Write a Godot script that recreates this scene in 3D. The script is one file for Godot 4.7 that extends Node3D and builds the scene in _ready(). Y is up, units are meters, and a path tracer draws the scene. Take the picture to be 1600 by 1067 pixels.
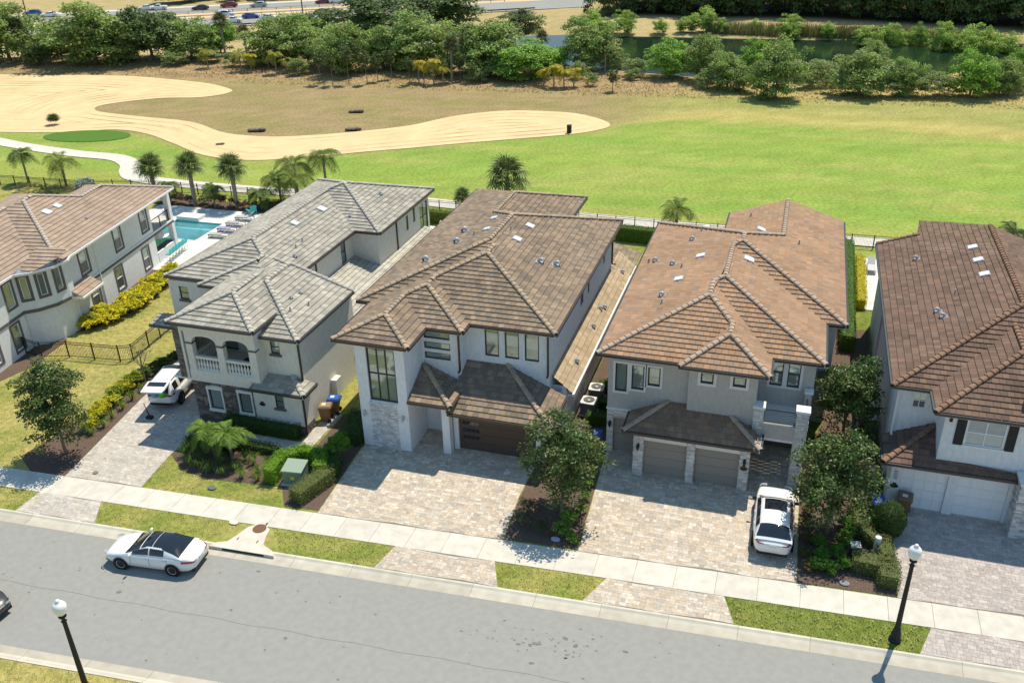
extends Node3D

# ---------------------------------------------------------------- helpers
class MB:
	var v := PackedVector3Array()
	var c := PackedColorArray()

	func tri(a: Vector3, b: Vector3, d: Vector3, k := Color.WHITE) -> void:
		v.append(a); v.append(d); v.append(b)
		c.append(k); c.append(k); c.append(k)

	func quad(a: Vector3, b: Vector3, d: Vector3, e: Vector3, k := Color.WHITE) -> void:
		tri(a, b, d, k)
		tri(a, d, e, k)

	func hexa(p: Array, k := Color.WHITE) -> void: # p: bottom 4 ccw from above, top 4
		quad(p[4], p[5], p[6], p[7], k)
		quad(p[3], p[2], p[1], p[0], k)
		for i in 4:
			var j := (i + 1) % 4
			quad(p[i], p[j], p[4 + j], p[4 + i], k)

	func box(x0: float, y0: float, z0: float, x1: float, y1: float, z1: float, k := Color.WHITE) -> void:
		hexa([Vector3(x0, y0, z1), Vector3(x1, y0, z1), Vector3(x1, y0, z0), Vector3(x0, y0, z0), Vector3(x0, y1, z1), Vector3(x1, y1, z1), Vector3(x1, y1, z0), Vector3(x0, y1, z0)], k)

	func xbox(t: Transform3D, s: Vector3, k := Color.WHITE) -> void:
		var h := s * 0.5
		hexa([t * Vector3(-h.x, -h.y, h.z), t * Vector3(h.x, -h.y, h.z), t * Vector3(h.x, -h.y, -h.z), t * Vector3(-h.x, -h.y, -h.z), t * Vector3(-h.x, h.y, h.z), t * Vector3(h.x, h.y, h.z), t * Vector3(h.x, h.y, -h.z), t * Vector3(-h.x, h.y, -h.z)], k)

	# a bar along a wall: u along dir, w up, d outwards
	func obox(A: Vector3, dir: Vector3, u0: float, u1: float, w0: float, w1: float, d0: float, d1: float, k := Color.WHITE) -> void:
		var n := dir.cross(Vector3.UP)
		var f := func(u: float, w: float, d: float) -> Vector3: return A + dir * u + Vector3.UP * w + n * d
		hexa([f.call(u0, w0, d1), f.call(u1, w0, d1), f.call(u1, w0, d0), f.call(u0, w0, d0), f.call(u0, w1, d1), f.call(u1, w1, d1), f.call(u1, w1, d0), f.call(u0, w1, d0)], k)

	func tube(a: Vector3, b: Vector3, r0: float, r1: float, n := 7, k := Color.WHITE, caps := true) -> void:
		var d := (b - a).normalized()
		var s := d.cross(Vector3.RIGHT if absf(d.y) > 0.7 else Vector3.UP).normalized()
		var t := s.cross(d)
		for i in n:
			var p := TAU * i / n
			var q := TAU * (i + 1) / n
			var e := s * cos(p) + t * sin(p)
			var f := s * cos(q) + t * sin(q)
			quad(a + e * r0, b + e * r1, b + f * r1, a + f * r0, k)
			if caps:
				tri(b, b + f * r1, b + e * r1, k)
				tri(a, a + e * r0, a + f * r0, k)

	func lathe(prof: Array, n := 14, t := Transform3D.IDENTITY, k := Color.WHITE) -> void: # Vector2(r, y) from the bottom up
		for i in prof.size() - 1:
			for j in n:
				var p := TAU * j / n
				var q := TAU * (j + 1) / n
				var a: Vector2 = prof[i]
				var b: Vector2 = prof[i + 1]
				quad(t * Vector3(cos(p) * a.x, a.y, -sin(p) * a.x), t * Vector3(cos(q) * a.x, a.y, -sin(q) * a.x), t * Vector3(cos(q) * b.x, b.y, -sin(q) * b.x), t * Vector3(cos(p) * b.x, b.y, -sin(p) * b.x), k)

	func sheet(poly: PackedVector2Array, y: float, k := Color.WHITE) -> void:
		var id := Geometry2D.triangulate_polygon(poly)
		for i in range(0, id.size(), 3):
			var a := poly[id[i]]; var b := poly[id[i + 1]]; var d := poly[id[i + 2]]
			if (b - a).cross(d - a) > 0.0:
				var s := b; b = d; d = s
			tri(Vector3(a.x, y, a.y), Vector3(b.x, y, b.y), Vector3(d.x, y, d.y), k)

	func put(o: MB, t: Transform3D, k := Color.WHITE) -> void:
		for i in o.v.size():
			v.append(t * o.v[i])
			c.append(o.c[i] * k)

	func mesh(smooth := false) -> ArrayMesh:
		var m := ArrayMesh.new()
		if v.is_empty():
			return m
		if smooth:
			var vol := 0.0
			for i in range(0, v.size(), 3):
				vol += v[i].dot(v[i + 2].cross(v[i + 1]))
			if vol < 0.0:
				for i in range(0, v.size(), 3):
					var s := v[i + 1]; v[i + 1] = v[i + 2]; v[i + 2] = s
		var a := []
		a.resize(Mesh.ARRAY_MAX)
		a[Mesh.ARRAY_VERTEX] = v
		a[Mesh.ARRAY_COLOR] = c
		m.add_surface_from_arrays(Mesh.PRIMITIVE_TRIANGLES, a)
		if smooth:
			var st := SurfaceTool.new()
			st.create_from(m, 0)
			st.generate_normals()
			m = st.commit()
		return m


var rng := RandomNumberGenerator.new()
var used := {}
var M := {}
var off := Vector3.ZERO
var blotch := FastNoiseLite.new()


func numbered(n: String) -> String:
	used[n] = used.get(n, -1) + 1
	return n if used[n] == 0 else "%s_%03d" % [n, used[n]]


func tag(o: Node, label: String, category: String, group := "") -> void:
	o.set_meta("label", label)
	o.set_meta("category", category)
	if group:
		o.set_meta("group", group)


func thing(called: String, label: String, category: String, at := Vector3.ZERO, turn := 0.0, group := "") -> Node3D:
	var o := Node3D.new()
	o.name = numbered(called)
	add_child(o)
	o.position = at
	o.rotation.y = turn
	tag(o, label, category, group)
	return o


func part(called: String, mesh: Mesh, m: Material, parent: Node, t := Transform3D.IDENTITY, stuff := false) -> MeshInstance3D:
	var o := MeshInstance3D.new()
	o.name = called
	o.mesh = mesh
	o.material_override = m
	o.transform = t
	parent.add_child(o, true)
	if stuff:
		o.set_meta("kind", "stuff")
	return o


# a part of a house: shapes are written in street coordinates, the house stands at -off
func hpart(called: String, mb: MB, m: Material, parent: Node, stuff := false, smooth := false) -> MeshInstance3D:
	return part(called, mb.mesh(smooth), m, parent, Transform3D(Basis.IDENTITY, off), stuff)


func struct(called: String, mesh: Mesh, m: Material) -> MeshInstance3D:
	var o := part(called, mesh, m, self)
	o.name = numbered(called)
	o.set_meta("kind", "structure")
	return o


func struct_root(called: String) -> Node3D:
	var o := Node3D.new()
	o.name = numbered(called)
	add_child(o)
	o.set_meta("kind", "structure")
	return o


func stuff(called: String, mesh: Mesh, m: Material, label: String, category: String) -> MeshInstance3D:
	var o := part(called, mesh, m, self, Transform3D.IDENTITY, true)
	o.name = numbered(called)
	tag(o, label, category)
	return o


func copy(o: Node3D, label := "") -> Node3D:
	var d: Node3D = o.duplicate()
	d.name = numbered(str(o.name).rstrip("0123456789").trim_suffix("_"))
	add_child(d)
	if label:
		d.set_meta("label", label)
	return d


func P(a: Array) -> PackedVector2Array: # pairs x, z
	var r := PackedVector2Array()
	for i in range(0, a.size(), 2):
		r.append(Vector2(a[i], a[i + 1]))
	return r


func L(r: float, g: float, b: float) -> Color:
	return Color(r, g, b)


func rnd(a: float, b: float) -> float:
	return rng.randf_range(a, b)


func mat(called: String, col: Color, rough := 0.8, spec := 0.4, metal := 0.0) -> StandardMaterial3D:
	var m := StandardMaterial3D.new()
	m.resource_name = called
	m.albedo_color = Color(col.r, col.g, col.b).linear_to_srgb()
	m.roughness = rough
	m.metallic_specular = spec
	m.metallic = metal
	m.vertex_color_use_as_albedo = true
	M[called] = m
	return m


# grey noise between lo and hi (linear), as a repeating texture
func grain(seed_: int, freq: float, oct: int, lo: float, hi: float, size := 512, cell := false) -> ImageTexture:
	var n := FastNoiseLite.new()
	n.seed = seed_
	n.frequency = freq
	n.fractal_octaves = oct
	if cell:
		n.noise_type = FastNoiseLite.TYPE_CELLULAR
	var im := n.get_seamless_image(size, size)
	var d := im.get_data()
	var lut := PackedByteArray()
	for i in 256:
		lut.append(int(clampf(Color(lerpf(lo, hi, i / 255.0), 0, 0).linear_to_srgb().r * 255.0, 0, 255)))
	for i in d.size():
		d[i] = lut[d[i]]
	return ImageTexture.create_from_image(Image.create_from_data(size, size, false, im.get_format(), d))


func textured(m: StandardMaterial3D, tex: Texture2D, metres: float, bump: Texture2D = null, cm := 0.0) -> StandardMaterial3D:
	m.albedo_texture = tex
	m.uv1_triplanar = true
	m.uv1_world_triplanar = true
	m.uv1_scale = Vector3.ONE / metres
	if bump:
		m.heightmap_enabled = true
		m.heightmap_texture = bump
		m.heightmap_scale = cm
	return m


const ORD := ["first", "second", "third", "fourth", "fifth", "sixth", "seventh", "eighth", "ninth", "tenth", "eleventh", "twelfth", "thirteenth", "fourteenth", "fifteenth", "sixteenth", "seventeenth", "eighteenth", "nineteenth", "twentieth", "twenty-first", "twenty-second", "twenty-third", "twenty-fourth", "twenty-fifth", "twenty-sixth", "twenty-seventh", "twenty-eighth", "twenty-ninth", "thirtieth", "thirty-first", "thirty-second", "thirty-third", "thirty-fourth", "thirty-fifth", "thirty-sixth", "thirty-seventh", "thirty-eighth", "thirty-ninth", "fortieth"]


# the kerb line of the far side of the street, and the street's own axis
func kerb_z(x: float) -> float:
	return -29.93 - 0.0587 * (x + 11.0)


func near_z(x: float) -> float:
	return -21.7 - 0.085 * (x + 26.0)


func S(x: float, back: float) -> Vector2:
	return Vector2(x, kerb_z(x) - back)


func away(x: float, z: float) -> float: # metres from the camera's foot along its view
	return -0.309 * x - 0.951 * z


const POND := [-62, -172, -52, -164, -43, -157, -26, -153, -14, -150, 0, -149, 10, -152, 18, -157, 25, -165, 33, -176, 48, -190, 40, -192, 19, -191, -8, -189.5, -33, -188, -48, -186, -58, -181]
const POOL := [-57.0, -71.1, -52.6, -66.2]
var pond_poly: PackedVector2Array


func poly_dist(p: Vector2, poly: PackedVector2Array) -> float: # negative inside
	var d := 1e9
	for i in poly.size():
		var q := Geometry2D.get_closest_point_to_segment(p, poly[i], poly[(i + 1) % poly.size()])
		d = minf(d, p.distance_to(q))
	return -d if Geometry2D.is_point_in_polygon(p, poly) else d


func ground_y(x: float, z: float) -> float:
	var y := -4.05 * smoothstep(178.0, 203.0, away(x, z)) * (1.0 - smoothstep(-62.0, -40.0, x))
	if z < -140.0 and z > -200.0 and x > -72.0 and x < 58.0:
		y -= 1.1 * (1.0 - smoothstep(-3.5, 2.5, poly_dist(Vector2(x, z), pond_poly)))
	# the mown course rolls a little
	if z < -84.0:
		y += 0.18 * blotch.get_noise_2d(x * 0.6, z * 0.6) * smoothstep(-84.0, -92.0, z)
	return y

const BELT := [["b", -143.1, -139.4, 10.8, 12.6], ["b", -124.3, -140.4, 10.5, 14.6], ["o", -116.1, -145.7, 9.1, 11.6], ["b", -108.9, -147.6, 7, 9.2], ["l", -106.4, -153.3, 5.8, 6.3], ["b", -91.1, -147.1, 7.9, 9.6], ["b", -84.5, -147.2, 8.2, 9.3], ["b", -73.7, -140.1, 8, 7.5], ["b", -77.9, -143.7, 6.4, 6.4], ["b", -69.3, -145.9, 7.1, 6.4], ["b", -68.1, -151.4, 6.7, 6.5], ["b", -63, -146.6, 9.1, 10], ["b", -53.8, -145, 7.9, 7.4], ["b", -49.7, -144.7, 8.4, 9.7], ["l", -42.9, -141.9, 5.9, 8.4], ["l", -41, -148.6, 4.3, 7], ["b", -35, -151.9, 8.3, 8.1], ["o", -33.4, -165.1, 4.6, 3.4], ["l", -20.8, -148.3, 5.6, 7.3], ["b", -15.4, -146.4, 7.1, 6.2], ["b", -11, -141.1, 5.3, 7.1], ["b", -3.8, -136.6, 7.9, 8.1], ["l", -7.7, -154.9, 6.2, 6.4], ["b", 7.6, -140.6, 6.1, 8.1], ["b", 10.5, -164.9, 4.8, 6.1], ["b", 13.7, -141.4, 5.2, 5.6], ["l", 22.3, -142.3, 6.4, 6.5], ["b", 26.3, -144.4, 5.2, 5.6], ["l", 29.6, -148.4, 6, 4.8], ["o", -106.2, -193, 6.9, 9.6], ["o", -90.6, -190.4, 10.7, 18.1], ["o", -82.7, -207.8, 9.9, 16.8], ["o", -61.7, -202.4, 6.2, 9.1], ["o", -141, -185.4, 6.5, 7.4], ["b", 2.2, -151.8, 3.7, 6], ["b", -95.7, -189.6, 6.5, 8.5], ["b", -113.2, -190.1, 5.6, 8.7], ["o", -133.7, -138, 4.3, 5.9], ["b", -119.5, -143.1, 5.2, 7.1]]
const SLIM := [[-69.4, -132.7, 6.9, 2.2], [-71, -138.5, 6.1, 2.1], [-66.5, -133.3, 6.1, 2], [-64.2, -137.8, 5, 2.3], [-74, -131.8, 5.6, 2.3], [-71.5, -131.3, 5.3, 2], [-65.6, -135.5, 4.6, 2.1], [-59.7, -134.7, 4.7, 2], [-52.7, -139, 4.6, 2.1], [-27.4, -136, 3.3, 2.1]]
const FAR_SABAL := [[-138.8, -138.3, 7.9, 5], [-135.2, -144.1, 6.6, 4.4], [-102.4, -148.8, 8.1, 4], [-100.6, -153, 5.3, 3.6], [-54.1, -138.7, 6.9, 3.5], [-49.1, -144.9, 5.7, 3.2], [-46, -162.9, 5.4, 3.2], [-31.6, -150.4, 4.8, 2.7], [-117.3, -214.5, 3.4, 3.5]]
const YELLOW_PALM := [[-100.7, -140.6, 3.6, 3.2], [-93.1, -139.1, 3.8, 3.1], [-91, -139, 3.4, 2.9], [-85.7, -138.3, 4.1, 3], [-84.6, -139.6, 2.7, 2.6], [-59, -136.8, 3.8, 3.1], [-57.8, -136, 3.4, 2.4], [-56.1, -135.9, 4.2, 3], [-54.6, -136.2, 3.3, 2.6], [-38.6, -137.9, 2.9, 2.6], [-36.8, -137.3, 3.7, 3], [-35.2, -137.2, 3.2, 2.7], [-33.8, -137.9, 3.1, 2.8], [-89.8, -142.6, 2.6, 2.7]]
const WILLOW := [[-21.2, -192.9, 4.4, 6.7], [-3.8, -189.5, 4.2, 5.7], [-24.3, -192.4, 2.8, 4.6], [10.6, -185.4, 3.8, 6.1], [14.7, -186.8, 4.1, 5.4], [19.1, -186.9, 4.1, 4.2], [23, -182.9, 5, 5.9], [25.8, -183.3, 3.7, 4.5], [28.2, -178.7, 5.3, 7.3], [33.3, -182.7, 3.4, 5.8], [-45.7, -199.3, 3.4, 5.8], [-36, -188.9, 4.2, 5.4], [-39.8, -188.3, 3, 5.4], [2.7, -190.6, 2.8, 3.7], [-29.1, -190, 2.7, 3.8], [-16.7, -192, 2.7, 3.8], [-10.6, -193, 2.4, 3.5]]
const BUSH := [[-138, -143.6, 3.3, 5.6], [-131.2, -141, 3, 4.8], [-31.2, -154.8, 3.6, 5.4], [-31.3, -139.4, 2.1, 2.4], [1.6, -145.9, 3.9, 4.8], [3, -141.8, 2.6, 2.8], [17.6, -141.4, 3.7, 5.4], [19.5, -143.4, 2.5, 3.6], [-26, -148.3, 3, 4.5], [-14.4, -140.9, 2.7, 3.8], [-8.2, -139.5, 3, 3.8], [-0.2, -143.8, 2.6, 3.2], [-45.8, -144.4, 2.9, 4.6], [-125.4, -138.3, 3.2, 5.1], [-108, -141.6, 2.5, 5], [-103, -144.9, 2.5, 4.6], [-97.3, -142.4, 2.2, 4.1], [-81.3, -138.6, 3, 4.3], [-92.7, -143.3, 2.6, 5], [-70.3, -142.9, 3, 4.3], [-56.9, -141.3, 3.1, 4.2], [-49.8, -138.6, 2.4, 3.7], [15.1, -140.9, 3, 3.6], [11.2, -140.1, 3.2, 3.6], [4.8, -140.4, 2.9, 2.8], [-34.3, -143.6, 2.8, 3.7], [-25.9, -145.3, 1.8, 3.4], [-145.8, -146.3, 2.9, 5], [23.6, -142.6, 3.5, 3.6], [27.9, -144.3, 3, 3.6]]
const TRAFFIC := [[-210.3, -217.0, "suv", "blue"], [-203.1, -215.6, "sedan", "white"], [-183.9, -232.3, "sedan", "white"], [-180.0, -232.8, "pickup", "white"], [-167.2, -234.5, "sedan", "navy"], [-161.7, -240.6, "suv", "red"], [-152.7, -241.8, "suv", "silver"], [-137.4, -252.1, "sedan", "maroon"], [-151.2, -223.1, "van", "white"], [-143.4, -214.0, "pickup", "white"], [-142.9, -222.0, "sedan", "blue"], [-136.8, -220.6, "sedan", "white"], [-126.9, -232.6, "sedan", "black"], [-133.8, -253.9, "pickup", "white"]]


# ---------------------------------------------------------------- roofs
# ch: the side the slope faces (W, E, S = street, N = golf); e: the eave's x or z; Y: eave height; p: pitch; poly: plan outline (x, z)
func up_slope(ch: String, e: float, x: float, z: float) -> float:
	match ch:
		"W": return x - e
		"E": return e - x
		"S": return e - z
	return z - e


func slope_at(ch: String, e: float, s: float, t: float) -> Vector2:
	match ch:
		"W": return Vector2(e + t, s)
		"E": return Vector2(e - t, -s)
		"S": return Vector2(s, e - t)
	return Vector2(-s, e + t)


func span(poly: PackedVector2Array, t: float) -> Vector2:
	var lo := 1e9
	var hi := -1e9
	for i in poly.size():
		var a := poly[i]
		var b := poly[(i + 1) % poly.size()]
		if (a.y - t) * (b.y - t) <= 0.0 and absf(a.y - b.y) > 1e-6:
			var s := lerpf(a.x, b.x, (t - a.y) / (b.y - a.y))
			lo = minf(lo, s)
			hi = maxf(hi, s)
	return Vector2(lo, hi)


func face(mb: MB, ch: String, e: float, Y: float, p: float, plan: Array, pal: Array, expo := 0.37, tw := 0.33) -> void:
	var poly := PackedVector2Array()
	var tmax := 0.0
	for i in range(0, plan.size(), 2):
		var t := up_slope(ch, e, plan[i], plan[i + 1])
		var s: float = {"W": plan[i + 1], "E": -plan[i + 1], "S": plan[i], "N": -plan[i]}[ch]
		poly.append(Vector2(s, t))
		tmax = maxf(tmax, t)
	var run := expo * cos(atan(p))
	var at := func(s: float, t: float, lift: float) -> Vector3:
		var q := slope_at(ch, e, s, t)
		return Vector3(q.x, Y + p * t + lift, q.y)
	for k in int(ceil(tmax / run)):
		var t0 := k * run
		var t1 := minf(t0 + run + 0.02, tmax)
		var r0 := span(poly, t0 + 0.002)
		var r1 := span(poly, t1 - 0.002)
		if r0.y - r0.x < 0.02 and r1.y - r1.x < 0.02:
			continue
		var lo := minf(r0.x, r1.x)
		var hi := maxf(r0.y, r1.y)
		var first := floorf(lo / tw) * tw + (tw * 0.5 if k % 2 else 0.0) - tw
		var n := int((hi - first) / tw) + 2
		for i in n:
			var a := first + i * tw
			var b := a + tw - 0.012
			if b < lo or a > hi:
				continue
			var a0 := clampf(a, r0.x, r0.y); var b0 := clampf(b, r0.x, r0.y)
			var a1 := clampf(a, r1.x, r1.y); var b1 := clampf(b, r1.x, r1.y)
			if b0 - a0 < 0.01 and b1 - a1 < 0.01:
				continue
			var q := slope_at(ch, e, a, t0)
			var w := blotch.get_noise_2d(q.x * 5.0, q.y * 5.0) * 0.5 + blotch.get_noise_2d(q.x * 22.0 + 70.0, q.y * 22.0) * 0.5
			var col: Color = pal[rng.randi() % pal.size()]
			col = col * (1.0 + 0.32 * w + rnd(-0.09, 0.09))
			var j := rnd(0.0, 0.008)
			var A: Vector3 = at.call(a0, t0, 0.062 + j)
			var B: Vector3 = at.call(b0, t0, 0.062 + j)
			mb.quad(A, B, at.call(b1, t1, 0.006), at.call(a1, t1, 0.006), col)
			mb.quad(A + Vector3(0, -0.075, 0), B + Vector3(0, -0.075, 0), B, A, col * 0.92)


var cap_mesh: Dictionary = {}


# a row of half-round ridge tiles; points are (x, z, rise above the eave)
func caps(root: Node, ax: float, az: float, at_: float, bx: float, bz: float, bt: float, Y: float, p: float, key: String, lift := 0.04) -> void:
	var a := Vector3(ax, Y + p * at_ + lift, az)
	var b := Vector3(bx, Y + p * bt + lift, bz)
	var n := maxi(1, int(a.distance_to(b) / 0.37))
	var d := (b - a) / n
	var fwd := d.normalized()
	var side := fwd.cross(Vector3.UP).normalized()
	var basis := Basis(side, side.cross(fwd), -fwd)
	for i in n:
		var m: ArrayMesh = cap_mesh[key][rng.randi() % cap_mesh[key].size()]
		part("ridge_tile", m, M.tile, root, Transform3D(basis, a + d * (i + 0.5) + off))


func make_caps(key: String, cols: Array, tip: Color) -> void:
	cap_mesh[key] = []
	for col: Color in cols:
		var mb := MB.new()
		for s in 6:
			var p := PI * s / 6 - 0.1 * (3 - s) / 3.0
			var q := PI * (s + 1) / 6 - 0.1 * (2 - s) / 3.0
			var a := Vector3(cos(p), sin(p) * 0.75, 0)
			var b := Vector3(cos(q), sin(q) * 0.75, 0)
			var F := Vector3(0, 0.03, 0.235)
			var K := Vector3(0, 0, -0.2)
			mb.quad(a * 0.165 + F, b * 0.165 + F, b * 0.135 + K, a * 0.135 + K, col.lerp(tip, 0.12))
			mb.quad(a * 0.11 + F, b * 0.11 + F, b * 0.165 + F, a * 0.165 + F, tip)
		cap_mesh[key].append(mb.mesh())


# gutters, fascia boards and soffits along the eaves; pts walk the roof anticlockwise seen from above
func eaves(root: Node, pts: Array, Y: float, gm: Material, sm: Material, deep := 0.7) -> void:
	var fi := 0
	for i in range(0, pts.size() - 2, 2):
		var a := Vector3(pts[i], Y, pts[i + 1])
		var b := Vector3(pts[i + 2], Y, pts[i + 3])
		var d := (b - a).normalized()
		var n := d.cross(Vector3.UP)
		var len_ := a.distance_to(b)
		var g := MB.new()
		g.obox(a, d, -0.055, len_ - 0.06, -0.12, 0.012, 0.0, 0.115)
		g.obox(a, d, -0.05, len_ - 0.065, 0.012, 0.024, 0.085, 0.115)
		hpart("gutter", g, gm, root)
		var f := MB.new()
		var dy := 0.003 * (fi % 5)
		f.obox(a, d, 0.001, len_ - 0.02, -0.2, -0.01, -0.025, -0.002)
		f.quad(a - n * deep + Vector3(0, -0.19 + dy, 0), b - n * deep + Vector3(0, -0.19 + dy, 0), b + Vector3(0, -0.19 + dy, 0), a + Vector3(0, -0.19 + dy, 0))
		hpart("fascia", f, sm, root)
		fi += 1


# ---------------------------------------------------------------- walls
# openings: [u0, y0, u1, y1]
func wall(root: Node, A: Vector3, dir: Vector3, w: float, y0: float, y1: float, m: Material, holes := [], reveal := 0.12) -> MeshInstance3D:
	var n := dir.cross(Vector3.UP)
	var us := [0.0, w]
	var vs := [y0, y1]
	for h in holes:
		for k in 2:
			if not us.has(h[k * 2]):
				us.append(h[k * 2])
			if not vs.has(h[k * 2 + 1]):
				vs.append(h[k * 2 + 1])
	us.sort()
	vs.sort()
	var mb := MB.new()
	var pt := func(u: float, v: float, d: float) -> Vector3: return Vector3(A.x, 0, A.z) + dir * u + Vector3.UP * v + n * d
	for i in us.size() - 1:
		for j in vs.size() - 1:
			var cu: float = (us[i] + us[i + 1]) / 2
			var cv: float = (vs[j] + vs[j + 1]) / 2
			var hole := false
			for h in holes:
				if cu > h[0] and cu < h[2] and cv > h[1] and cv < h[3]:
					hole = true
			if not hole:
				mb.quad(pt.call(us[i], vs[j], 0), pt.call(us[i + 1], vs[j], 0), pt.call(us[i + 1], vs[j + 1], 0), pt.call(us[i], vs[j + 1], 0))
	for h in holes:
		var q := [pt.call(h[0], h[1], 0), pt.call(h[2], h[1], 0), pt.call(h[2], h[3], 0), pt.call(h[0], h[3], 0)]
		for k in 4:
			var a: Vector3 = q[k]
			var b: Vector3 = q[(k + 1) % 4]
			mb.quad(a, b, b - n * reveal, a - n * reveal)
	return hpart("wall", mb, m, root)


# a window in a hole of the wall: frame with nx by ny lights
func window(root: Node, A: Vector3, dir: Vector3, h: Array, nx := 1, ny := 1, fm: Material = null, bar := 0.06, deep := 0.07, gm: Material = null) -> void:
	var f := MB.new()
	var o := Vector3(A.x, 0, A.z)
	fm = fm if fm else M.dark_frame
	gm = gm if gm else M.glass
	f.obox(o, dir, h[0], h[0] + bar, h[1], h[3], -deep - 0.05, -deep + 0.02)
	f.obox(o, dir, h[2] - bar, h[2], h[1], h[3], -deep - 0.05, -deep + 0.02)
	f.obox(o, dir, h[0] + bar, h[2] - bar, h[1], h[1] + bar, -deep - 0.05, -deep + 0.018)
	f.obox(o, dir, h[0] + bar, h[2] - bar, h[3] - bar, h[3], -deep - 0.05, -deep + 0.018)
	var iu: float = (h[2] - h[0] - 2 * bar) / nx
	var iv: float = (h[3] - h[1] - 2 * bar) / ny
	for i in range(1, nx):
		f.obox(o, dir, h[0] + bar + iu * i - bar * 0.4, h[0] + bar + iu * i + bar * 0.4, h[1] + bar, h[3] - bar, -deep - 0.048, -deep + 0.015)
	for j in range(1, ny):
		f.obox(o, dir, h[0] + bar, h[2] - bar, h[1] + bar + iv * j - bar * 0.4, h[1] + bar + iv * j + bar * 0.4, -deep - 0.046, -deep + 0.012)
	var win := hpart("window", f, fm, root)
	var n := dir.cross(Vector3.UP)
	for i in nx:
		for j in ny:
			var g := MB.new()
			var u0: float = h[0] + bar + iu * i
			var v0: float = h[1] + bar + iv * j
			var tilt := n * rnd(-0.004, 0.004)
			var base: Vector3 = o + n * (-deep - 0.02)
			g.quad(base + dir * u0 + Vector3.UP * v0, base + dir * (u0 + iu) + Vector3.UP * v0 + tilt, base + dir * (u0 + iu) + Vector3.UP * (v0 + iv) + tilt, base + dir * u0 + Vector3.UP * (v0 + iv))
			part("pane", g.mesh(), M.glass_screen if ny == 2 and j == 0 and fm == M.white_paint and gm == M.glass else gm, win)


func trim(root: Node, A: Vector3, dir: Vector3, h: Array, w: float, m: Material, proud := 0.035, called := "window_trim") -> void:
	var f := MB.new()
	var o := Vector3(A.x, 0, A.z)
	f.obox(o, dir, h[0] - w, h[0], h[1] - w, h[3] + w, -0.02, proud)
	f.obox(o, dir, h[2], h[2] + w, h[1] - w, h[3] + w, -0.02, proud)
	f.obox(o, dir, h[0], h[2], h[1] - w, h[1], -0.02, proud - 0.002)
	f.obox(o, dir, h[0], h[2], h[3], h[3] + w, -0.02, proud - 0.002)
	hpart(called, f, m, root)


func bar(root: Node, called: String, m: Material, A: Vector3, dir: Vector3, u0: float, u1: float, y0: float, y1: float, d0: float, d1: float) -> MeshInstance3D:
	var f := MB.new()
	f.obox(Vector3(A.x, 0, A.z), dir, u0, u1, y0, y1, d0, d1)
	return hpart(called, f, m, root)


func block(root: Node, called: String, m: Material, x0: float, y0: float, z0: float, x1: float, y1: float, z1: float) -> MeshInstance3D:
	var f := MB.new()
	f.box(x0, y0, z0, x1, y1, z1)
	return hpart(called, f, m, root)


# stacked ledge stones on a wall
func ledge(root: Node, A: Vector3, dir: Vector3, u0: float, u1: float, y0: float, y1: float, pal: Array, holes := [], d := 0.03, row := 0.1, ln := 0.36, mb: MB = null) -> void:
	var own := mb == null
	if own:
		mb = MB.new()
	var o := Vector3(A.x, 0, A.z)
	var y := y0
	while y < y1 - 0.02:
		var hgt := minf(row * rnd(0.7, 1.35), y1 - y)
		var u := u0
		while u < u1 - 0.01:
			var l := minf(ln * rnd(0.5, 1.5), u1 - u)
			if u1 - u - l < 0.1:
				l = u1 - u
			var segs := [[u, u + l]]
			for h in holes:
				if y + hgt > h[1] + 0.02 and y < h[3] - 0.02:
					var next := []
					for s in segs:
						if s[1] <= h[0] or s[0] >= h[2]:
							next.append(s)
							continue
						if s[0] < h[0] - 0.02:
							next.append([s[0], h[0]])
						if s[1] > h[2] + 0.02:
							next.append([h[2], s[1]])
					segs = next
			for s in segs:
				var col: Color = pal[rng.randi() % pal.size()]
				mb.obox(o, dir, s[0] + 0.004, s[1] - 0.004, y + 0.004, y + hgt - 0.004, -0.01, d * rnd(0.35, 1.7), col * rnd(0.86, 1.12))
			u += l
		y += hgt
	if own:
		hpart("ledge_stone", mb, M.stone, root, true)


func garage_door(root: Node, A: Vector3, dir: Vector3, h: Array, m: Material, rows := 4, cols := 1, inset := 0.12) -> MeshInstance3D:
	var o := Vector3(A.x, 0, A.z)
	var f := MB.new()
	f.obox(o, dir, h[0], h[2], h[1], h[3], -inset - 0.06, -inset - 0.03)
	var door := hpart("garage_door", f, m, root)
	var dv: float = (h[3] - h[1]) / rows
	var du: float = (h[2] - h[0]) / cols
	for i in rows:
		for j in cols:
			var g := MB.new()
			var gap := 0.006 if cols == 1 else 0.03
			g.obox(o, dir, h[0] + du * j + gap, h[0] + du * (j + 1) - gap, h[1] + dv * i + 0.008, h[1] + dv * (i + 1) - 0.008, -inset - 0.03, -inset)
			part("door_panel", g.mesh(), m, door)
	return door


func downspout(root: Node, x: float, z: float, y0: float, y1: float, m: Material, out := Vector3(0, 0, 1)) -> void:
	var f := MB.new()
	f.box(x - 0.05, y0 + 0.12, z - 0.045, x + 0.05, y1, z + 0.045)
	var k := Vector3(x, y0 + 0.14, z)
	f.xbox(Transform3D(Basis.looking_at(out), k + out * 0.14 + Vector3(0, -0.06, 0)), Vector3(0.09, 0.07, 0.3))
	hpart("downspout", f, m, root)


# roof fittings on a slope
func roof_y(ch: String, e: float, Y: float, p: float, x: float, z: float) -> float:
	return Y + p * up_slope(ch, e, x, z)


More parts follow.
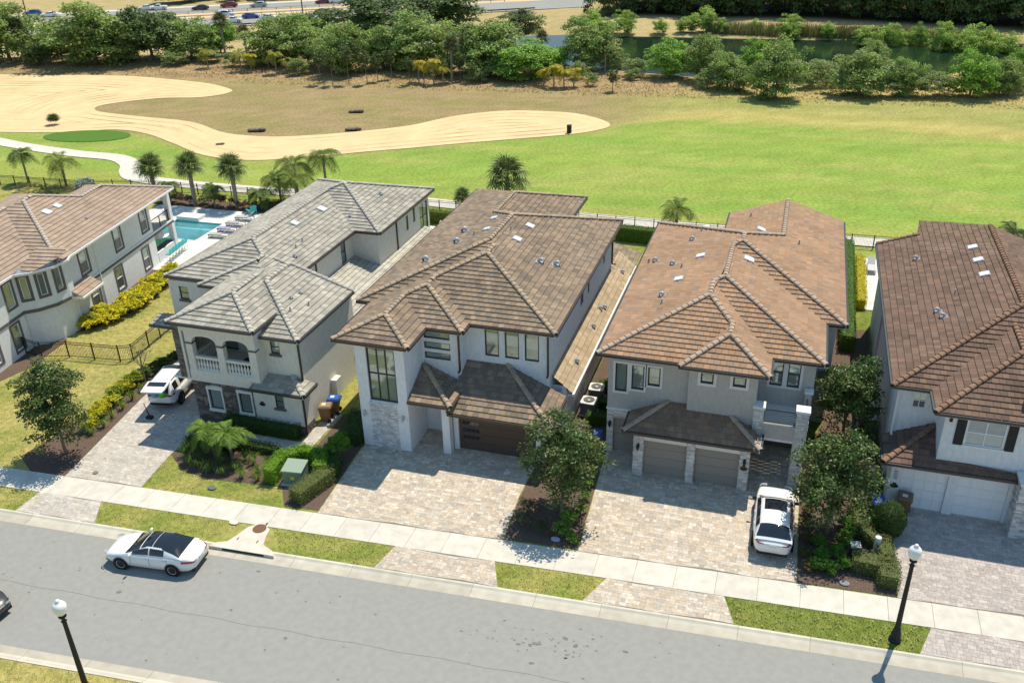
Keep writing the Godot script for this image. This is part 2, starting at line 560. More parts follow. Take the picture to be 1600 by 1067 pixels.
func slope_basis(ch: String, p: float) -> Basis:
	var out: Vector3 = {"W": Vector3(-1, 0, 0), "E": Vector3(1, 0, 0), "S": Vector3(0, 0, 1), "N": Vector3(0, 0, -1)}[ch]
	var n := (Vector3.UP + out * p).normalized()
	var d := (out - Vector3.UP * p).normalized()
	return Basis(n.cross(d).normalized(), n, d)


func roof_vent(root: Node, ch: String, e: float, Y: float, p: float, x: float, z: float, s := 1.0) -> void:
	var b := slope_basis(ch, p)
	var at := Vector3(x, roof_y(ch, e, Y, p, x, z) + 0.03, z)
	var t := Transform3D(b, at)
	var f := MB.new()
	f.xbox(t * Transform3D(Basis.IDENTITY, Vector3(0, 0.02, 0)), Vector3(0.5, 0.03, 0.5) * s)
	var flash := hpart("vent", f, M.lead, root)
	var g := MB.new() # hooded gooseneck
	for i in 7:
		var a0 := -0.15 + i * 0.33
		var a1 := a0 + 0.33
		var R := 0.15 * s
		g.tube(t * Vector3(0, 0.12 * s + sin(a0) * R, -0.08 * s + cos(a0) * -R + R), t * Vector3(0, 0.12 * s + sin(a1) * R, -0.08 * s + cos(a1) * -R + R), 0.115 * s, 0.115 * s, 9)
	g.tube(t * Vector3(0, 0.02, -0.08 * s), t * Vector3(0, 0.12 * s, -0.08 * s), 0.12 * s, 0.115 * s, 9)
	part("hood", g.mesh(), M.galv, flash)
	var k := MB.new()
	k.xbox(t * Transform3D(Basis.IDENTITY, Vector3(0, 0.12 * s, 0.235 * s)), Vector3(0.2, 0.2, 0.03) * s)
	part("vent_mouth", k.mesh(), M.black, flash)


func roof_pipe(root: Node, ch: String, e: float, Y: float, p: float, x: float, z: float) -> void:
	var f := MB.new()
	var y := roof_y(ch, e, Y, p, x, z)
	f.tube(Vector3(x, y - 0.05, z), Vector3(x, y + 0.3, z), 0.045, 0.045, 8)
	f.tube(Vector3(x, y, z), Vector3(x, y + 0.1, z), 0.13, 0.06, 8)
	hpart("vent_pipe", f, M.lead, root)


func roof_light(root: Node, ch: String, e: float, Y: float, p: float, x: float, z: float, s := 0.5) -> void:
	var t := Transform3D(slope_basis(ch, p), Vector3(x, roof_y(ch, e, Y, p, x, z) + 0.05, z))
	var f := MB.new()
	f.xbox(t, Vector3(s + 0.1, 0.06, s + 0.1))
	var o := hpart("skylight", f, M.lead, root)
	var g := MB.new()
	g.xbox(t * Transform3D(Basis.IDENTITY, Vector3(0, 0.05, 0)), Vector3(s, 0.05, s))
	part("skylight_pane", g.mesh(), M.skylight, o)


func lantern(root: Node, p: Vector3, dir: Vector3, m: Material) -> void: # wall lamp, unlit by day
	var n := dir.cross(Vector3.UP)
	var f := MB.new()
	f.obox(p, dir, -0.06, 0.06, -0.14, 0.14, 0.0, 0.03)
	f.obox(p, dir, -0.02, 0.02, 0.1, 0.14, 0.03, 0.16)
	f.lathe([Vector2(0.0, -0.2), Vector2(0.05, -0.18), Vector2(0.09, 0.06), Vector2(0.11, 0.08), Vector2(0.03, 0.17), Vector2(0, 0.2)], 6, Transform3D(Basis.IDENTITY, p + n * 0.17))
	hpart("wall_lamp", f, m, root)


func plaque(root: Node, p: Vector3, dir: Vector3) -> void: # oval house-number plate
	var n := dir.cross(Vector3.UP)
	var f := MB.new()
	var q := MB.new()
	for i in 18:
		var a := TAU * i / 18
		var b := TAU * (i + 1) / 18
		var A := dir * cos(a) * 0.21 + Vector3.UP * sin(a) * 0.12
		var B := dir * cos(b) * 0.21 + Vector3.UP * sin(b) * 0.12
		f.tri(p + n * 0.03, p + A + n * 0.03, p + B + n * 0.03)
		f.quad(p + A, p + B, p + B + n * 0.03, p + A + n * 0.03)
		q.quad(p + A * 0.86 + n * 0.032, p + A * 0.93 + n * 0.032, p + B * 0.93 + n * 0.032, p + B * 0.86 + n * 0.032)
	f.obox(p, dir, -0.08, 0.08, 0.11, 0.19, 0.0, 0.028)
	var o := hpart("number_plate", f, M.black, root)
	part("plate_rim", q.mesh(), M.brass, o)


func baluster_mesh() -> ArrayMesh:
	var mb := MB.new()
	mb.lathe([Vector2(0.075, 0), Vector2(0.075, 0.08), Vector2(0.045, 0.1), Vector2(0.085, 0.26), Vector2(0.075, 0.36), Vector2(0.035, 0.52), Vector2(0.03, 0.58), Vector2(0.06, 0.64), Vector2(0.07, 0.66), Vector2(0.07, 0.72)], 10)
	return mb.mesh(true)


const X1 := Vector3(1, 0, 0)
const IN := Vector3(0, 0, -1) # along a right-hand wall, seen from its right
const OUT := Vector3(0, 0, 1) # along a left-hand wall, seen from its left
const BACK := Vector3(-1, 0, 0)


func V(x: float, z: float, y := 0.0) -> Vector3:
	return Vector3(x, y, z)


func base_house(label: String, x: float, z: float, called := "house") -> Node3D:
	off = -Vector3(x, 0, z)
	return thing(called, label, "house", Vector3(x, 0, z), 0.0, "two-storey houses along the street")


# ---------------------------------------------------------------- the white modern house in the middle
func house_modern() -> void:
	var h := base_house("white modern two-storey house with brown tile roof and tall corner window", -17.5, -41.0)
	var Y := 7.1
	var p := 0.335
	var pal := [L(0.25, 0.185, 0.13), L(0.22, 0.168, 0.125), L(0.285, 0.21, 0.148), L(0.19, 0.15, 0.115)]
	var mb := MB.new()
	face(mb, "W", -23.3, Y, p, [-23.3, -39.5, -21.05, -41.75, -21.05, -44.35, -19.95, -45.45, -19.95, -46.55, -17.4, -49.1, -17.4, -50.4, -23.3, -44.5], pal)
	face(mb, "S", -39.5, Y, p, [-23.3, -39.5, -18.8, -39.5, -21.05, -41.75], pal)
	face(mb, "E", -18.8, Y, p, [-18.8, -39.5, -21.05, -41.75, -21.05, -44.35, -18.8, -42.1], pal)
	face(mb, "S", -42.1, Y, p, [-18.8, -42.1, -16.6, -42.1, -19.95, -45.45, -21.05, -44.35], pal)
	face(mb, "E", -16.6, Y, p, [-16.6, -42.1, -19.95, -45.45, -19.95, -46.55, -16.6, -43.2], pal)
	face(mb, "S", -43.2, Y, p, [-16.6, -43.2, -11.5, -43.2, -17.4, -49.1, -19.95, -46.55], pal)
	face(mb, "S", -44.5, Y, p, [-24.2, -44.5, -23.3, -44.5, -17.4, -50.4, -17.85, -50.85], pal)
	face(mb, "E", -11.5, Y, p, [-11.5, -43.2, -17.4, -49.1, -17.4, -50.4, -17.85, -50.85, -17.85, -55.65, -11.5, -62.0], pal)
	face(mb, "W", -24.2, Y, p, [-24.2, -44.5, -17.85, -50.85, -17.85, -55.65, -19.7, -57.5, -19.7, -62.0, -24.2, -66.5], pal)
	face(mb, "N", -62.0, Y, p, [-11.5, -62.0, -17.85, -55.65, -19.7, -57.5, -15.2, -62.0], pal)
	face(mb, "E", -15.2, Y, p, [-15.2, -62.0, -19.7, -57.5, -19.7, -62.0, -15.2, -66.5], pal)
	face(mb, "N", -66.5, Y, p, [-24.2, -66.5, -19.7, -62.0, -15.2, -66.5], pal)
	hpart("roof", mb, M.tile, h)
	var K := "modern"
	make_caps(K, [L(0.36, 0.275, 0.2), L(0.31, 0.235, 0.175), L(0.42, 0.3, 0.2)], L(0.5, 0.42, 0.33))
	caps(h, -23.3, -39.5, 0, -21.05, -41.75, 2.25, Y, p, K)
	caps(h, -18.8, -39.5, 0, -21.05, -41.75, 2.25, Y, p, K)
	caps(h, -21.05, -41.75, 2.25, -21.05, -44.35, 2.25, Y, p, K)
	caps(h, -16.6, -42.1, 0, -19.95, -45.45, 3.35, Y, p, K)
	caps(h, -21.05, -44.35, 2.25, -19.95, -45.45, 3.35, Y, p, K)
	caps(h, -19.95, -45.45, 3.35, -19.95, -46.55, 3.35, Y, p, K)
	caps(h, -19.95, -46.55, 3.35, -17.4, -49.1, 5.9, Y, p, K)
	caps(h, -11.5, -43.2, 0, -17.4, -49.1, 5.9, Y, p, K)
	caps(h, -17.4, -49.1, 5.9, -17.4, -50.4, 5.9, Y, p, K)
	caps(h, -24.2, -44.5, 0, -17.85, -50.85, 6.35, Y, p, K)
	caps(h, -17.85, -50.85, 6.35, -17.85, -55.65, 6.35, Y, p, K)
	caps(h, -11.5, -62.0, 0, -17.85, -55.65, 6.35, Y, p, K)
	caps(h, -19.7, -57.5, 4.5, -17.85, -55.65, 6.35, Y, p, K)
	caps(h, -19.7, -57.5, 4.5, -19.7, -62.0, 4.5, Y, p, K)
	caps(h, -15.2, -66.5, 0, -19.7, -62.0, 4.5, Y, p, K)
	eaves(h, [-24.2, -66.5, -24.2, -44.5, -23.35, -44.5, -23.3, -39.5, -18.8, -39.5, -18.8, -42.1, -16.6, -42.1, -16.6, -43.2, -11.5, -43.2, -11.5, -62.0, -15.2, -62.0, -15.2, -66.5, -24.2, -66.5], Y, M.brown_gutter, M.soffit, 0.8)
	# lower roofs
	var lo := MB.new()
	face(lo, "S", -39.9, 3.5, 0.42, [-19.25, -39.9, -16.7, -39.9, -19.25, -42.45], pal)
	face(lo, "E", -16.7, 3.5, 0.42, [-16.7, -39.9, -19.25, -42.45, -19.25, -42.7, -16.7, -42.7], pal)
	face(lo, "S", -40.2, 2.9, 0.46, [-17.1, -40.2, -11.0, -40.2, -14.5, -43.7, -17.1, -43.7], pal)
	face(lo, "E", -11.0, 2.9, 0.46, [-11.0, -40.2, -14.5, -43.7, -11.0, -43.7], pal)
	face(lo, "E", -10.75, 2.85, 0.85, [-10.75, -44.2, -12.02, -44.2, -12.02, -64.0, -10.75, -64.0], [L(0.42, 0.32, 0.215), L(0.38, 0.295, 0.2), L(0.45, 0.345, 0.235)])
	face(lo, "E", -10.7, 2.85, 0.3, [-10.7, -62.0, -15.6, -62.0, -15.6, -66.6, -10.7, -66.6], pal)
	hpart("lower_roof", lo, M.tile, h)
	caps(h, -16.7, -39.9, 0, -19.2, -42.4, 2.5, 3.5, 0.42, K)
	caps(h, -11.0, -40.2, 0, -14.5, -43.7, 3.5, 2.9, 0.46, K)
	eaves(h, [-19.2, -39.9, -16.7, -39.9, -16.7, -42.0], 3.5, M.brown_gutter, M.soffit, 0.5)
	eaves(h, [-16.95, -40.2, -11.0, -40.2, -11.0, -43.5], 2.9, M.brown_gutter, M.soffit, 0.7)
	eaves(h, [-10.75, -44.2, -10.75, -64.0], 2.85, M.white_paint, M.soffit, 0.3)
	# walls
	var tw := [0.68, 3.17, 2.42, 6.7]
	wall(h, V(-22.3, -40.0), X1, 3.0, 0, 7.0, M.stucco_white, [tw])
	window(h, V(-22.3, -40.0), X1, tw, 3, 2, M.dark_frame, 0.09, 0.12)
	ledge(h, V(-22.3, -40.0), X1, 0.64, 2.32, 0.0, 3.12, [L(0.62, 0.61, 0.59), L(0.7, 0.69, 0.68), L(0.54, 0.53, 0.51)], [], 0.05, 0.085, 0.26)
	lantern(h, Vector3(-22.02, 2.3, -40.0), X1, M.galv)
	lantern(h, Vector3(-19.62, 2.3, -40.0), X1, M.galv)
	wall(h, V(-19.3, -40.0), IN, 2.65, 0, 7.0, M.stucco_white)
	wall(h, V(-22.3, -44.6), OUT, 4.6, 0, 7.0, M.stucco_white, [[2.7, 0.6, 3.9, 6.0]])
	window(h, V(-22.3, -44.6), OUT, [2.7, 0.6, 3.9, 6.0], 1, 2, M.dark_frame, 0.09)
	var slots := [[0.12, 6.22, 1.72, 6.68], [0.12, 5.55, 1.72, 6.0], [0.12, 4.9, 1.72, 5.34]]
	wall(h, V(-19.3, -42.6), X1, 2.3, 0, 7.0, M.stucco_white, slots)
	for s in slots:
		window(h, V(-19.3, -42.6), X1, s, 1, 1, M.dark_frame, 0.06)
	wall(h, V(-17.0, -42.6), IN, 1.1, 3.0, 7.0, M.stucco_white)
	var w3 := [[1.15, 4.94, 2.0, 6.68], [2.36, 4.94, 3.21, 6.68], [3.55, 4.94, 4.4, 6.68]]
	wall(h, V(-17.0, -43.7), X1, 5.0, 3.0, 7.0, M.stucco_white, w3)
	for s in w3:
		window(h, V(-17.0, -43.7), X1, s, 1, 1, M.dark_frame, 0.07)
	var sidew := [[7.6, 5.0, 8.5, 6.4], [9.6, 5.0, 10.2, 6.4], [14.4, 5.2, 15.0, 6.4]]
	wall(h, V(-12.0, -43.7), IN, 17.6, 0, 7.0, M.stucco_white, sidew)
	for s in sidew:
		window(h, V(-12.0, -43.7), IN, s, 2, 1, M.bronze_frame, 0.06)
	wall(h, V(-23.4, -66.0), OUT, 21.4, 0, 7.0, M.stucco_white)
	wall(h, V(-23.4, -44.6), X1, 1.1, 0, 7.0, M.stucco_white)
	wall(h, V(-12.0, -61.3), BACK, 11.4, 0, 7.0, M.stucco_white)
	wall(h, V(-15.8, -61.3), IN, 4.7, 0, 7.0, M.stucco_white)
	wall(h, V(-15.8, -66.0), BACK, 7.6, 0, 7.0, M.stucco_white)
	wall(h, V(-11.15, -44.4), IN, 19.4, 0, 2.85, M.stucco_white)
	wall(h, V(-12.1, -44.4), X1, 0.95, 0, 3.2, M.stucco_white)
	wall(h, V(-11.4, -41.0), IN, 3.4, 0, 3.0, M.stucco_white)
	downspout(h, -17.02, -42.54, 4.3, 6.9, M.brown_gutter)
	downspout(h, -12.06, -43.64, 4.1, 6.9, M.brown_gutter)
	downspout(h, -11.94, -61.0, 4.0, 6.9, M.brown_gutter, Vector3(1, 0, 0))
	downspout(h, -11.35, -40.95, 0, 2.8, M.brown_gutter)
	# garage
	var gd := [0.3, 0.02, 4.95, 2.3]
	wall(h, V(-17.0, -41.0), X1, 5.6, 0, 2.95, M.stucco_white, [gd], 0.2)
	garage_door(h, V(-17.0, -41.0), X1, gd, M.door_brown, 4, 1, 0.15)
	for r in 3:
		for c in 4:
			var u := 0.52 + c * 0.255
			var v := 1.72 - r * 0.48
			var pane := MB.new()
			pane.obox(V(-17.0, -41.0), X1, u, u + 0.22, v, v + 0.22, -0.152, -0.14)
			hpart("door_light", pane, M.car_glass, h)
	# entry
	block(h, "column", M.stucco_white, -17.45, 0, -40.9, -17.0, 3.35, -40.4)
	wall(h, V(-17.35, -44.2), OUT, 3.2, 0, 3.3, M.stucco_white)
	var ed := [0.25, 0.0, 1.65, 2.45]
	wall(h, V(-19.3, -44.2), X1, 1.95, 0, 3.3, M.stucco_white, [ed])
	var door := bar(h, "door", M.black, V(-19.3, -44.2), X1, 0.25, 1.65, 0, 2.45, -0.1, -0.05)
	for k in 3:
		var g := MB.new()
		g.obox(V(-19.3, -44.2), X1, 1.1, 1.4, 0.45 + k * 0.65, 0.9 + k * 0.65, -0.052, -0.04)
		part("door_light", g.mesh(), M.soffit, door)
	var ceil_ := MB.new()
	ceil_.quad(V(-19.3, -44.2, 3.3), V(-17, -44.2, 3.3), V(-17, -40.0, 3.3), V(-19.3, -40.0, 3.3))
	hpart("porch_ceiling", ceil_, M.soffit, h)
	block(h, "doormat", M.black, -18.9, 0.07, -43.9, -17.8, 0.09, -43.3)
	# fittings
	for q in [[-20.7, -54.2], [-20.4, -51.9], [-21.6, -49.4]]:
		roof_vent(h, "W", -24.2, Y, p, q[0], q[1])
	roof_pipe(h, "W", -24.2, Y, p, -19.6, -52.8)
	for q in [[-14.5, -50.6], [-13.6, -51.1]]:
		roof_vent(h, "E", -11.5, Y, p, q[0], q[1])
	roof_pipe(h, "E", -11.5, Y, p, -17.2, -53.3)
	roof_light(h, "E", -11.5, Y, p, -16.4, -55.0)
	roof_light(h, "E", -11.5, Y, p, -16.5, -52.4)
	roof_light(h, "W", -24.2, Y, p, -19.2, -55.8, 0.4)
	roof_light(h, "W", -24.2, Y, p, -18.9, -53.4, 0.4)
	for q in [[-11.3, -47.2], [-11.35, -52.0], [-11.45, -54.6], [-11.3, -55.1], [-11.3, -61.4]]:
		roof_vent(h, "E", -10.75, 2.85, 0.85, q[0], q[1], 0.7)


# ---------------------------------------------------------------- the grey house with the orange-brown roof
func house_taupe() -> void:
	var h := base_house("taupe house with orange-brown tile roof and two single garage doors between stone piers", -3.0, -41.3)
	var Y := 6.6
	var p := 0.335
	var g := 0.468
	var pal := [L(0.33, 0.205, 0.13), L(0.35, 0.22, 0.142), L(0.305, 0.2, 0.135), L(0.345, 0.205, 0.12), L(0.29, 0.2, 0.14)]
	var mb := MB.new()
	face(mb, "S", -42.6, Y, p, [-9.0, -42.6, -4.5, -42.6, -2.2, -45.8, -3.7, -47.9], pal)
	face(mb, "W", -4.5, Y, g, [-4.5, -42.3, -2.2, -44.6, -2.2, -45.8, -4.5, -42.6], pal)
	face(mb, "S", -42.3, Y, g, [-4.5, -42.3, 0.1, -42.3, -2.2, -44.6], pal)
	face(mb, "E", 0.1, Y, g, [0.1, -42.3, -2.2, -44.6, -2.2, -45.8, -3.7, -47.9, -3.7, -49.7, 0.1, -44.4], pal)
	face(mb, "S", -44.4, Y, p, [0.1, -44.4, 2.8, -44.4, -3.1, -50.3, -3.7, -49.7], pal)
	face(mb, "E", 2.8, Y, p, [2.8, -44.4, -3.1, -50.3, -3.1, -55.3, 2.8, -49.4], pal)
	face(mb, "S", -49.4, Y, p, [2.8, -49.4, 3.9, -49.4, -2.55, -55.85, -3.1, -55.3], pal)
	face(mb, "W", -9.0, Y, p, [-9.0, -42.6, -3.7, -47.9, -3.7, -49.7, -3.1, -50.3, -3.1, -55.3, -2.55, -55.85, -2.55, -57.05, -9.0, -63.5], pal)
	face(mb, "E", 3.9, Y, p, [3.9, -49.4, -2.55, -55.85, -2.55, -57.05, -0.15, -59.45, -0.15, -67.0, 3.9, -67.0], pal)
	face(mb, "N", -63.5, Y, p, [-9.0, -63.5, -2.55, -57.05, -0.15, -59.45, -4.2, -63.5], pal)
	face(mb, "W", -4.2, Y, p, [-4.2, -63.5, -0.15, -59.45, -0.15, -67.0, -4.2, -67.0], pal)
	hpart("roof", mb, M.tile, h)
	var K := "taupe"
	make_caps(K, [L(0.4, 0.29, 0.21), L(0.36, 0.25, 0.175), L(0.43, 0.32, 0.24)], L(0.52, 0.46, 0.4))
	caps(h, -9.0, -42.6, 0, -3.7, -47.9, 5.3, Y, p, K)
	caps(h, -4.5, -42.3, 0, -2.2, -44.6, 2.3, Y, g, K)
	caps(h, 0.1, -42.3, 0, -2.2, -44.6, 2.3, Y, g, K)
	caps(h, -2.2, -44.6, 2.3, -2.2, -45.8, 2.3, Y, g, K)
	caps(h, -2.2, -45.8, 3.2, -3.7, -47.9, 5.3, Y, p, K)
	caps(h, -3.7, -47.9, 5.3, -3.7, -49.7, 5.3, Y, p, K)
	caps(h, -3.7, -49.7, 5.3, -3.1, -50.3, 5.9, Y, p, K)
	caps(h, 2.8, -44.4, 0, -3.1, -50.3, 5.9, Y, p, K)
	caps(h, -3.1, -50.3, 5.9, -3.1, -55.3, 5.9, Y, p, K)
	caps(h, -3.1, -55.3, 5.9, -2.55, -55.85, 6.45, Y, p, K)
	caps(h, 3.9, -49.4, 0, -2.55, -55.85, 6.45, Y, p, K)
	caps(h, -2.55, -55.85, 6.45, -2.55, -57.05, 6.45, Y, p, K)
	caps(h, -9.0, -63.5, 0, -2.55, -57.05, 6.45, Y, p, K)
	caps(h, -0.15, -59.45, 4.05, -2.55, -57.05, 6.45, Y, p, K)
	caps(h, -0.15, -59.45, 4.05, -0.15, -67.0, 4.05, Y, p, K)
	eaves(h, [-4.2, -67.0, -4.2, -63.5, -9.0, -63.5, -9.0, -42.6, -4.5, -42.6, -4.5, -42.3, 0.1, -42.3, 0.1, -44.4, 2.8, -44.4, 2.8, -49.4, 3.9, -49.4, 3.9, -67.0], Y, M.grey_gutter, M.soffit, 0.6)
	var lo := MB.new()
	var lp := [L(0.27, 0.17, 0.115), L(0.25, 0.16, 0.11), L(0.23, 0.155, 0.11), L(0.3, 0.19, 0.12)]
	face(lo, "S", -41.1, 2.9, 0.44, [-7.15, -41.1, 0.05, -41.1, -1.65, -42.8, -2.0, -43.2, -4.9, -43.2], lp)
	face(lo, "W", -7.15, 2.9, 0.44, [-7.15, -41.1, -5.05, -43.2, -7.15, -43.2], lp)
	face(lo, "E", 0.05, 2.9, 0.44, [0.05, -41.1, -1.65, -42.8, -0.0, -42.85], lp)
	hpart("lower_roof", lo, M.tile, h)
	caps(h, -7.15, -41.1, 0, -5.05, -43.2, 2.1, 2.9, 0.44, K)
	caps(h, 0.05, -41.1, 0, -1.65, -42.8, 1.7, 2.9, 0.44, K)
	eaves(h, [-7.15, -43.2, -7.15, -41.1, 0.05, -41.1, 0.05, -42.8], 2.9, M.grey_gutter, M.soffit, 0.45)
	# upper front, left part
	var st = M.stucco_taupe
	var wn := [[0.4, 4.09, 1.06, 5.85], [1.31, 4.33, 2.0, 5.83], [2.2, 4.69, 2.88, 5.83]]
	wall(h, V(-8.48, -43.2), X1, 4.5, 2.95, 6.5, st, wn)
	for s in wn:
		window(h, V(-8.48, -43.2), X1, s, 1, 1, M.dark_frame, 0.07)
		trim(h, V(-8.48, -43.2), X1, s, 0.125, M.trim_pale)
	# projecting middle
	var sq := [[0.62, 5.5, 1.3, 6.12], [2.3, 5.54, 2.98, 6.12]]
	wall(h, V(-4.04, -42.8), X1, 3.58, 3.3, 6.5, st, sq)
	for s in sq:
		window(h, V(-4.04, -42.8), X1, s, 1, 1, M.dark_frame, 0.08)
		trim(h, V(-4.04, -42.8), X1, s, 0.15, M.trim_pale)
	wall(h, V(-4.04, -43.25), OUT, 0.45, 3.0, 6.5, st)
	wall(h, V(-0.46, -42.8), IN, 2.1, 0, 6.5, st)
	# right part behind the balcony
	var rw := [[0.55, 4.75, 1.2, 6.26], [1.45, 4.75, 2.1, 6.26]]
	wall(h, V(-0.46, -44.9), X1, 2.86, 3.55, 6.5, st, rw)
	for s in rw:
		window(h, V(-0.46, -44.9), X1, s, 1, 2, M.dark_frame, 0.06)
		trim(h, V(-0.46, -44.9), X1, s, 0.125, M.trim_pale)
	wall(h, V(2.4, -44.9), IN, 4.6, 0, 6.5, st)
	wall(h, V(2.4, -49.5), X1, 1.0, 0, 6.5, st)
	wall(h, V(3.4, -49.5), IN, 17.0, 0, 6.5, st)
	wall(h, V(-8.48, -63.0), OUT, 19.8, 0, 6.5, st, [[4, 3.9, 5, 5.4], [12, 3.9, 13, 5.4]])
	window(h, V(-8.48, -63.0), OUT, [4, 3.9, 5, 5.4], 1, 2)
	window(h, V(-8.48, -63.0), OUT, [12, 3.9, 13, 5.4], 1, 2)
	wall(h, V(3.4, -66.5), BACK, 7.0, 0, 6.5, st)
	wall(h, V(-3.6, -66.5), OUT, 3.5, 0, 6.5, st)
	wall(h, V(-3.6, -63.0), BACK, 4.88, 0, 6.5, st)
	# ground floor: third garage on the left
	var pale := [L(0.6, 0.59, 0.57), L(0.66, 0.65, 0.63), L(0.52, 0.51, 0.49), L(0.58, 0.55, 0.52)]
	var g3 := [0.38, 0.02, 1.95, 2.3]
	wall(h, V(-8.48, -43.2), X1, 2.2, 0, 2.95, st, [g3], 0.2)
	garage_door(h, V(-8.48, -43.2), X1, g3, M.door_taupe, 4, 1, 0.15)
	ledge(h, V(-8.48, -43.2), X1, 0.0, 2.0, 0.0, 2.85, pale, [[0.36, -0.1, 2.2, 2.45]], 0.03, 0.1, 0.3)
	bar(h, "ledge_band", M.trim_pale, V(-8.48, -43.2), X1, -0.04, 1.4, 2.86, 2.98, -0.02, 0.07)
	lantern(h, Vector3(-8.28, 1.95, -43.16), X1, M.black)
	wall(h, V(-6.6, -43.2), OUT, 1.5, 0, 2.95, st)
	# two-car garage
	var ga := [0.52, 0.02, 2.88, 2.3]
	var gb := [3.28, 0.02, 5.66, 2.3]
	wall(h, V(-6.58, -41.45), X1, 6.16, 0, 2.95, st, [ga, gb], 0.2)
	garage_door(h, V(-6.58, -41.45), X1, ga, M.door_taupe, 4, 1, 0.12)
	garage_door(h, V(-6.58, -41.45), X1, gb, M.door_taupe, 4, 1, 0.12)
	for u in [[0.0, 0.5], [2.9, 3.27], [5.68, 6.14]]:
		block(h, "pier", st, -6.58 + u[0], 0, -41.5, -6.58 + u[1], 2.72, -41.34)
		var s := MB.new()
		ledge(h, V(-6.58, -41.34), X1, u[0], u[1], 0, 2.72, pale, [], 0.03, 0.1, 0.26, s)
		ledge(h, V(-6.58 + u[1], -41.34), IN, 0, 0.16, 0, 2.72, pale, [], 0.03, 0.1, 0.2, s)
		ledge(h, V(-6.58 + u[0], -41.5), OUT, 0, 0.16, 0, 2.72, pale, [], 0.03, 0.1, 0.2, s)
		hpart("ledge_stone", s, M.stone, h, true)
	bar(h, "lintel", M.trim_pale, V(-6.58, -41.45), X1, 0.52, 2.88, 2.3, 2.5, 0.0, 0.06)
	bar(h, "lintel", M.trim_pale, V(-6.58, -41.45), X1, 3.28, 5.66, 2.3, 2.5, 0.0, 0.06)
	lantern(h, Vector3(-6.33, 1.95, -41.3), X1, M.black)
	lantern(h, Vector3(-0.67, 1.95, -41.3), X1, M.black)
	plaque(h, Vector3(-0.67, 1.5, -41.29), X1)
	wall(h, V(-0.42, -41.45), IN, 1.4, 0, 2.95, st)
	# balcony porch
	block(h, "balcony_floor", M.trim_pale, -0.45, 3.35, -44.9, 2.1, 3.55, -42.7)
	block(h, "balcony_beam", st, -0.1, 2.75, -42.95, 1.68, 3.6, -42.68)
	block(h, "beam_trim", M.trim_pale, -0.1, 2.6, -42.96, 1.68, 2.75, -42.66)
	for q in [[-0.5, -0.02, 4.5], [1.68, 2.25, 4.55]]:
		block(h, "pier", st, q[0], 0 if q[0] > 0 else 2.9, -43.15, q[1], q[2], -42.62)
		var s := MB.new()
		var yb := 0.0 if q[0] > 0 else 3.3
		ledge(h, V(q[0], -42.62), X1, 0, q[1] - q[0], yb, q[2], pale, [], 0.03, 0.1, 0.26, s)
		ledge(h, V(q[1], -42.62), IN, 0, 0.53, yb, q[2], pale, [], 0.03, 0.1, 0.26, s)
		ledge(h, V(q[0], -43.15), OUT, 0, 0.53, yb, q[2], pale, [], 0.03, 0.1, 0.26, s)
		hpart("ledge_stone", s, M.stone, h, true)
		block(h, "pier_cap", M.trim_pale, q[0] - 0.08, q[2], -43.23, q[1] + 0.08, q[2] + 0.14, -42.54)
	block(h, "pier", st, 2.0, 3.55, -44.75, 2.35, 4.75, -44.4)
	block(h, "pier_cap", M.trim_pale, 1.95, 4.75, -44.8, 2.42, 4.87, -44.34)
	var rail := MB.new()
	rail.box(0.0, 4.38, -42.86, 1.68, 4.44, -42.8)
	rail.box(0.0, 3.62, -42.85, 0.05, 4.38, -42.81)
	rail.box(1.63, 3.62, -42.85, 1.68, 4.38, -42.81)
	var rp := hpart("railing", rail, M.black, h)
	for k in 7:
		var b := MB.new()
		b.box(0.05, 3.68 + k * 0.1, -42.84, 1.63, 3.7 + k * 0.1, -42.82)
		part("rail_bar", b.mesh(), M.black, rp)
	var rail2 := MB.new()
	rail2.box(2.12, 4.38, -44.4, 2.16, 4.43, -42.95)
	for k in 7:
		rail2.box(2.13, 3.68 + k * 0.1, -44.4, 2.15, 3.7 + k * 0.1, -42.95)
	hpart("railing", rail2, M.black, h)
	wall(h, V(-0.46, -46.2), X1, 2.86, 0, 3.4, st, [[0.5, 0, 2.3, 2.3]])
	var dr := bar(h, "door", M.door_dark, V(-0.46, -46.2), X1, 0.5, 2.3, 0, 2.3, -0.1, -0.05)
	for k in 2:
		var gl := MB.new()
		gl.obox(V(-0.46, -46.2), X1, 0.65 + k * 0.85, 1.3 + k * 0.85, 0.9, 2.1, -0.052, -0.04)
		part("pane", gl.mesh(), M.glass, dr)
	# fittings
	for q in [[-6.6, -54.0], [-5.9, -58.0], [-7.9, -55.3]]:
		roof_vent(h, "W", -9.0, Y, p, q[0], q[1], 0.8)
	roof_vent(h, "W", -9.0, Y, p, -6.5, -49.0, 0.8)
	for q in [[-8.4, -55.4], [-6.4, -47.9], [-6.0, -53.2], [-5.5, -59.6]]:
		roof_pipe(h, "W", -9.0, Y, p, q[0], q[1])
	roof_pipe(h, "E", 3.9, Y, p, 0.9, -59.0)
	roof_pipe(h, "W", -4.2, Y, p, -2.6, -65.0)
	roof_light(h, "W", -9.0, Y, p, -5.3, -60.0, 0.5)
	roof_light(h, "W", -9.0, Y, p, -5.0, -54.5, 0.5)
	roof_light(h, "W", -9.0, Y, p, -5.9, -51.2, 0.5)
	roof_light(h, "E", 3.9, Y, p, -1.6, -58.8, 0.5)
	roof_light(h, "E", 2.8, Y, p, -2.0, -54.0, 0.6)


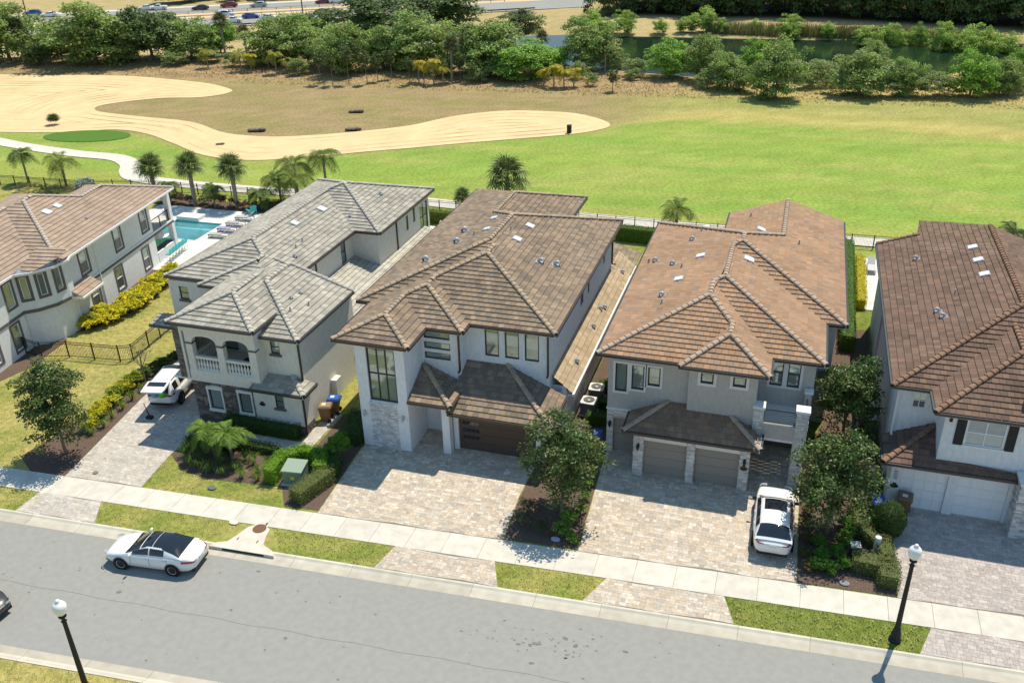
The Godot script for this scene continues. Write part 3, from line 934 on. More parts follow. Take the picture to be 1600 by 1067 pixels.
# ---------------------------------------------------------------- the house with the arched balcony
func house_arched() -> void:
	var h := base_house("cream house with grey tile roof, arched balcony and dark stone ground floor", -31.0, -40.5)
	var Y := 6.2
	var p := 0.335
	var pal := [L(0.33, 0.305, 0.26), L(0.37, 0.34, 0.29), L(0.29, 0.27, 0.235), L(0.4, 0.37, 0.315)]
	var mb := MB.new()
	face(mb, "W", -39.6, Y, p, [-39.6, -46.6, -35.25, -50.95, -35.25, -61.85, -34.2, -62.9, -39.6, -68.3], pal)
	face(mb, "S", -46.6, Y, p, [-39.6, -46.6, -36.4, -46.6, -33.6, -49.4, -35.25, -50.95], pal)
	face(mb, "S", -45.8, Y, p, [-36.4, -45.8, -30.85, -45.8, -33.62, -48.58], pal)
	face(mb, "W", -36.4, Y, p, [-36.4, -45.8, -33.62, -48.58, -33.6, -49.4, -36.4, -46.6], pal)
	face(mb, "E", -30.85, Y, p, [-30.85, -45.8, -33.62, -48.58, -33.6, -49.4, -35.25, -50.95, -35.25, -61.85, -30.85, -57.5], pal)
	face(mb, "S", -57.5, Y, p, [-30.85, -57.5, -28.8, -57.5, -34.2, -62.9, -35.25, -61.85], pal)
	face(mb, "E", -28.8, Y, p, [-28.8, -57.5, -34.2, -62.9, -28.8, -68.3], pal)
	face(mb, "N", -68.3, Y, p, [-39.6, -68.3, -34.2, -62.9, -28.8, -68.3], pal)
	face(mb, "S", -40.45, 6.1, p, [-34.95, -40.45, -26.15, -40.45, -30.55, -44.85], pal)
	face(mb, "E", -26.15, 6.1, p, [-26.15, -40.45, -30.55, -44.85, -30.55, -47.7, -26.15, -47.7], pal)
	face(mb, "W", -34.95, 6.1, p, [-34.95, -40.45, -30.55, -44.85, -30.55, -47.7, -34.95, -47.7], pal)
	face(mb, "S", -39.6, 6.75, p, [-34.3, -39.6, -28.5, -39.6, -31.4, -42.5], pal)
	face(mb, "E", -28.5, 6.75, p, [-28.5, -39.6, -31.4, -42.5, -31.4, -46.0, -28.5, -43.0], pal)
	face(mb, "W", -34.3, 6.75, p, [-34.3, -39.6, -31.4, -42.5, -31.4, -46.5, -34.3, -46.5], pal)
	face(mb, "E", -29.7, 6.1, p, [-29.7, -46.5, -32.7, -46.5, -32.7, -49.2, -29.7, -49.2], pal)
	hpart("roof", mb, M.tile, h)
	var K := "arched"
	make_caps(K, [L(0.42, 0.39, 0.335), L(0.38, 0.35, 0.305), L(0.46, 0.43, 0.37)], L(0.55, 0.52, 0.46))
	caps(h, -39.6, -46.6, 0, -35.25, -50.95, 4.35, Y, p, K)
	caps(h, -36.4, -45.8, 0, -33.62, -48.58, 2.78, Y, p, K)
	caps(h, -33.62, -48.58, 2.78, -33.6, -49.4, 2.78, Y, p, K)
	caps(h, -33.6, -49.4, 2.78, -35.25, -50.95, 4.35, Y, p, K)
	caps(h, -35.25, -50.95, 4.35, -35.25, -61.85, 4.35, Y, p, K)
	caps(h, -35.25, -61.85, 4.35, -34.2, -62.9, 5.4, Y, p, K)
	caps(h, -28.8, -57.5, 0, -34.2, -62.9, 5.4, Y, p, K)
	caps(h, -28.8, -68.3, 0, -34.2, -62.9, 5.4, Y, p, K)
	caps(h, -39.6, -68.3, 0, -34.2, -62.9, 5.4, Y, p, K)
	caps(h, -26.15, -40.45, 0, -30.55, -44.85, 4.4, 6.1, p, K)
	caps(h, -30.55, -44.85, 4.4, -30.55, -47.7, 4.4, 6.1, p, K)
	caps(h, -26.15, -47.7, 0, -30.55, -47.7, 4.4, 6.1, p, K)
	caps(h, -34.3, -39.6, 0, -31.4, -42.5, 2.9, 6.75, p, K)
	caps(h, -28.5, -39.6, 0, -31.4, -42.5, 2.9, 6.75, p, K)
	caps(h, -31.4, -42.5, 2.9, -31.4, -45.2, 2.9, 6.75, p, K)
	caps(h, -29.7, -49.2, 0, -32.7, -49.2, 3.0, 6.1, p, K)
	eaves(h, [-39.6, -68.3, -39.6, -46.6, -36.4, -46.6, -36.4, -45.8, -35.1, -45.8], Y, M.dark_gutter, M.soffit, 0.5)
	eaves(h, [-34.3, -46.0, -34.3, -39.6, -28.5, -39.6, -28.5, -42.4], 6.75, M.dark_gutter, M.soffit, 0.5)
	eaves(h, [-28.6, -40.45, -26.15, -40.45, -26.15, -47.7], 6.1, M.dark_gutter, M.soffit, 0.5)
	eaves(h, [-30.85, -48.9, -30.85, -57.5, -28.8, -57.5, -28.8, -68.3], Y, M.brown_gutter, M.soffit, 0.4)
	var lo := MB.new()
	face(lo, "E", -26.3, 2.75, 0.28, [-26.3, -47.95, -31.25, -47.95, -31.25, -66.5, -26.3, -66.5], [L(0.44, 0.41, 0.35), L(0.48, 0.45, 0.38), L(0.4, 0.375, 0.325), L(0.5, 0.465, 0.4)])
	face(lo, "S", -39.5, 3.0, 0.3, [-29.3, -39.5, -25.7, -39.5, -27.15, -40.95, -29.3, -40.95], pal)
	face(lo, "E", -25.7, 3.0, 0.3, [-25.7, -39.5, -27.15, -40.95, -26.55, -41.05, -25.7, -41.05], pal)
	face(lo, "S", -45.1, 3.15, 0.3, [-40.4, -45.1, -35.15, -45.1, -35.15, -46.3, -40.4, -46.3], pal)
	hpart("lower_roof", lo, M.tile, h)
	caps(h, -25.7, -39.5, 0, -27.15, -40.95, 1.45, 3.0, 0.3, K)
	eaves(h, [-29.3, -39.5, -25.7, -39.5, -25.7, -41.05, -26.3, -41.05], 3.0, M.dark_gutter, M.soffit, 0.4)
	eaves(h, [-40.4, -46.3, -40.4, -45.1, -35.2, -45.1], 3.15, M.dark_gutter, M.soffit, 0.4)
	eaves(h, [-26.3, -47.95, -26.3, -66.5], 2.75, M.white_paint, M.soffit, 0.3)
	var st = M.stucco_cream
	# ground floor front
	var a := V(-33.6, -40.0)
	var w1 := [1.0, 0.86, 1.92, 2.25]
	var w2 := [3.13, 0.92, 3.98, 2.31]
	var w3 := [5.62, 1.62, 6.2, 2.5]
	wall(h, a, X1, 7.5, 0, 2.95, st, [w1, w2, w3])
	window(h, a, X1, w1, 1, 1, M.dark_frame, 0.06)
	window(h, a, X1, w2, 1, 1, M.dark_frame, 0.06)
	window(h, a, X1, w3, 1, 2, M.dark_frame, 0.05)
	for s in [w1, w2]:
		bar(h, "sill", M.trim_cream, a, X1, s[0] - 0.12, s[2] + 0.12, s[1] - 0.16, s[1], -0.02, 0.11)
		bar(h, "lintel", M.trim_cream, a, X1, s[0] - 0.12, s[2] + 0.12, s[3], s[3] + 0.15, -0.02, 0.08)
		bar(h, "jamb", M.trim_cream, a, X1, s[0] - 0.1, s[0], s[1], s[3], -0.02, 0.06)
		bar(h, "jamb", M.trim_cream, a, X1, s[2], s[2] + 0.1, s[1], s[3], -0.02, 0.06)
	bar(h, "sill", M.trim_dark, a, X1, w3[0] - 0.1, w3[2] + 0.1, w3[1] - 0.14, w3[1], -0.02, 0.09)
	var dark := [L(0.15, 0.115, 0.095), L(0.19, 0.15, 0.125), L(0.11, 0.09, 0.08), L(0.23, 0.19, 0.16), L(0.13, 0.12, 0.12)]
	ledge(h, a, X1, 0, 4.15, 0, 2.72, dark, [[0.88, 0.7, 2.04, 2.42], [3.01, 0.76, 4.1, 2.48]], 0.04, 0.13, 0.4)
	ledge(h, a, X1, 4.15, 7.5, 0, 0.62, dark, [], 0.04, 0.13, 0.4)
	bar(h, "ledge_band", M.trim_cream, a, X1, 4.15, 7.54, 0.62, 0.7, -0.01, 0.07)
	plaque(h, Vector3(-28.9, 1.72, -40.0), X1)
	wall(h, V(-26.1, -40.0), IN, 1.0, 0, 3.0, st)
	ledge(h, V(-26.1, -40.0), IN, 0, 1.0, 0, 0.62, dark, [], 0.04, 0.13, 0.4)
	wall(h, V(-26.4, -40.9), IN, 6.9, 0, 6.05, st)
	wall(h, V(-33.6, -46.3), OUT, 6.3, 0, 2.95, st, [[1.0, 0.02, 5.2, 2.3]])
	garage_door(h, V(-33.6, -46.3), OUT, [1.0, 0.02, 5.2, 2.3], M.door_dark, 4, 2, 0.12)
	ledge(h, V(-33.6, -46.3), OUT, 5.3, 6.3, 0, 2.72, dark, [], 0.04, 0.13, 0.4)
	# upper floor right
	var uw := [0.42, 4.79, 1.02, 5.68]
	wall(h, V(-28.75, -40.9), X1, 2.35, 2.95, 6.05, st, [uw])
	window(h, V(-28.75, -40.9), X1, uw, 1, 2, M.dark_frame, 0.05)
	bar(h, "sill", M.trim_dark, V(-28.75, -40.9), X1, uw[0] - 0.1, uw[2] + 0.1, uw[1] - 0.14, uw[1], -0.02, 0.09)
	# balcony
	bar(h, "parapet", st, V(-33.6, -40.0), X1, 0, 4.85, 2.72, 3.5, -0.3, 0.05)
	block(h, "balcony_floor", M.trim_cream, -33.5, 3.2, -43.0, -28.8, 3.38, -40.3)
	var cols := [[-33.55, -33.1], [-31.42, -30.97], [-29.25, -28.75]]
	for q in cols:
		block(h, "column", st, q[0], 3.5, -40.32, q[1], 5.42, -39.96)
		block(h, "capital", M.trim_dark, q[0] - 0.03, 5.26, -40.35, q[1] + 0.03, 5.36, -39.92)
	for k in 2: # two flattened arches
		var x0: float = cols[k][1]
		var x1: float = cols[k + 1][0]
		var arch := MB.new()
		var yy := func(t: float) -> float: return 5.42 + 0.42 * pow(maxf(0.0, 1.0 - pow(absf(2.0 * t - 1.0), 2.4)), 0.5)
		for i in 16:
			var t0 := i / 16.0
			var t1 := (i + 1) / 16.0
			var xa := lerpf(x0, x1, t0)
			var xb := lerpf(x0, x1, t1)
			var ya: float = yy.call(t0)
			var yb: float = yy.call(t1)
			for zz in [[-39.98, 1], [-40.3, -1]]:
				if zz[1] > 0:
					arch.quad(V(xa, zz[0], ya), V(xb, zz[0], yb), V(xb, zz[0], 6.64), V(xa, zz[0], 6.64))
				else:
					arch.quad(V(xb, zz[0], yb), V(xa, zz[0], ya), V(xa, zz[0], 6.64), V(xb, zz[0], 6.64))
			arch.quad(V(xa, -40.3, ya), V(xb, -40.3, yb), V(xb, -39.98, yb), V(xa, -39.98, ya))
		hpart("arch", arch, st, h)
	for q in cols:
		block(h, "arch_pier", st, q[0], 5.42, -40.3, q[1], 6.64, -39.98)
	var bal := baluster_mesh()
	for run in [[-33.1, -31.42, -40.14, 0], [-30.97, -29.25, -40.14, 0]]:
		var r := MB.new()
		r.box(run[0], 4.28, -40.24, run[1], 4.42, -40.02)
		r.box(run[0], 3.5, -40.22, run[1], 3.56, -40.04)
		var rp := hpart("balustrade", r, M.trim_cream, h)
		for i in 8:
			part("baluster", bal, M.trim_cream, rp, Transform3D(Basis.IDENTITY, Vector3(lerpf(run[0], run[1], (i + 0.5) / 8.0), 3.56, -40.13)))
	var rl := MB.new()
	rl.box(-33.44, 4.28, -42.9, -33.22, 4.42, -40.3)
	rl.box(-33.42, 3.4, -42.9, -33.24, 3.56, -40.3)
	var rlp := hpart("balustrade", rl, M.trim_cream, h)
	for i in 11:
		part("baluster", bal, M.trim_cream, rlp, Transform3D(Basis.IDENTITY, Vector3(-33.33, 3.56, -42.8 + i * 0.235)))
	wall(h, V(-33.6, -43.0), X1, 4.9, 2.95, 6.65, st, [[0.5, 3.4, 1.5, 5.5], [2.2, 3.4, 3.2, 5.5]])
	window(h, V(-33.6, -43.0), X1, [0.5, 3.4, 1.5, 5.5], 1, 1)
	window(h, V(-33.6, -43.0), X1, [2.2, 3.4, 3.2, 5.5], 1, 8, M.dark_frame, 0.04)
	wall(h, V(-28.83, -43.0), OUT, 2.7, 2.95, 6.65, st)
	wall(h, V(-28.73, -39.97), IN, 1.0, 2.95, 6.65, st)
	block(h, "balcony_seat", M.black, -30.6, 3.4, -41.6, -29.6, 3.85, -41.0)
	# tall niche on the left with a stone pier
	block(h, "pier", st, -34.4, 2.75, -40.55, -33.97, 6.6, -40.1)
	var pm := MB.new()
	ledge(h, V(-34.4, -40.1), X1, 0, 0.43, 2.75, 6.55, dark, [], 0.04, 0.13, 0.3, pm)
	ledge(h, V(-34.4, -40.55), OUT, 0, 0.45, 2.75, 6.55, dark, [], 0.04, 0.13, 0.3, pm)
	hpart("ledge_stone", pm, M.stone, h, true)
	block(h, "jamb", M.trim_cream, -33.97, 2.75, -40.5, -33.8, 6.6, -40.08)
	block(h, "lintel", M.trim_cream, -33.8, 6.0, -40.5, -33.56, 6.6, -40.1)
	block(h, "carport_ceiling", M.trim_cream, -34.98, 2.62, -46.28, -33.62, 2.76, -40.12)
	wall(h, V(-34.0, -41.0), X1, 0.5, 2.8, 6.6, M.door_dark)
	wall(h, V(-34.36, -46.3), OUT, 5.8, 2.8, 6.6, st)
	wall(h, V(-35.05, -46.3), OUT, 5.1, 2.8, 5.9, st)
	var nw := [[0.75, 4.75, 1.45, 5.7], [3.1, 4.9, 3.8, 5.7]]
	wall(h, V(-39.2, -46.3), X1, 4.2, 0, 6.1, st, nw + [[0.5, 0.02, 3.6, 2.4]])
	for s in nw:
		window(h, V(-39.2, -46.3), X1, s, 1, 2, M.dark_frame, 0.05)
		bar(h, "sill", M.trim_dark, V(-39.2, -46.3), X1, s[0] - 0.1, s[2] + 0.1, s[1] - 0.14, s[1], -0.02, 0.09)
	garage_door(h, V(-39.2, -46.3), X1, [0.5, 0.02, 3.6, 2.4], M.door_dark, 4, 2, 0.12)
	wall(h, V(-39.2, -67.9), OUT, 21.6, 0, 6.1, st)
	# right-hand walls above the lower roof
	var rw := [[2.35, 4.1, 3.1, 5.95], [6.7, 4.15, 7.5, 5.95]]
	wall(h, V(-31.2, -49.0), IN, 8.7, 3.4, 6.1, st, rw)
	for s in rw:
		window(h, V(-31.2, -49.0), IN, s, 1, 2, M.dark_frame, 0.06)
	wall(h, V(-31.2, -57.7), X1, 2.1, 3.2, 6.1, st)
	wall(h, V(-29.1, -57.7), IN, 10.0, 0, 6.1, st, [[5.2, 4.4, 5.7, 5.6], [6.6, 4.6, 7.1, 5.8], [8.0, 3.2, 9.7, 5.6]])
	window(h, V(-29.1, -57.7), IN, [5.2, 4.4, 5.7, 5.6], 1, 1)
	window(h, V(-29.1, -57.7), IN, [6.6, 4.6, 7.1, 5.8], 1, 1)
	window(h, V(-29.1, -57.7), IN, [8.0, 3.2, 9.7, 5.6], 2, 2)
	wall(h, V(-29.1, -67.7), BACK, 10.1, 0, 6.1, st)
	wall(h, V(-26.5, -47.9), IN, 18.4, 0, 2.8, st)
	downspout(h, -26.42, -40.84, 3.15, 5.8, M.brown_gutter)
	downspout(h, -26.04, -39.94, 0.0, 2.9, M.brown_gutter)
	downspout(h, -29.04, -61.0, 3.3, 6.1, M.brown_gutter, Vector3(1, 0, 0))
	block(h, "meter_box", M.trim_cream, -26.38, 0.5, -44.6, -26.0, 1.6, -43.9)
	for q in [["E", -26.4, 5.9, -28.55, -44.1], ["E", -26.4, 5.9, -28.4, -45.0]]:
		roof_vent(h, q[0], -26.15, 6.1, p, q[3], q[4], 0.55)
	roof_pipe(h, "E", -26.15, 6.1, p, -27.4, -44.2)
	roof_pipe(h, "E", -26.15, 6.1, p, -27.9, -42.9)
	for q in [[-32.1, -50.8], [-32.0, -59.0]]:
		roof_vent(h, "E", -30.85, Y, p, q[0], q[1], 0.75)
	roof_pipe(h, "E", -30.85, Y, p, -32.6, -52.0)
	roof_pipe(h, "E", -30.85, Y, p, -32.7, -53.1)
	roof_light(h, "E", -30.85, Y, p, -34.3, -55.0, 0.5)
	roof_light(h, "E", -30.85, Y, p, -34.0, -58.6, 0.6)
	roof_vent(h, "E", -28.8, Y, p, -31.4, -63.4, 0.75)


# ---------------------------------------------------------------- the white house on the right
func house_shuttered() -> void:
	var h := base_house("white house with dark brown tile roof, black shutters and two white garage doors", 11.0, -42.0)
	var Y := 6.1
	var p := 0.36
	var pal := [L(0.155, 0.098, 0.074), L(0.175, 0.112, 0.084), L(0.135, 0.09, 0.07), L(0.19, 0.12, 0.088)]
	var mb := MB.new()
	face(mb, "W", 6.15, Y, p, [6.15, -44.0, 12.75, -50.6, 12.75, -63.2, 8.8, -67.2, 8.8, -64.3, 6.15, -64.3], pal)
	face(mb, "S", -44.0, Y, p, [6.15, -44.0, 19.35, -44.0, 12.75, -50.6], pal)
	face(mb, "E", 19.35, Y, p, [19.35, -44.0, 12.75, -50.6, 12.75, -63.2, 19.35, -63.2], pal)
	face(mb, "W", 8.0, Y, 0.42, [8.0, -41.85, 12.2, -46.05, 12.2, -51.0, 8.0, -51.0], pal)
	face(mb, "S", -41.85, Y, 0.42, [8.0, -41.85, 16.4, -41.85, 12.2, -46.05], pal)
	face(mb, "E", 16.4, Y, 0.42, [16.4, -41.85, 12.2, -46.05, 12.2, -51.0, 16.4, -51.0], pal)
	hpart("roof", mb, M.tile, h)
	var K := "shuttered"
	make_caps(K, [L(0.25, 0.145, 0.095), L(0.22, 0.13, 0.085), L(0.275, 0.165, 0.11)], L(0.16, 0.1, 0.075))
	caps(h, 6.15, -44.0, 0, 12.75, -50.6, 6.6, Y, p, K)
	caps(h, 12.75, -50.6, 6.6, 12.75, -63.2, 6.6, Y, p, K)
	caps(h, 8.0, -41.85, 0, 12.2, -46.05, 4.2, Y, 0.42, K)
	caps(h, 12.2, -46.05, 4.2, 12.2, -50.0, 4.2, Y, 0.42, K)
	caps(h, 6.15, -64.3, 0, 8.8, -64.3, 2.65, Y, p, K)
	eaves(h, [8.8, -67.2, 8.8, -64.3, 6.15, -64.3, 6.15, -44.0, 8.0, -44.0, 8.0, -41.85, 16.4, -41.85], Y, M.dark_gutter, M.white_paint, 0.5)
	var lo := MB.new()
	face(lo, "S", -41.75, 2.9, 0.45, [6.1, -41.75, 12.4, -41.75, 12.4, -42.3, 8.55, -42.3, 8.55, -44.2], pal)
	face(lo, "W", 6.1, 2.9, 0.45, [6.1, -41.75, 8.55, -44.2, 8.55, -44.42, 6.1, -44.42], pal)
	hpart("lower_roof", lo, M.tile, h)
	caps(h, 6.1, -41.75, 0, 8.55, -44.2, 2.45, 2.9, 0.45, K)
	eaves(h, [6.1, -44.42, 6.1, -41.75, 12.4, -41.75], 2.9, M.dark_gutter, M.white_paint, 0.35)
	var st: Material = M.stucco_white
	var uw := [1.04, 4.23, 2.82, 5.71]
	wall(h, V(8.55, -42.3), X1, 6.6, 2.9, 6.0, st, [uw])
	window(h, V(8.55, -42.3), X1, uw, 2, 2, M.white_paint, 0.07, 0.04, M.glass_pale)
	bar(h, "shutter", M.shutter, V(8.55, -42.3), X1, 0.56, 1.0, 4.2, 5.74, 0.0, 0.05)
	bar(h, "shutter", M.shutter, V(8.55, -42.3), X1, 2.86, 3.29, 4.2, 5.74, 0.0, 0.05)
	bar(h, "sill", M.white_paint, V(8.55, -42.3), X1, 0.96, 2.9, 4.13, 4.23, -0.01, 0.08)
	bar(h, "wall_vent", M.black, V(8.55, -42.3), X1, 0.2, 0.34, 5.45, 5.7, 0.0, 0.06)
	wall(h, V(8.55, -44.4), OUT, 2.1, 2.9, 6.0, st)
	var sw := [0.67, 4.77, 1.32, 5.64]
	wall(h, V(6.6, -44.4), X1, 1.95, 2.9, 6.0, st, [sw])
	window(h, V(6.6, -44.4), X1, sw, 2, 2, M.white_paint, 0.05, 0.04)
	wall(h, V(6.6, -63.9), OUT, 19.5, 0, 6.0, st)
	downspout(h, 6.54, -44.33, 3.1, 6.0, M.white_paint)
	downspout(h, 6.52, -57.0, 0, 6.0, M.galv, Vector3(-1, 0, 0))
	wall(h, V(9.2, -66.8), OUT, 2.9, 0, 6.0, st)
	wall(h, V(18.9, -63.9), BACK, 12.3, 0, 6.0, st)
	# garages
	var ga := [0.55, 0.02, 2.72, 2.35]
	var gb := [3.2, 0.02, 5.5, 2.35]
	wall(h, V(6.6, -42.15), X1, 5.9, 0, 3.0, st, [ga, gb], 0.2)
	garage_door(h, V(6.6, -42.15), X1, ga, M.door_white, 4, 4, 0.14)
	garage_door(h, V(6.6, -42.15), X1, gb, M.door_white, 4, 4, 0.14)
	wall(h, V(6.6, -44.4), OUT, 2.25, 0, 3.0, st)
	bar(h, "wall_lamp", M.galv, V(6.6, -42.15), X1, 0.22, 0.34, 1.75, 2.25, 0.0, 0.1)
	plaque(h, Vector3(6.87, 1.3, -42.15), X1)
	var pale := [L(0.6, 0.59, 0.57), L(0.5, 0.49, 0.48), L(0.66, 0.64, 0.62), L(0.42, 0.4, 0.38)]
	block(h, "pier", st, 12.3, 0, -42.1, 13.3, 3.1, -41.1)
	var s := MB.new()
	ledge(h, V(12.3, -41.1), X1, 0, 1.0, 0, 3.1, pale, [], 0.035, 0.09, 0.3, s)
	ledge(h, V(12.3, -42.1), OUT, 0, 1.0, 0, 3.1, pale, [], 0.035, 0.09, 0.3, s)
	hpart("ledge_stone", s, M.stone, h, true)
	block(h, "pier_cap", M.trim_pale, 12.22, 3.1, -42.2, 13.4, 3.22, -41.02)
	block(h, "roof_lamp", M.black, 11.95, 6.5, -43.2, 12.2, 7.6, -42.95)
	for q in [[8.3, -60.0, 0.8], [8.8, -51.6, 0.8], [9.0, -50.8, 0.8]]:
		roof_vent(h, "W", 6.15, Y, p, q[0], q[1], q[2])
	roof_pipe(h, "W", 6.15, Y, p, 9.8, -53.6)
	roof_light(h, "W", 6.15, Y, p, 11.4, -60.0, 0.52)
	roof_light(h, "W", 6.15, Y, p, 11.45, -57.8, 0.52)
	roof_light(h, "W", 6.15, Y, p, 11.5, -55.5, 0.52)


# ---------------------------------------------------------------- the long white house on the left (its own axes)
func house_pool() -> void:
	off = Vector3.ZERO
	var h := thing("house", "long white house beside the pool with pinkish-brown roof and dark-framed tall windows", "house", Vector3(-51.0, 0, -52.0), deg_to_rad(9.0), "two-storey houses along the street")
	var Y := 5.85
	var p := 0.335
	var pal := [L(0.35, 0.26, 0.2), L(0.37, 0.275, 0.212), L(0.335, 0.25, 0.195)]
	var mb := MB.new()
	var ex := 0.4
	face(mb, "E", 1.1, Y, p, [1.1, 4.8, -5.45, -1.75, -5.45, -2.85, -3.0, -5.3, -3.0, -8.2, 1.1, -12.3], pal, ex)
	face(mb, "S", 4.8, Y, p, [-0.9, 4.8, 1.1, 4.8, -5.45, -1.75, -6.45, -0.75], pal, ex)
	face(mb, "E", -0.9, Y, p, [-0.9, 14.0, -0.9, 4.8, -6.45, -0.75, -6.45, 14.0], pal, ex)
	face(mb, "N", -9.4, Y, p, [-5.45, -2.85, -3.0, -5.3, -7.1, -9.4, -12.0, -9.4], pal, ex)
	face(mb, "W", -7.1, Y, p, [-7.1, -9.4, -3.0, -5.3, -3.0, -8.2, -7.1, -12.3], pal, ex)
	face(mb, "N", -12.3, Y, p, [1.1, -12.3, -3.0, -8.2, -7.1, -12.3], pal, ex)
	face(mb, "W", -12.0, Y, p, [-12.0, 14.0, -6.45, 14.0, -6.45, -0.75, -5.45, -1.75, -5.45, -2.85, -12.0, -9.4], pal, ex)
	face(mb, "S", 6.6, Y + 0.02, 0.3, [-0.9, 6.6, 0.3, 6.6, 1.5, 4.9, 1.5, 4.0, -0.9, 4.0], pal, ex)
	hpart("roof", mb, M.tile, h)
	var K := "pool"
	make_caps(K, [L(0.47, 0.38, 0.32), L(0.44, 0.36, 0.3)], L(0.68, 0.63, 0.58))
	caps(h, 1.1, 4.8, 0, -5.45, -1.75, 6.55, Y, p, K)
	caps(h, -5.45, -1.75, 6.55, -5.45, -2.85, 6.55, Y, p, K)
	caps(h, -5.45, -2.85, 6.55, -3.0, -5.3, 4.1, Y, p, K)
	caps(h, -3.0, -5.3, 4.1, -3.0, -8.2, 4.1, Y, p, K)
	caps(h, -3.0, -8.2, 4.1, 1.1, -12.3, 0, Y, p, K)
	caps(h, -6.45, 14.0, 5.55, -6.45, -0.75, 5.55, Y, p, K)
	eaves(h, [-0.9, 14.0, -0.9, 7.3, 0.1, 6.7, 1.0, 5.6, 1.35, 4.3, 1.1, 3.6, 1.1, -12.3, -7.1, -12.3], Y, M.white_paint, M.white_paint, 0.7)
	var st = M.stucco_white
	var D := IN
	# long side wall, seen from the lawn: u runs inwards from z = 3.6
	var hi := [[1.9, 3.5, 2.95, 5.35], [6.75, 3.5, 7.75, 5.35], [10.9, 3.5, 11.9, 5.35]]
	var low := [[2.4, 0.5, 3.4, 2.3], [5.9, 0.45, 6.9, 2.25], [10.2, 0.4, 11.2, 2.2]]
	var A := V(0.45, 3.6)
	wall(h, A, D, 12.5, 0, 5.75, st, hi + low)
	for s in hi + low:
		window(h, A, D, s, 1, 2, M.white_paint, 0.09, 0.05)
		trim(h, A, D, s, 0.16, M.trim_dark)
	bar(h, "string_course", M.trim_dark, A, D, 0, 16.0, 2.62, 2.84, -0.01, 0.05)
	bar(h, "string_course", st, A, D, 0, 16.0, 2.842, 2.98, -0.01, 0.08)
	# lanai
	block(h, "lanai_floor", M.trim_cream, -6.0, 2.62, -12.4, 0.44, 2.9, -8.9)
	block(h, "post", st, 0.05, 0, -12.45, 0.5, 5.7, -12.0)
	block(h, "post", st, -5.9, 0, -12.45, -5.45, 5.7, -12.0)
	block(h, "lanai_beam", st, -5.9, 5.2, -12.4, 0.46, 5.7, -12.05)
	block(h, "lanai_beam", st, 0.08, 5.3, -12.0, 0.46, 5.7, -8.95)
	wall(h, V(-6.5, -8.9), X1, 6.95, 0, 5.7, st, [[2, 0.1, 6, 2.3], [2, 3.0, 6, 5.1]])
	wall(h, V(0.45, -8.9), BACK, 6.95, 0, 5.7, st, [[1, 0.1, 5, 2.3], [1, 3.0, 5, 5.1]])
	window(h, V(0.45, -8.9), BACK, [1, 0.1, 5, 2.3], 4, 1, M.dark_frame, 0.06)
	window(h, V(0.45, -8.9), BACK, [1, 3.0, 5, 5.1], 4, 1, M.dark_frame, 0.06)
	var r := MB.new()
	r.box(0.3, 3.86, -12.0, 0.36, 3.92, -8.95)
	for k in 3:
		r.box(0.3, 2.9, -11.9 + k * 1.45, 0.36, 3.86, -11.84 + k * 1.45)
	var rp := hpart("railing", r, M.black, h)
	for k in 7:
		var b := MB.new()
		b.box(0.32, 3.02 + k * 0.115, -12.0, 0.34, 3.04 + k * 0.115, -8.95)
		part("rail_bar", b.mesh(), M.black, rp)
	block(h, "kitchen_counter", st, -0.3, 0, -12.0, 0.44, 1.0, -9.0)
	block(h, "counter_top", M.black, -0.34, 1.0, -12.0, 0.3, 1.05, -9.3)
	# rounded corner bay with three tall windows
	var pts := [V(-1.15, 6.9), V(-0.3, 6.35), V(0.5, 5.3), V(0.8, 4.1)]
	for k in 3:
		var d: Vector3 = (pts[k + 1] - pts[k]).normalized()
		var l: float = pts[k].distance_to(pts[k + 1])
		var hole := [l * 0.5 - 0.24, 3.75, l * 0.5 + 0.24, 5.4]
		wall(h, pts[k], d, l, 2.9, 5.95, st, [hole])
		window(h, pts[k], d, hole, 1, 1, M.white_paint, 0.06, 0.05)
		trim(h, pts[k], d, hole, 0.2, M.trim_dark)
		wall(h, pts[k] + Vector3(-0.15, 0, 0), d, l, 0, 2.7, st)
		bar(h, "string_course", M.trim_dark, pts[k], d, 0, l, 2.66, 2.9, -0.1, 0.04)
	wall(h, pts[3], IN, 0.6, 2.7, 5.9, st)
	wall(h, V(0.65, 4.1), IN, 0.6, 0, 2.72, st)
	wall(h, V(0.65, 3.5), BACK, 0.3, 0, 2.72, st)
	wall(h, V(0.45, 3.5) + Vector3(0.36, 0, 0.0), BACK, 0.4, 0, 5.75, st)
	var ledge_roof := MB.new()
	face(ledge_roof, "E", 1.55, 2.75, 0.5, [1.55, 3.9, 0.45, 3.9, 0.45, 1.2, 1.55, 1.2], pal, ex)
	hpart("lower_roof", ledge_roof, M.tile, h)
	eaves(h, [0.5, 3.9, 1.55, 3.9, 1.55, 1.2, 0.5, 1.2], 2.72, M.white_paint, M.white_paint, 0.3)
	# front part
	var fh := [[3.0, 3.6, 3.85, 5.4], [0.3, 3.6, 1.15, 5.4]]
	var fl := [[2.65, 0.5, 3.5, 2.4], [0.2, 0.6, 1.05, 2.4]]
	var F := V(-1.15, 11.2)
	wall(h, F, IN, 4.3, 0, 5.75, st, fh + fl)
	for s in fh + fl:
		window(h, F, IN, s, 1, 1, M.white_paint, 0.08, 0.05)
		trim(h, F, IN, s, 0.16, M.trim_dark)
	bar(h, "string_course", M.trim_dark, F, IN, 0, 4.3, 2.66, 2.88, -0.01, 0.05)
	wall(h, V(-11.5, 11.2), X1, 10.35, 0, 5.75, st)
	var pale := [L(0.5, 0.48, 0.45), L(0.42, 0.4, 0.37), L(0.57, 0.55, 0.52)]
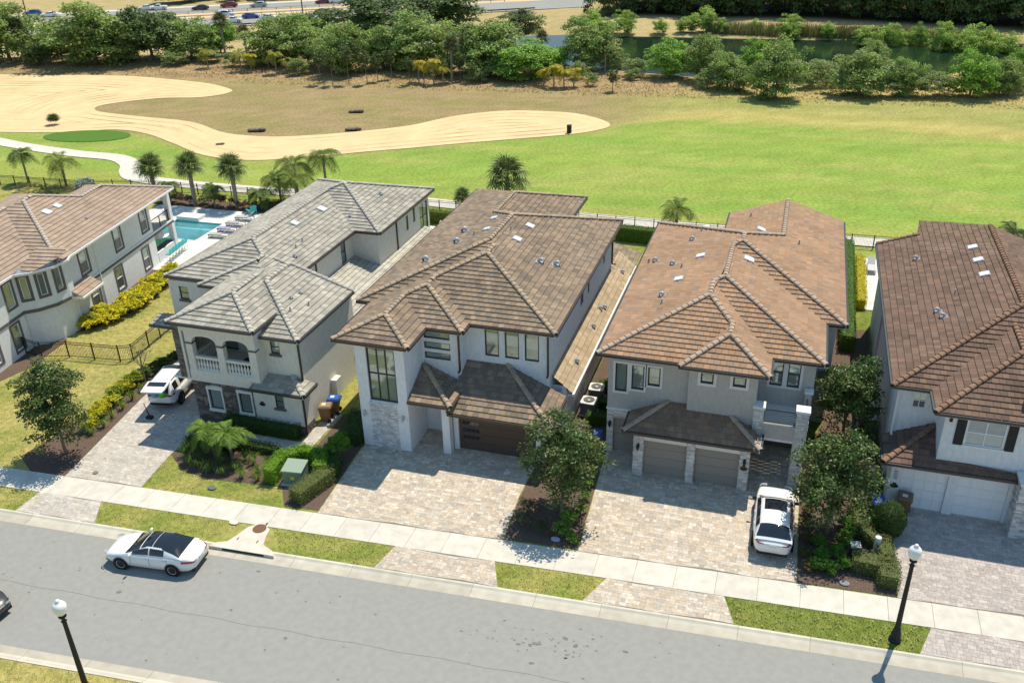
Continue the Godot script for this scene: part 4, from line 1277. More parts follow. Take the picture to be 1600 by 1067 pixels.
	ledge(h, V(-1.15, 11.2), X1, -0.8, 0, 0, 2.6, pale, [], 0.04, 0.12, 0.35)
	ledge(h, F, IN, 0, 0.12, 0, 2.6, pale, [], 0.04, 0.12, 0.2)
	wall(h, V(-11.5, -9.0), OUT, 20.2, 0, 5.75, st)
	downspout(h, 0.5, 2.9 - 3.2, 0, 5.7, M.white_paint, Vector3(1, 0, 0))
	roof_light(h, "E", 1.1, Y, p, -3.3, -2.6, 0.5)
	roof_light(h, "E", 1.1, Y, p, -3.3, -1.2, 0.6)
	roof_vent(h, "E", 1.1, Y, p, -0.9, -2.2, 0.5)


# ---------------------------------------------------------------- plants
func on_ball() -> Vector3:
	var v := Vector3(rng.randfn(), rng.randfn(), rng.randfn())
	return v.normalized()


# one leaf (a folded rhombus) at p, lying across n, along t
func leaf(mb: MB, p: Vector3, n: Vector3, l: float, w: float, k: Color) -> void:
	var t := n.cross(on_ball()).normalized()
	var s := n.cross(t)
	var tip := p + t * l
	var mid := p + t * l * 0.45 + n * w * 0.12
	mb.tri(p, mid + s * w * 0.5, tip, k)
	mb.tri(p, tip, mid - s * w * 0.5, k)


# leaves in clumps spread over an uneven crown; ry, rx: half height and half width, around the origin
func crown(seed_: int, rx: float, ry: float, clumps: int, per: int, l: float, w: float, pal: Array, hollow := 0.55, flat := 0.0) -> ArrayMesh:
	var keep := rng.state
	rng.seed = seed_
	var mb := MB.new()
	var lean := Vector3(rnd(-0.2, 0.2), 0, rnd(-0.2, 0.2))
	for i in clumps:
		var d := on_ball()
		if flat > 0.0 and d.y < -flat:
			d.y *= -0.6
		var r := lerpf(hollow, 1.0, pow(rng.randf(), 0.6)) * rnd(0.8, 1.08)
		var c := Vector3(d.x * rx, d.y * ry, d.z * rx) * r + lean * (d.y * rx)
		var cr := rx * rnd(0.17, 0.34)
		var tone := rnd(0.78, 1.2)
		var base: Color = pal[rng.randi() % pal.size()]
		for k in per:
			var q := on_ball()
			q.y = absf(q.y) * 0.9 - 0.25
			var at := c + q * cr * pow(rng.randf(), 0.4)
			var n := (q * 0.7 + on_ball() * 0.75 + Vector3(0, 0.6, 0)).normalized()
			leaf(mb, at, n, l * rnd(0.7, 1.25), w * rnd(0.8, 1.2), base * (tone * rnd(0.8, 1.2)))
	rng.state = keep
	return mb.mesh()


func limbs(seed_: int, h: float, r: float, spread: float, top: float, n := 6) -> ArrayMesh: # trunk from 0 to h with limbs into the crown
	var keep := rng.state
	rng.seed = seed_
	var mb := MB.new()
	var p := Vector3.ZERO
	var rad := r * 1.25
	for i in 4:
		var q := Vector3(rnd(-0.1, 0.1) * h * 0.25, h * (i + 1) / 4.0, rnd(-0.1, 0.1) * h * 0.25)
		mb.tube(p, q, rad, r * (1.0 - 0.12 * i), 8, Color.WHITE, false)
		rad = r * (1.0 - 0.12 * i)
		p = q
	for i in n:
		var a := TAU * i / n + rnd(-0.4, 0.4)
		var s := spread * rnd(0.45, 0.9)
		var from := Vector3(0, h * rnd(0.7, 1.0), 0)
		var mid := from + Vector3(cos(a) * s * 0.5, (top - h) * 0.35, sin(a) * s * 0.5)
		mb.tube(from, mid, r * 0.5, r * 0.33, 6, Color.WHITE, false)
		mb.tube(mid, mid + Vector3(cos(a + 0.3) * s * 0.5, (top - h) * rnd(0.2, 0.5), sin(a + 0.3) * s * 0.5), r * 0.33, r * 0.1, 5, Color.WHITE, false)
		mb.tube(mid, mid + Vector3(cos(a - 0.7) * s * 0.4, (top - h) * rnd(0.3, 0.6), sin(a - 0.7) * s * 0.4), r * 0.28, r * 0.08, 5, Color.WHITE, false)
	mb.tube(p, p + Vector3(0.1, (top - h) * 0.8, 0.05), rad, r * 0.12, 6, Color.WHITE, false)
	rng.state = keep
	return mb.mesh()


var kinds := {}


func tree_kinds() -> void:
	var b := [L(0.27, 0.38, 0.1), L(0.31, 0.42, 0.11), L(0.225, 0.33, 0.09), L(0.33, 0.39, 0.14)]
	var l := [L(0.27, 0.46, 0.08), L(0.32, 0.51, 0.085), L(0.23, 0.4, 0.07)]
	var o := [L(0.14, 0.21, 0.07), L(0.17, 0.245, 0.08), L(0.115, 0.175, 0.06)]
	var w := [L(0.36, 0.5, 0.1), L(0.41, 0.54, 0.12), L(0.29, 0.43, 0.09)]
	var u := [L(0.26, 0.35, 0.1), L(0.3, 0.38, 0.12), L(0.34, 0.36, 0.16)]
	kinds = {"b": [], "l": [], "o": [], "w": [], "s": []}
	for i in 4:
		kinds.b.append(crown(100 + i, 0.5, 0.46, 100, 96, 0.042, 0.028, b, 0.2, 0.95))
	for i in 3:
		kinds.l.append(crown(120 + i, 0.5, 0.48, 96, 96, 0.042, 0.028, l, 0.2, 0.95))
		kinds.o.append(crown(140 + i, 0.5, 0.46, 100, 90, 0.042, 0.028, o, 0.2, 0.9))
		kinds.w.append(crown(160 + i, 0.5, 0.46, 80, 70, 0.06, 0.026, w, 0.2, 0.9))
		kinds.s.append(crown(180 + i, 0.5, 0.45, 60, 70, 0.05, 0.03, u, 0.3, 0.6))
	kinds.trunk = []
	for i in 3:
		kinds.trunk.append(limbs(200 + i, 0.3, 0.022, 0.36, 0.8))


# a tree of height h and width w standing at x, z
func tree(called: String, label: String, cat: String, group: String, kind: String, x: float, z: float, h: float, w: float, with_trunk := true) -> Node3D:
	var t := thing(called, label, cat, Vector3(x, ground_y(x, z), z), rnd(0, TAU), group)
	var k: Array = kinds[kind]
	var low := 0.0 if with_trunk else -0.04
	if kind == "l" or kind == "w":
		low *= 0.5
	var ch := h * (1.0 - low)
	var m: Mesh = k[rng.randi() % k.size()]
	part("crown" if with_trunk else "foliage", m, M.leaf, t, Transform3D(Basis.from_scale(Vector3(w, ch / 0.92, w)), Vector3(0, h * low + ch * 0.48, 0)))
	if with_trunk:
		part("trunk", kinds.trunk[rng.randi() % 3], M.bark, t, Transform3D(Basis.from_scale(Vector3(w, h, w)), Vector3.ZERO))
	return t


func feather(seed_: int, l: float, rise: float, droop: float, k: Color, pairs := 26, leaflet := 0.55) -> ArrayMesh: # one palm frond along +x from the origin
	var keep := rng.state
	rng.seed = seed_
	var mb := MB.new()
	var prev := Vector3.ZERO
	var curve := func(t: float) -> Vector3: return Vector3(l * (t - 0.18 * t * t), rise * t - droop * t * t, 0)
	for i in 9:
		var a: Vector3 = curve.call(i / 9.0)
		var b: Vector3 = curve.call((i + 1) / 9.0)
		mb.tube(a, b, 0.022 * (1.1 - i / 9.0), 0.022 * (1.0 - i / 9.0), 4, k * 1.1, false)
	for i in pairs:
		var t := lerpf(0.14, 0.99, i / float(pairs - 1))
		var c: Vector3 = curve.call(t)
		var d: Vector3 = (curve.call(minf(t + 0.03, 1.0)) - curve.call(t - 0.03)).normalized()
		var ll := leaflet * l * 0.55 * (0.35 + 1.1 * sin(PI * clampf(t * 0.85 + 0.12, 0, 1)))
		for s in [-1.0, 1.0]:
			var o: Vector3 = (d * 0.75 + Vector3(0, rnd(-0.1, 0.3), s)).normalized()
			var mid := c + o * ll * 0.55
			var tip := c + o * ll + Vector3(0, -ll * rnd(0.2, 0.4), 0)
			var ww := d * 0.03
			var kk: Color = k * rnd(0.78, 1.2)
			mb.quad(c - ww * 0.6, c + ww * 0.6, mid + ww, mid - ww, kk)
			mb.tri(mid - ww, mid + ww, tip, kk)
	rng.state = keep
	return mb.mesh()


func fan(seed_: int, stem: float, r: float, k: Color, n := 18) -> ArrayMesh: # one fan leaf: stem along +x then spreading blades
	var keep := rng.state
	rng.seed = seed_
	var mb := MB.new()
	var hub := Vector3(stem, stem * 0.12, 0)
	mb.tube(Vector3.ZERO, hub, 0.022, 0.014, 4, k, false)
	for i in n:
		var a := lerpf(-2.3, 2.3, i / float(n - 1))
		var d := Vector3(cos(a), 0.12 * cos(a) + 0.1, sin(a)).normalized()
		var rr := r * (0.78 + 0.3 * cos(a * 0.6)) * rnd(0.9, 1.1)
		var s := Vector3(-d.z, 0, d.x) * 0.055 * r
		var mid := hub + d * rr * 0.6
		var tip := hub + d * rr + Vector3(0, -rr * rnd(0.25, 0.5), 0)
		var kk := k * rnd(0.75, 1.25)
		mb.tri(hub, mid + s, mid - s, kk)
		mb.tri(mid - s, mid + s, tip, kk)
	rng.state = keep
	return mb.mesh()


func palm_trunk(h: float, r: float, k: Color, rough := 0.12) -> ArrayMesh:
	var mb := MB.new()
	var n := maxi(4, int(h / 0.16))
	for i in n:
		var y0 := h * i / n
		var y1 := h * (i + 1) / n
		mb.tube(Vector3(0, y0, 0), Vector3(0, y1, 0), r * (1.0 + rough), r, 9, k * rnd(0.85, 1.12), false)
	return mb.mesh()


func palm(label: String, group: String, style: String, x: float, z: float, h: float, w: float, fronds: int, col: Color, called := "palm_tree", y := -99.0, lean := 0.0, single := false) -> Node3D:
	var t := thing(called, label, "palm tree", Vector3(x, ground_y(x, z) if y < -90.0 else y, z), rnd(0, TAU), group)
	var feathery := style == "feather"
	var th := h - w * (0.3 if feathery else 0.42)
	var top := Vector3(lean * th, th, 0)
	var tm := palm_trunk(th, (0.1 if feathery else 0.17) * clampf(w / 3.0, 0.6, 1.2), L(0.3, 0.25, 0.19) if feathery else L(0.32, 0.27, 0.21))
	part("trunk", tm, M.palm_bark, t, Transform3D(Basis(Vector3(0, 0, 1), -lean), Vector3.ZERO))
	var kinds_: Array = []
	for i in 3:
		if feathery:
			kinds_.append(feather(int(x * 10) + i, w * 0.56, w * (0.42 - 0.1 * i), w * (0.5 + 0.07 * i), col * (1.0 - 0.1 * i)))
		else:
			kinds_.append(fan(int(x * 10) + i, w * 0.25, w * 0.27, col * (1.0 - 0.12 * i)))
	var all := MB.new()
	for i in fronds:
		var f := i / float(fronds)
		var a := i * 2.399 + rnd(-0.2, 0.2)
		var pitch := lerpf(0.95, -0.35, f) if feathery else lerpf(1.35, -0.75, f)
		var b := Basis(Vector3.UP, a) * Basis(Vector3(0, 0, 1), pitch * (0.55 if feathery else 1.0))
		b = b.scaled(Vector3.ONE * rnd(0.85, 1.1))
		if single:
			var src: ArrayMesh = kinds_[i % 3]
			var arr := src.surface_get_arrays(0)
			for v in arr[Mesh.ARRAY_VERTEX]:
				all.v.append(b * v + top)
			all.c.append_array(arr[Mesh.ARRAY_COLOR])
		else:
			part("frond", kinds_[i % 3], M.leaf, t, Transform3D(b, top))
	if single:
		part("crown", all.mesh(), M.leaf, t)
	return t


# foliage over a rounded box (a clipped hedge) with a dark core of the same leaves
func hedge_into(mb: MB, c: Vector3, s: Vector3, basis: Basis, l: float, w: float, pal: Array, dens := 170.0, ragged := 0.05) -> void:
	var area := 2.0 * (s.x * s.y + s.y * s.z) + s.x * s.z
	for i in int(area * dens):
		var q := Vector3(rnd(-0.5, 0.5), rnd(-0.5, 0.5), rnd(-0.5, 0.5))
		var pick := rng.randf() * area
		var n := Vector3.UP
		if pick < s.x * s.z:
			q.y = 0.5
		elif pick < s.x * s.z + 2.0 * s.x * s.y:
			n = Vector3(0, 0, 1 if rng.randf() < 0.5 else -1)
			q.z = 0.5 * n.z
		else:
			n = Vector3(1 if rng.randf() < 0.5 else -1, 0, 0)
			q.x = 0.5 * n.x
		var e := Vector3(q.x * s.x, q.y * s.y, q.z * s.z)
		e += on_ball() * ragged
		var nn := (n * 0.7 + on_ball() * 0.8 + Vector3(0, 0.35, 0)).normalized()
		leaf(mb, c + basis * e, basis * nn, l * rnd(0.7, 1.3), w * rnd(0.8, 1.2), pal[rng.randi() % pal.size()] * rnd(0.72, 1.25))
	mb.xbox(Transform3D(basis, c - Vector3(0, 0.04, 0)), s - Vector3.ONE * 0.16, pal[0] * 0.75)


func hedge(called: String, label: String, cat: String, group: String, line: Array, width: float, height: float, pal: Array, l := 0.07, w := 0.05, dens := 260.0, ragged := 0.05) -> Node3D:
	var c := Vector3((line[0] + line[line.size() - 2]) * 0.5, 0, (line[1] + line[line.size() - 1]) * 0.5)
	var t := thing(called, label, cat, c, 0.0, group)
	var mb := MB.new()
	for i in range(0, line.size() - 2, 2):
		var a := Vector3(line[i], 0, line[i + 1]) - c
		var b := Vector3(line[i + 2], 0, line[i + 3]) - c
		var d := (b - a).normalized()
		var bas := Basis(d, Vector3.UP, d.cross(Vector3.UP))
		hedge_into(mb, (a + b) * 0.5 + Vector3(0, height * 0.5, 0), Vector3(a.distance_to(b) + width * 0.6, height, width), bas, l, w, pal, dens, ragged)
	part("foliage", mb.mesh(), M.leaf, t)
	return t


var shrub_cache := {}


func shrub(called: String, label: String, cat: String, group: String, x: float, z: float, h: float, w: float, key: String, pal: Array, l := 0.09, lw := 0.06, clumps := 34, per := 40) -> Node3D:
	if not shrub_cache.has(key):
		shrub_cache[key] = []
		for i in 3:
			shrub_cache[key].append(crown(key.hash() % 1000 + i, 0.5, 0.5, clumps, per, l / w, lw / w, pal, 0.25, 0.3))
	var t := thing(called, label, cat, Vector3(x, 0, z), rnd(0, TAU), group)
	part("foliage", shrub_cache[key][rng.randi() % 3], M.leaf, t, Transform3D(Basis.from_scale(Vector3(w, h, w)), Vector3(0, h * 0.47, 0)))
	return t


# a fountain of strap leaves
func tuft_mesh(seed_: int, n: int, h: float, w: float, k: Color) -> ArrayMesh:
	var keep := rng.state
	rng.seed = seed_
	var mb := MB.new()
	for i in n:
		var a := rnd(0, TAU)
		var d := Vector3(cos(a), 0, sin(a))
		var s := Vector3(-d.z, 0, d.x) * w
		var r := h * rnd(0.25, 0.9)
		var p0 := d * h * 0.05
		var p1 := d * r * 0.45 + Vector3(0, h * rnd(0.7, 1.0), 0)
		var p2 := d * r + Vector3(0, h * rnd(0.3, 0.75), 0)
		var kk := k * rnd(0.7, 1.25)
		mb.quad(p0 - s, p0 + s, p1 + s * 0.8, p1 - s * 0.8, kk)
		mb.tri(p1 - s * 0.8, p1 + s * 0.8, p2, kk)
	rng.state = keep
	return mb.mesh()


# blades of grass scattered over a polygon; one object per patch
func turf(called: String, label: String, poly: PackedVector2Array, per_m2: float, pal: Array, h: float, y := 0.0) -> void:
	var lo := Vector2(1e9, 1e9)
	var hi := -lo
	for p in poly:
		lo = lo.min(p)
		hi = hi.max(p)
	var spots := []
	for i in int((hi.x - lo.x) * (hi.y - lo.y) * per_m2):
		var p := Vector2(rnd(lo.x, hi.x), rnd(lo.y, hi.y))
		if Geometry2D.is_point_in_polygon(p, poly):
			spots.append(p)
	var mm := MultiMesh.new()
	mm.transform_format = MultiMesh.TRANSFORM_3D
	mm.use_colors = true
	mm.mesh = tuft_mesh(5, 9, 1.0, 0.1, Color.WHITE)
	mm.instance_count = spots.size()
	for i in spots.size():
		var s := h * rnd(0.6, 1.4)
		var p: Vector2 = spots[i]
		mm.set_instance_transform(i, Transform3D(Basis(Vector3.UP, rnd(0, TAU)).scaled(Vector3(s * 1.1, s, s * 1.1)), Vector3(p.x, y, p.y)))
		var v := blotch.get_noise_2d(p.x * 14.0, p.y * 14.0) * 0.5 + 0.5
		var c: Color = pal[0].lerp(pal[1], clampf(v + rnd(-0.25, 0.25), 0, 1))
		mm.set_instance_color(i, c * rnd(0.85, 1.15))
	var o := MultiMeshInstance3D.new()
	o.name = numbered(called)
	o.multimesh = mm
	o.material_override = M.leaf
	add_child(o)
	o.set_meta("kind", "stuff")
	tag(o, label, "grass")


# ---------------------------------------------------------------- vehicles (front towards +x, z to the right-hand side)
func lerp_line(pts: Array, x: float) -> float: # pts: [x, y] pairs falling in x
	if x >= pts[0][0]:
		return pts[0][1]
	for i in pts.size() - 1:
		if x <= pts[i][0] and x >= pts[i + 1][0]:
			var t: float = (pts[i][0] - x) / maxf(1e-5, pts[i][0] - pts[i + 1][0])
			t = t * t * (3.0 - 2.0 * t) * 0.35 + t * 0.65
			return lerpf(pts[i][1], pts[i + 1][1], t)
	return pts[pts.size() - 1][1]


func wheel_meshes(r: float) -> Array:
	var tyre := MB.new()
	var t := Transform3D(Basis(Vector3(1, 0, 0), PI / 2), Vector3.ZERO)
	tyre.lathe([Vector2(r * 0.66, -0.1), Vector2(r * 0.93, -0.11), Vector2(r, -0.08), Vector2(r, 0.08), Vector2(r * 0.93, 0.11), Vector2(r * 0.66, 0.1)], 24, t)
	var rim := MB.new()
	rim.lathe([Vector2(0.0, 0.06), Vector2(r * 0.12, 0.07)], 12, t)
	rim.lathe([Vector2(r * 0.58, 0.085), Vector2(r * 0.68, 0.1)], 24, t)
	rim.lathe([Vector2(r * 0.2, 0.03), Vector2(r * 0.66, 0.0)], 20, t, Color(0.12, 0.12, 0.12))
	for i in 7:
		var a := TAU * i / 7
		var b := Basis(Vector3(0, 0, 1), a)
		rim.xbox(Transform3D(b, b * Vector3(r * 0.36, 0, 0) + Vector3(0, 0, 0.0)) * Transform3D(Basis(Vector3(0, 1, 0), -0.05), Vector3(0, 0, 0.065)), Vector3(r * 0.56, r * 0.13, 0.03))
	return [tyre.mesh(), rim.mesh()]


# P: len, wid, ride, deck [[x, y]...] (bonnet, belt and boot line), roof [[x, y]...] (windscreen foot to rear glass foot), wheels [front x, rear x, r]
func car_body(P_: Dictionary) -> MB:
	var mb := MB.new()
	var rings := []
	var n := 26
	var hl: float = P_.len / 2.0
	for i in n + 1:
		var x := hl * cos(PI * i / n) # denser towards the ends
		var f := absf(x) / hl
		var hw: float = P_.wid / 2.0 * (1.0 - P_.get("taper", 0.17) * pow(f, 5.0) - 0.04 * f * f)
		var end := pow(f, 14.0)
		var top := lerp_line(P_.deck, x)
		var bot: float = P_.ride + 0.16 * pow(f, 10.0)
		var my := lerpf(bot, top, 0.55)
		var ring := PackedVector3Array()
		var sq := 1.0 - 0.12 * end
		for q in [[0.0, bot], [0.82, bot], [0.96, bot + 0.1], [1.0, my - 0.1], [0.995, my + 0.08], [0.95, top - 0.07], [0.86, top - 0.01], [0.5, top + 0.025], [0.0, top + 0.035]]:
			ring.append(Vector3(x, lerpf(q[1], my, 0.25 * end), q[0] * hw * sq))
		for k in range(7, 0, -1):
			var v := ring[k]
			ring.append(Vector3(v.x, v.y, -v.z))
		rings.append(ring)
	for i in n:
		var a: PackedVector3Array = rings[i]
		var b: PackedVector3Array = rings[i + 1]
		for k in a.size():
			var j := (k + 1) % a.size()
			mb.quad(a[k], a[j], b[j], b[k])
	for e in [0, n]:
		var c := Vector3.ZERO
		for v in rings[e]:
			c += v
		c /= rings[e].size()
		for k in rings[e].size():
			var j = (k + 1) % int(rings[e].size())
			if e == 0:
				mb.tri(c, rings[e][j], rings[e][k])
			else:
				mb.tri(c, rings[e][k], rings[e][j])
	return mb


# a point of the cabin: x along the car, v 0 at the belt to 1 at the roof's middle, side -1 or 1, d outwards
func cabin_pt(P_: Dictionary, x: float, v: float, side: float, d := 0.0) -> Vector3:
	var yr := lerp_line(P_.roof, x)
	var yb := lerp_line(P_.deck, x) - 0.03
	var hw: float = P_.wid / 2.0
	var wb := hw * 0.9
	var wr = hw * P_.get("roof_w", 0.66)
	var y: float
	var z: float
	var edge := 0.52
	var drop := minf(0.09, maxf(0.0, (yr - yb)) * 0.3)
	if v <= edge:
		var t := v / edge
		y = lerpf(yb, yr - drop, t)
		z = lerpf(wb, wr, t * t * 0.35 + t * 0.65)
		if yr - yb < 0.45:
			z = lerpf(wb, z, clampf((yr - yb) / 0.45, 0.0, 1.0) * 0.8 + 0.2 * t)
	else:
		var t := (v - edge) / (1.0 - edge)
		y = yr - drop * pow(1.0 - t, 2.2)
		z = wr * (1.0 - t)
		if yr - yb < 0.45:
			var c := clampf((yr - yb) / 0.45, 0.0, 1.0)
			z *= lerpf(wb / wr, 1.0, c * 0.8)
	var out := Vector3(0, 0.55 + 0.45 * v, side * (1.0 - v))
	return Vector3(x, y, z * side) + out.normalized() * d


func cabin_patch(mb: MB, P_: Dictionary, x0: float, x1: float, v0: float, v1: float, side: float, d: float, nx := 8, nv := 4, k := Color.WHITE) -> void:
	for i in nx:
		for j in nv:
			var xa := lerpf(x0, x1, i / float(nx))
			var xb := lerpf(x0, x1, (i + 1) / float(nx))
			var va := lerpf(v0, v1, j / float(nv))
			var vb := lerpf(v0, v1, (j + 1) / float(nv))
			if side > 0:
				mb.quad(cabin_pt(P_, xb, va, side, d), cabin_pt(P_, xb, vb, side, d), cabin_pt(P_, xa, vb, side, d), cabin_pt(P_, xa, va, side, d), k)
			else:
				mb.quad(cabin_pt(P_, xb, va, side, d), cabin_pt(P_, xa, va, side, d), cabin_pt(P_, xa, vb, side, d), cabin_pt(P_, xb, vb, side, d), k)


func car_thing(label: String, cat: String, group: String, at: Vector3, turn: float, paint: Material, P_: Dictionary, called := "car") -> Node3D:
	var t := thing(called, label, cat, at, turn, group)
	var body := part("body", car_body(P_).mesh(true), paint, t)
	var cab := MB.new()
	var rx: Array = P_.roof
	var xf: float = rx[0][0]
	var xr: float = rx[rx.size() - 1][0]
	cabin_patch(cab, P_, xf, xr, 0.0, 1.0, 1.0, 0.0, 22, 10)
	cabin_patch(cab, P_, xf, xr, 0.0, 1.0, -1.0, 0.0, 22, 10)
	part("cabin", cab.mesh(true), paint, t)
	var glass: Array = P_.glass # screen foot, screen top, rear top, rear foot
	for g in [["windscreen", glass[0], glass[1]], ["rear_window", glass[2], glass[3]]]:
		var mb := MB.new()
		for s in [1.0, -1.0]:
			cabin_patch(mb, P_, g[1], g[2], 0.5, 1.0, s, 0.012, 7, 6)
		if not (P_.get("hatch_open", false) and g[0] == "rear_window"):
			part(g[0], mb.mesh(true), M.car_glass, t)
	for w in P_.side_windows:
		for s in [1.0, -1.0]:
			var mb := MB.new()
			cabin_patch(mb, P_, w[0], w[1], 0.08, 0.46, s, 0.012, 6, 4)
			part("side_window", mb.mesh(), M.car_glass, t)
	if P_.has("roof_glass"):
		for q in P_.roof_glass:
			var mb := MB.new()
			for s in [1.0, -1.0]:
				cabin_patch(mb, P_, q[0], q[1], q[2], 1.0, s, 0.014, 6, 6)
			part("sunroof", mb.mesh(true), M.car_glass, t)
	var wm := wheel_meshes(P_.wheels[2])
	for x in [P_.wheels[0], P_.wheels[1]]:
		for s in [1.0, -1.0]:
			var z: float = (P_.wid / 2.0 - 0.105) * s
			var arch := MB.new()
			var r: float = P_.wheels[2] * 1.17
			for i in 20:
				var a := TAU * i / 20
				var b := TAU * (i + 1) / 20
				var zz = (P_.wid / 2.0 + 0.004) * s
				var c := Vector3(x, P_.wheels[2], zz)
				var A := c + Vector3(cos(a), sin(a), 0) * r
				var B := c + Vector3(cos(b), sin(b), 0) * r
				if s > 0:
					arch.tri(c, A, B)
				else:
					arch.tri(c, B, A)
			part("wheel_arch", arch.mesh(), M.black, t)
			var w := part("wheel", wm[0], M.tyre, t, Transform3D(Basis(Vector3.UP, 0.0 if s > 0 else PI), Vector3(x, P_.wheels[2], z + 0.02 * s)))
			part("rim", wm[1], M.rim, w)
	for s in [1.0, -1.0]:
		var mir := MB.new()
		var mx: float = glass[0] - 0.38
		var c := Vector3(mx, lerp_line(P_.deck, mx) + 0.06, s * (P_.wid / 2.0 + 0.06))
		mir.lathe([Vector2(0.0, -0.09), Vector2(0.07, -0.06), Vector2(0.08, 0.02), Vector2(0.05, 0.08), Vector2(0, 0.09)], 10, Transform3D(Basis.from_scale(Vector3(0.8, 1, 1.5)), c))
		mir.tube(c, c - Vector3(0, 0.06, s * 0.12), 0.03, 0.03, 6)
		part("wing_mirror", mir.mesh(true), paint if not P_.get("dark_mirrors", false) else M.black, t)
	# door seams and handles
	for s in [1.0, -1.0]:
		for x in P_.get("seams", [0.85, -0.17, -1.1]):
			var seam := MB.new()
			for q in [[0.36, 0.62], [0.62, 0.86]]:
				var a := side_pt(P_, x, q[0], s)
				var b := side_pt(P_, x, q[1], s)
				if s > 0:
					seam.quad(a + Vector3(0.008, 0, 0), a - Vector3(0.008, 0, 0), b - Vector3(0.008, 0, 0), b + Vector3(0.008, 0, 0))
				else:
					seam.quad(a - Vector3(0.008, 0, 0), a + Vector3(0.008, 0, 0), b + Vector3(0.008, 0, 0), b - Vector3(0.008, 0, 0))
			part("door_seam", seam.mesh(), M.black, t)
		for x in [0.02, -0.95]:
			var hd := MB.new()
			var c := side_pt(P_, x, 0.8, s)
			hd.box(c.x - 0.09, c.y - 0.015, c.z - 0.015, c.x + 0.09, c.y + 0.015, c.z + 0.015)
			part("door_handle", hd.mesh(), M.galv, t)
	# lamps, plate and bumpers on the ends
	var hl: float = P_.len / 2.0
	for s in [1.0, -1.0]:
		var head := MB.new()
		for i in 6:
			var z0 := lerpf(0.46, 0.84, i / 6.0)
			var z1 := lerpf(0.46, 0.84, (i + 1) / 6.0)
			head.quad(end_pt(P_, 1, z0, P_.lamp_y[0], s), end_pt(P_, 1, z1, P_.lamp_y[0], s), end_pt(P_, 1, z1, P_.lamp_y[0] + 0.13, s), end_pt(P_, 1, z0, P_.lamp_y[0] + 0.13, s))
		part("headlight", head.mesh(), M.lamp_clear, t)
		var tail := MB.new()
		for i in 6:
			var z0 := lerpf(0.42, 0.93, i / 6.0)
			var z1 := lerpf(0.42, 0.93, (i + 1) / 6.0)
			var th := lerpf(0.06, 0.15, i / 6.0)
			tail.quad(end_pt(P_, -1, z0, P_.lamp_y[1], s), end_pt(P_, -1, z1, P_.lamp_y[1], s), end_pt(P_, -1, z1, P_.lamp_y[1] + th, s), end_pt(P_, -1, z0, P_.lamp_y[1] + th, s))
		part("tail_light", tail.mesh(), M.lamp_red, t)
	var pl := MB.new()
	pl.box(-hl - 0.03, P_.lamp_y[1] - 0.13, -0.16, -hl + 0.1, P_.lamp_y[1] + 0.02, 0.16)
	part("number_plate", pl.mesh(), M.plate, t)
	var sk := MB.new()
	for e in [1.0, -1.0]:
		sk.box(e * (hl - 0.12) - 0.1, P_.ride + 0.06, -P_.wid * 0.36, e * (hl - 0.12) + 0.1, P_.ride + 0.2, P_.wid * 0.36)
	part("bumper_trim", sk.mesh(), M.black, t)
	return t


# a point just outside the car's flank at x; f from 0 at the sill to 1 at the belt
func side_pt(P_: Dictionary, x: float, f: float, s: float) -> Vector3:
	var ff = absf(x) / (P_.len / 2.0)
	var hw: float = P_.wid / 2.0 * (1.0 - P_.get("taper", 0.17) * pow(ff, 5.0) - 0.04 * ff * ff)
	var top := lerp_line(P_.deck, x)
	var y := lerpf(P_.ride, top, f)
	var my := lerpf(P_.ride, top, 0.55)
	var w := 1.0
	if y > my + 0.08:
		w = lerpf(0.995, 0.95, clampf((y - my - 0.08) / maxf(0.01, top - 0.07 - my - 0.08), 0.0, 1.0))
	return Vector3(x, y, s * (hw * w + 0.006))


# a point on the car's end, 1 front or -1 rear, at share zf of the half width and height y
func end_pt(P_: Dictionary, e: float, zf: float, y: float, s: float) -> Vector3:
	var hl: float = P_.len / 2.0
	var hw: float = P_.wid / 2.0
	var z := zf * hw
	var x := hl * (1.0 - 0.2 * pow(zf, 4.0))
	# where the body's plan outline has this half width
	for i in 40:
		var xx := hl * (1.0 - i / 80.0)
		var f := xx / hl
		if hw * (1.0 - P_.get("taper", 0.17) * pow(f, 5.0) - 0.04 * f * f) * (1.0 - 0.12 * pow(f, 14.0)) >= z:
			x = xx
			break
	return Vector3(e * (x + 0.014), y, z * s)


const SEDAN := {"len": 4.84, "wid": 1.86, "ride": 0.19, "deck": [[2.42, 0.62], [2.2, 0.76], [1.2, 0.95], [0.4, 0.98], [-1.5, 1.02], [-2.1, 1.03], [-2.42, 0.9]], "roof": [[1.22, 0.93], [0.35, 1.34], [-0.1, 1.45], [-0.8, 1.43], [-1.3, 1.3], [-1.95, 1.0]], "glass": [1.14, 0.36, -0.85, -1.75], "side_windows": [[0.75, -0.12], [-0.2, -0.95]], "wheels": [1.45, -1.33, 0.34], "lamp_y": [0.64, 0.76]}
const SUV := {"len": 4.95, "wid": 1.96, "ride": 0.24, "taper": 0.15, "deck": [[2.47, 0.8], [2.2, 0.95], [1.25, 1.1], [0.3, 1.12], [-2.2, 1.15], [-2.47, 1.02]], "roof": [[1.3, 1.06], [0.55, 1.53], [0.0, 1.66], [-1.3, 1.66], [-1.75, 1.55], [-2.35, 1.12]], "glass": [1.18, 0.55, -1.62, -2.22], "side_windows": [[0.8, -0.15], [-0.22, -1.05], [-1.12, -1.6]], "roof_w": 0.68, "wheels": [1.5, -1.45, 0.37], "lamp_y": [0.84, 0.93], "dark_mirrors": true}
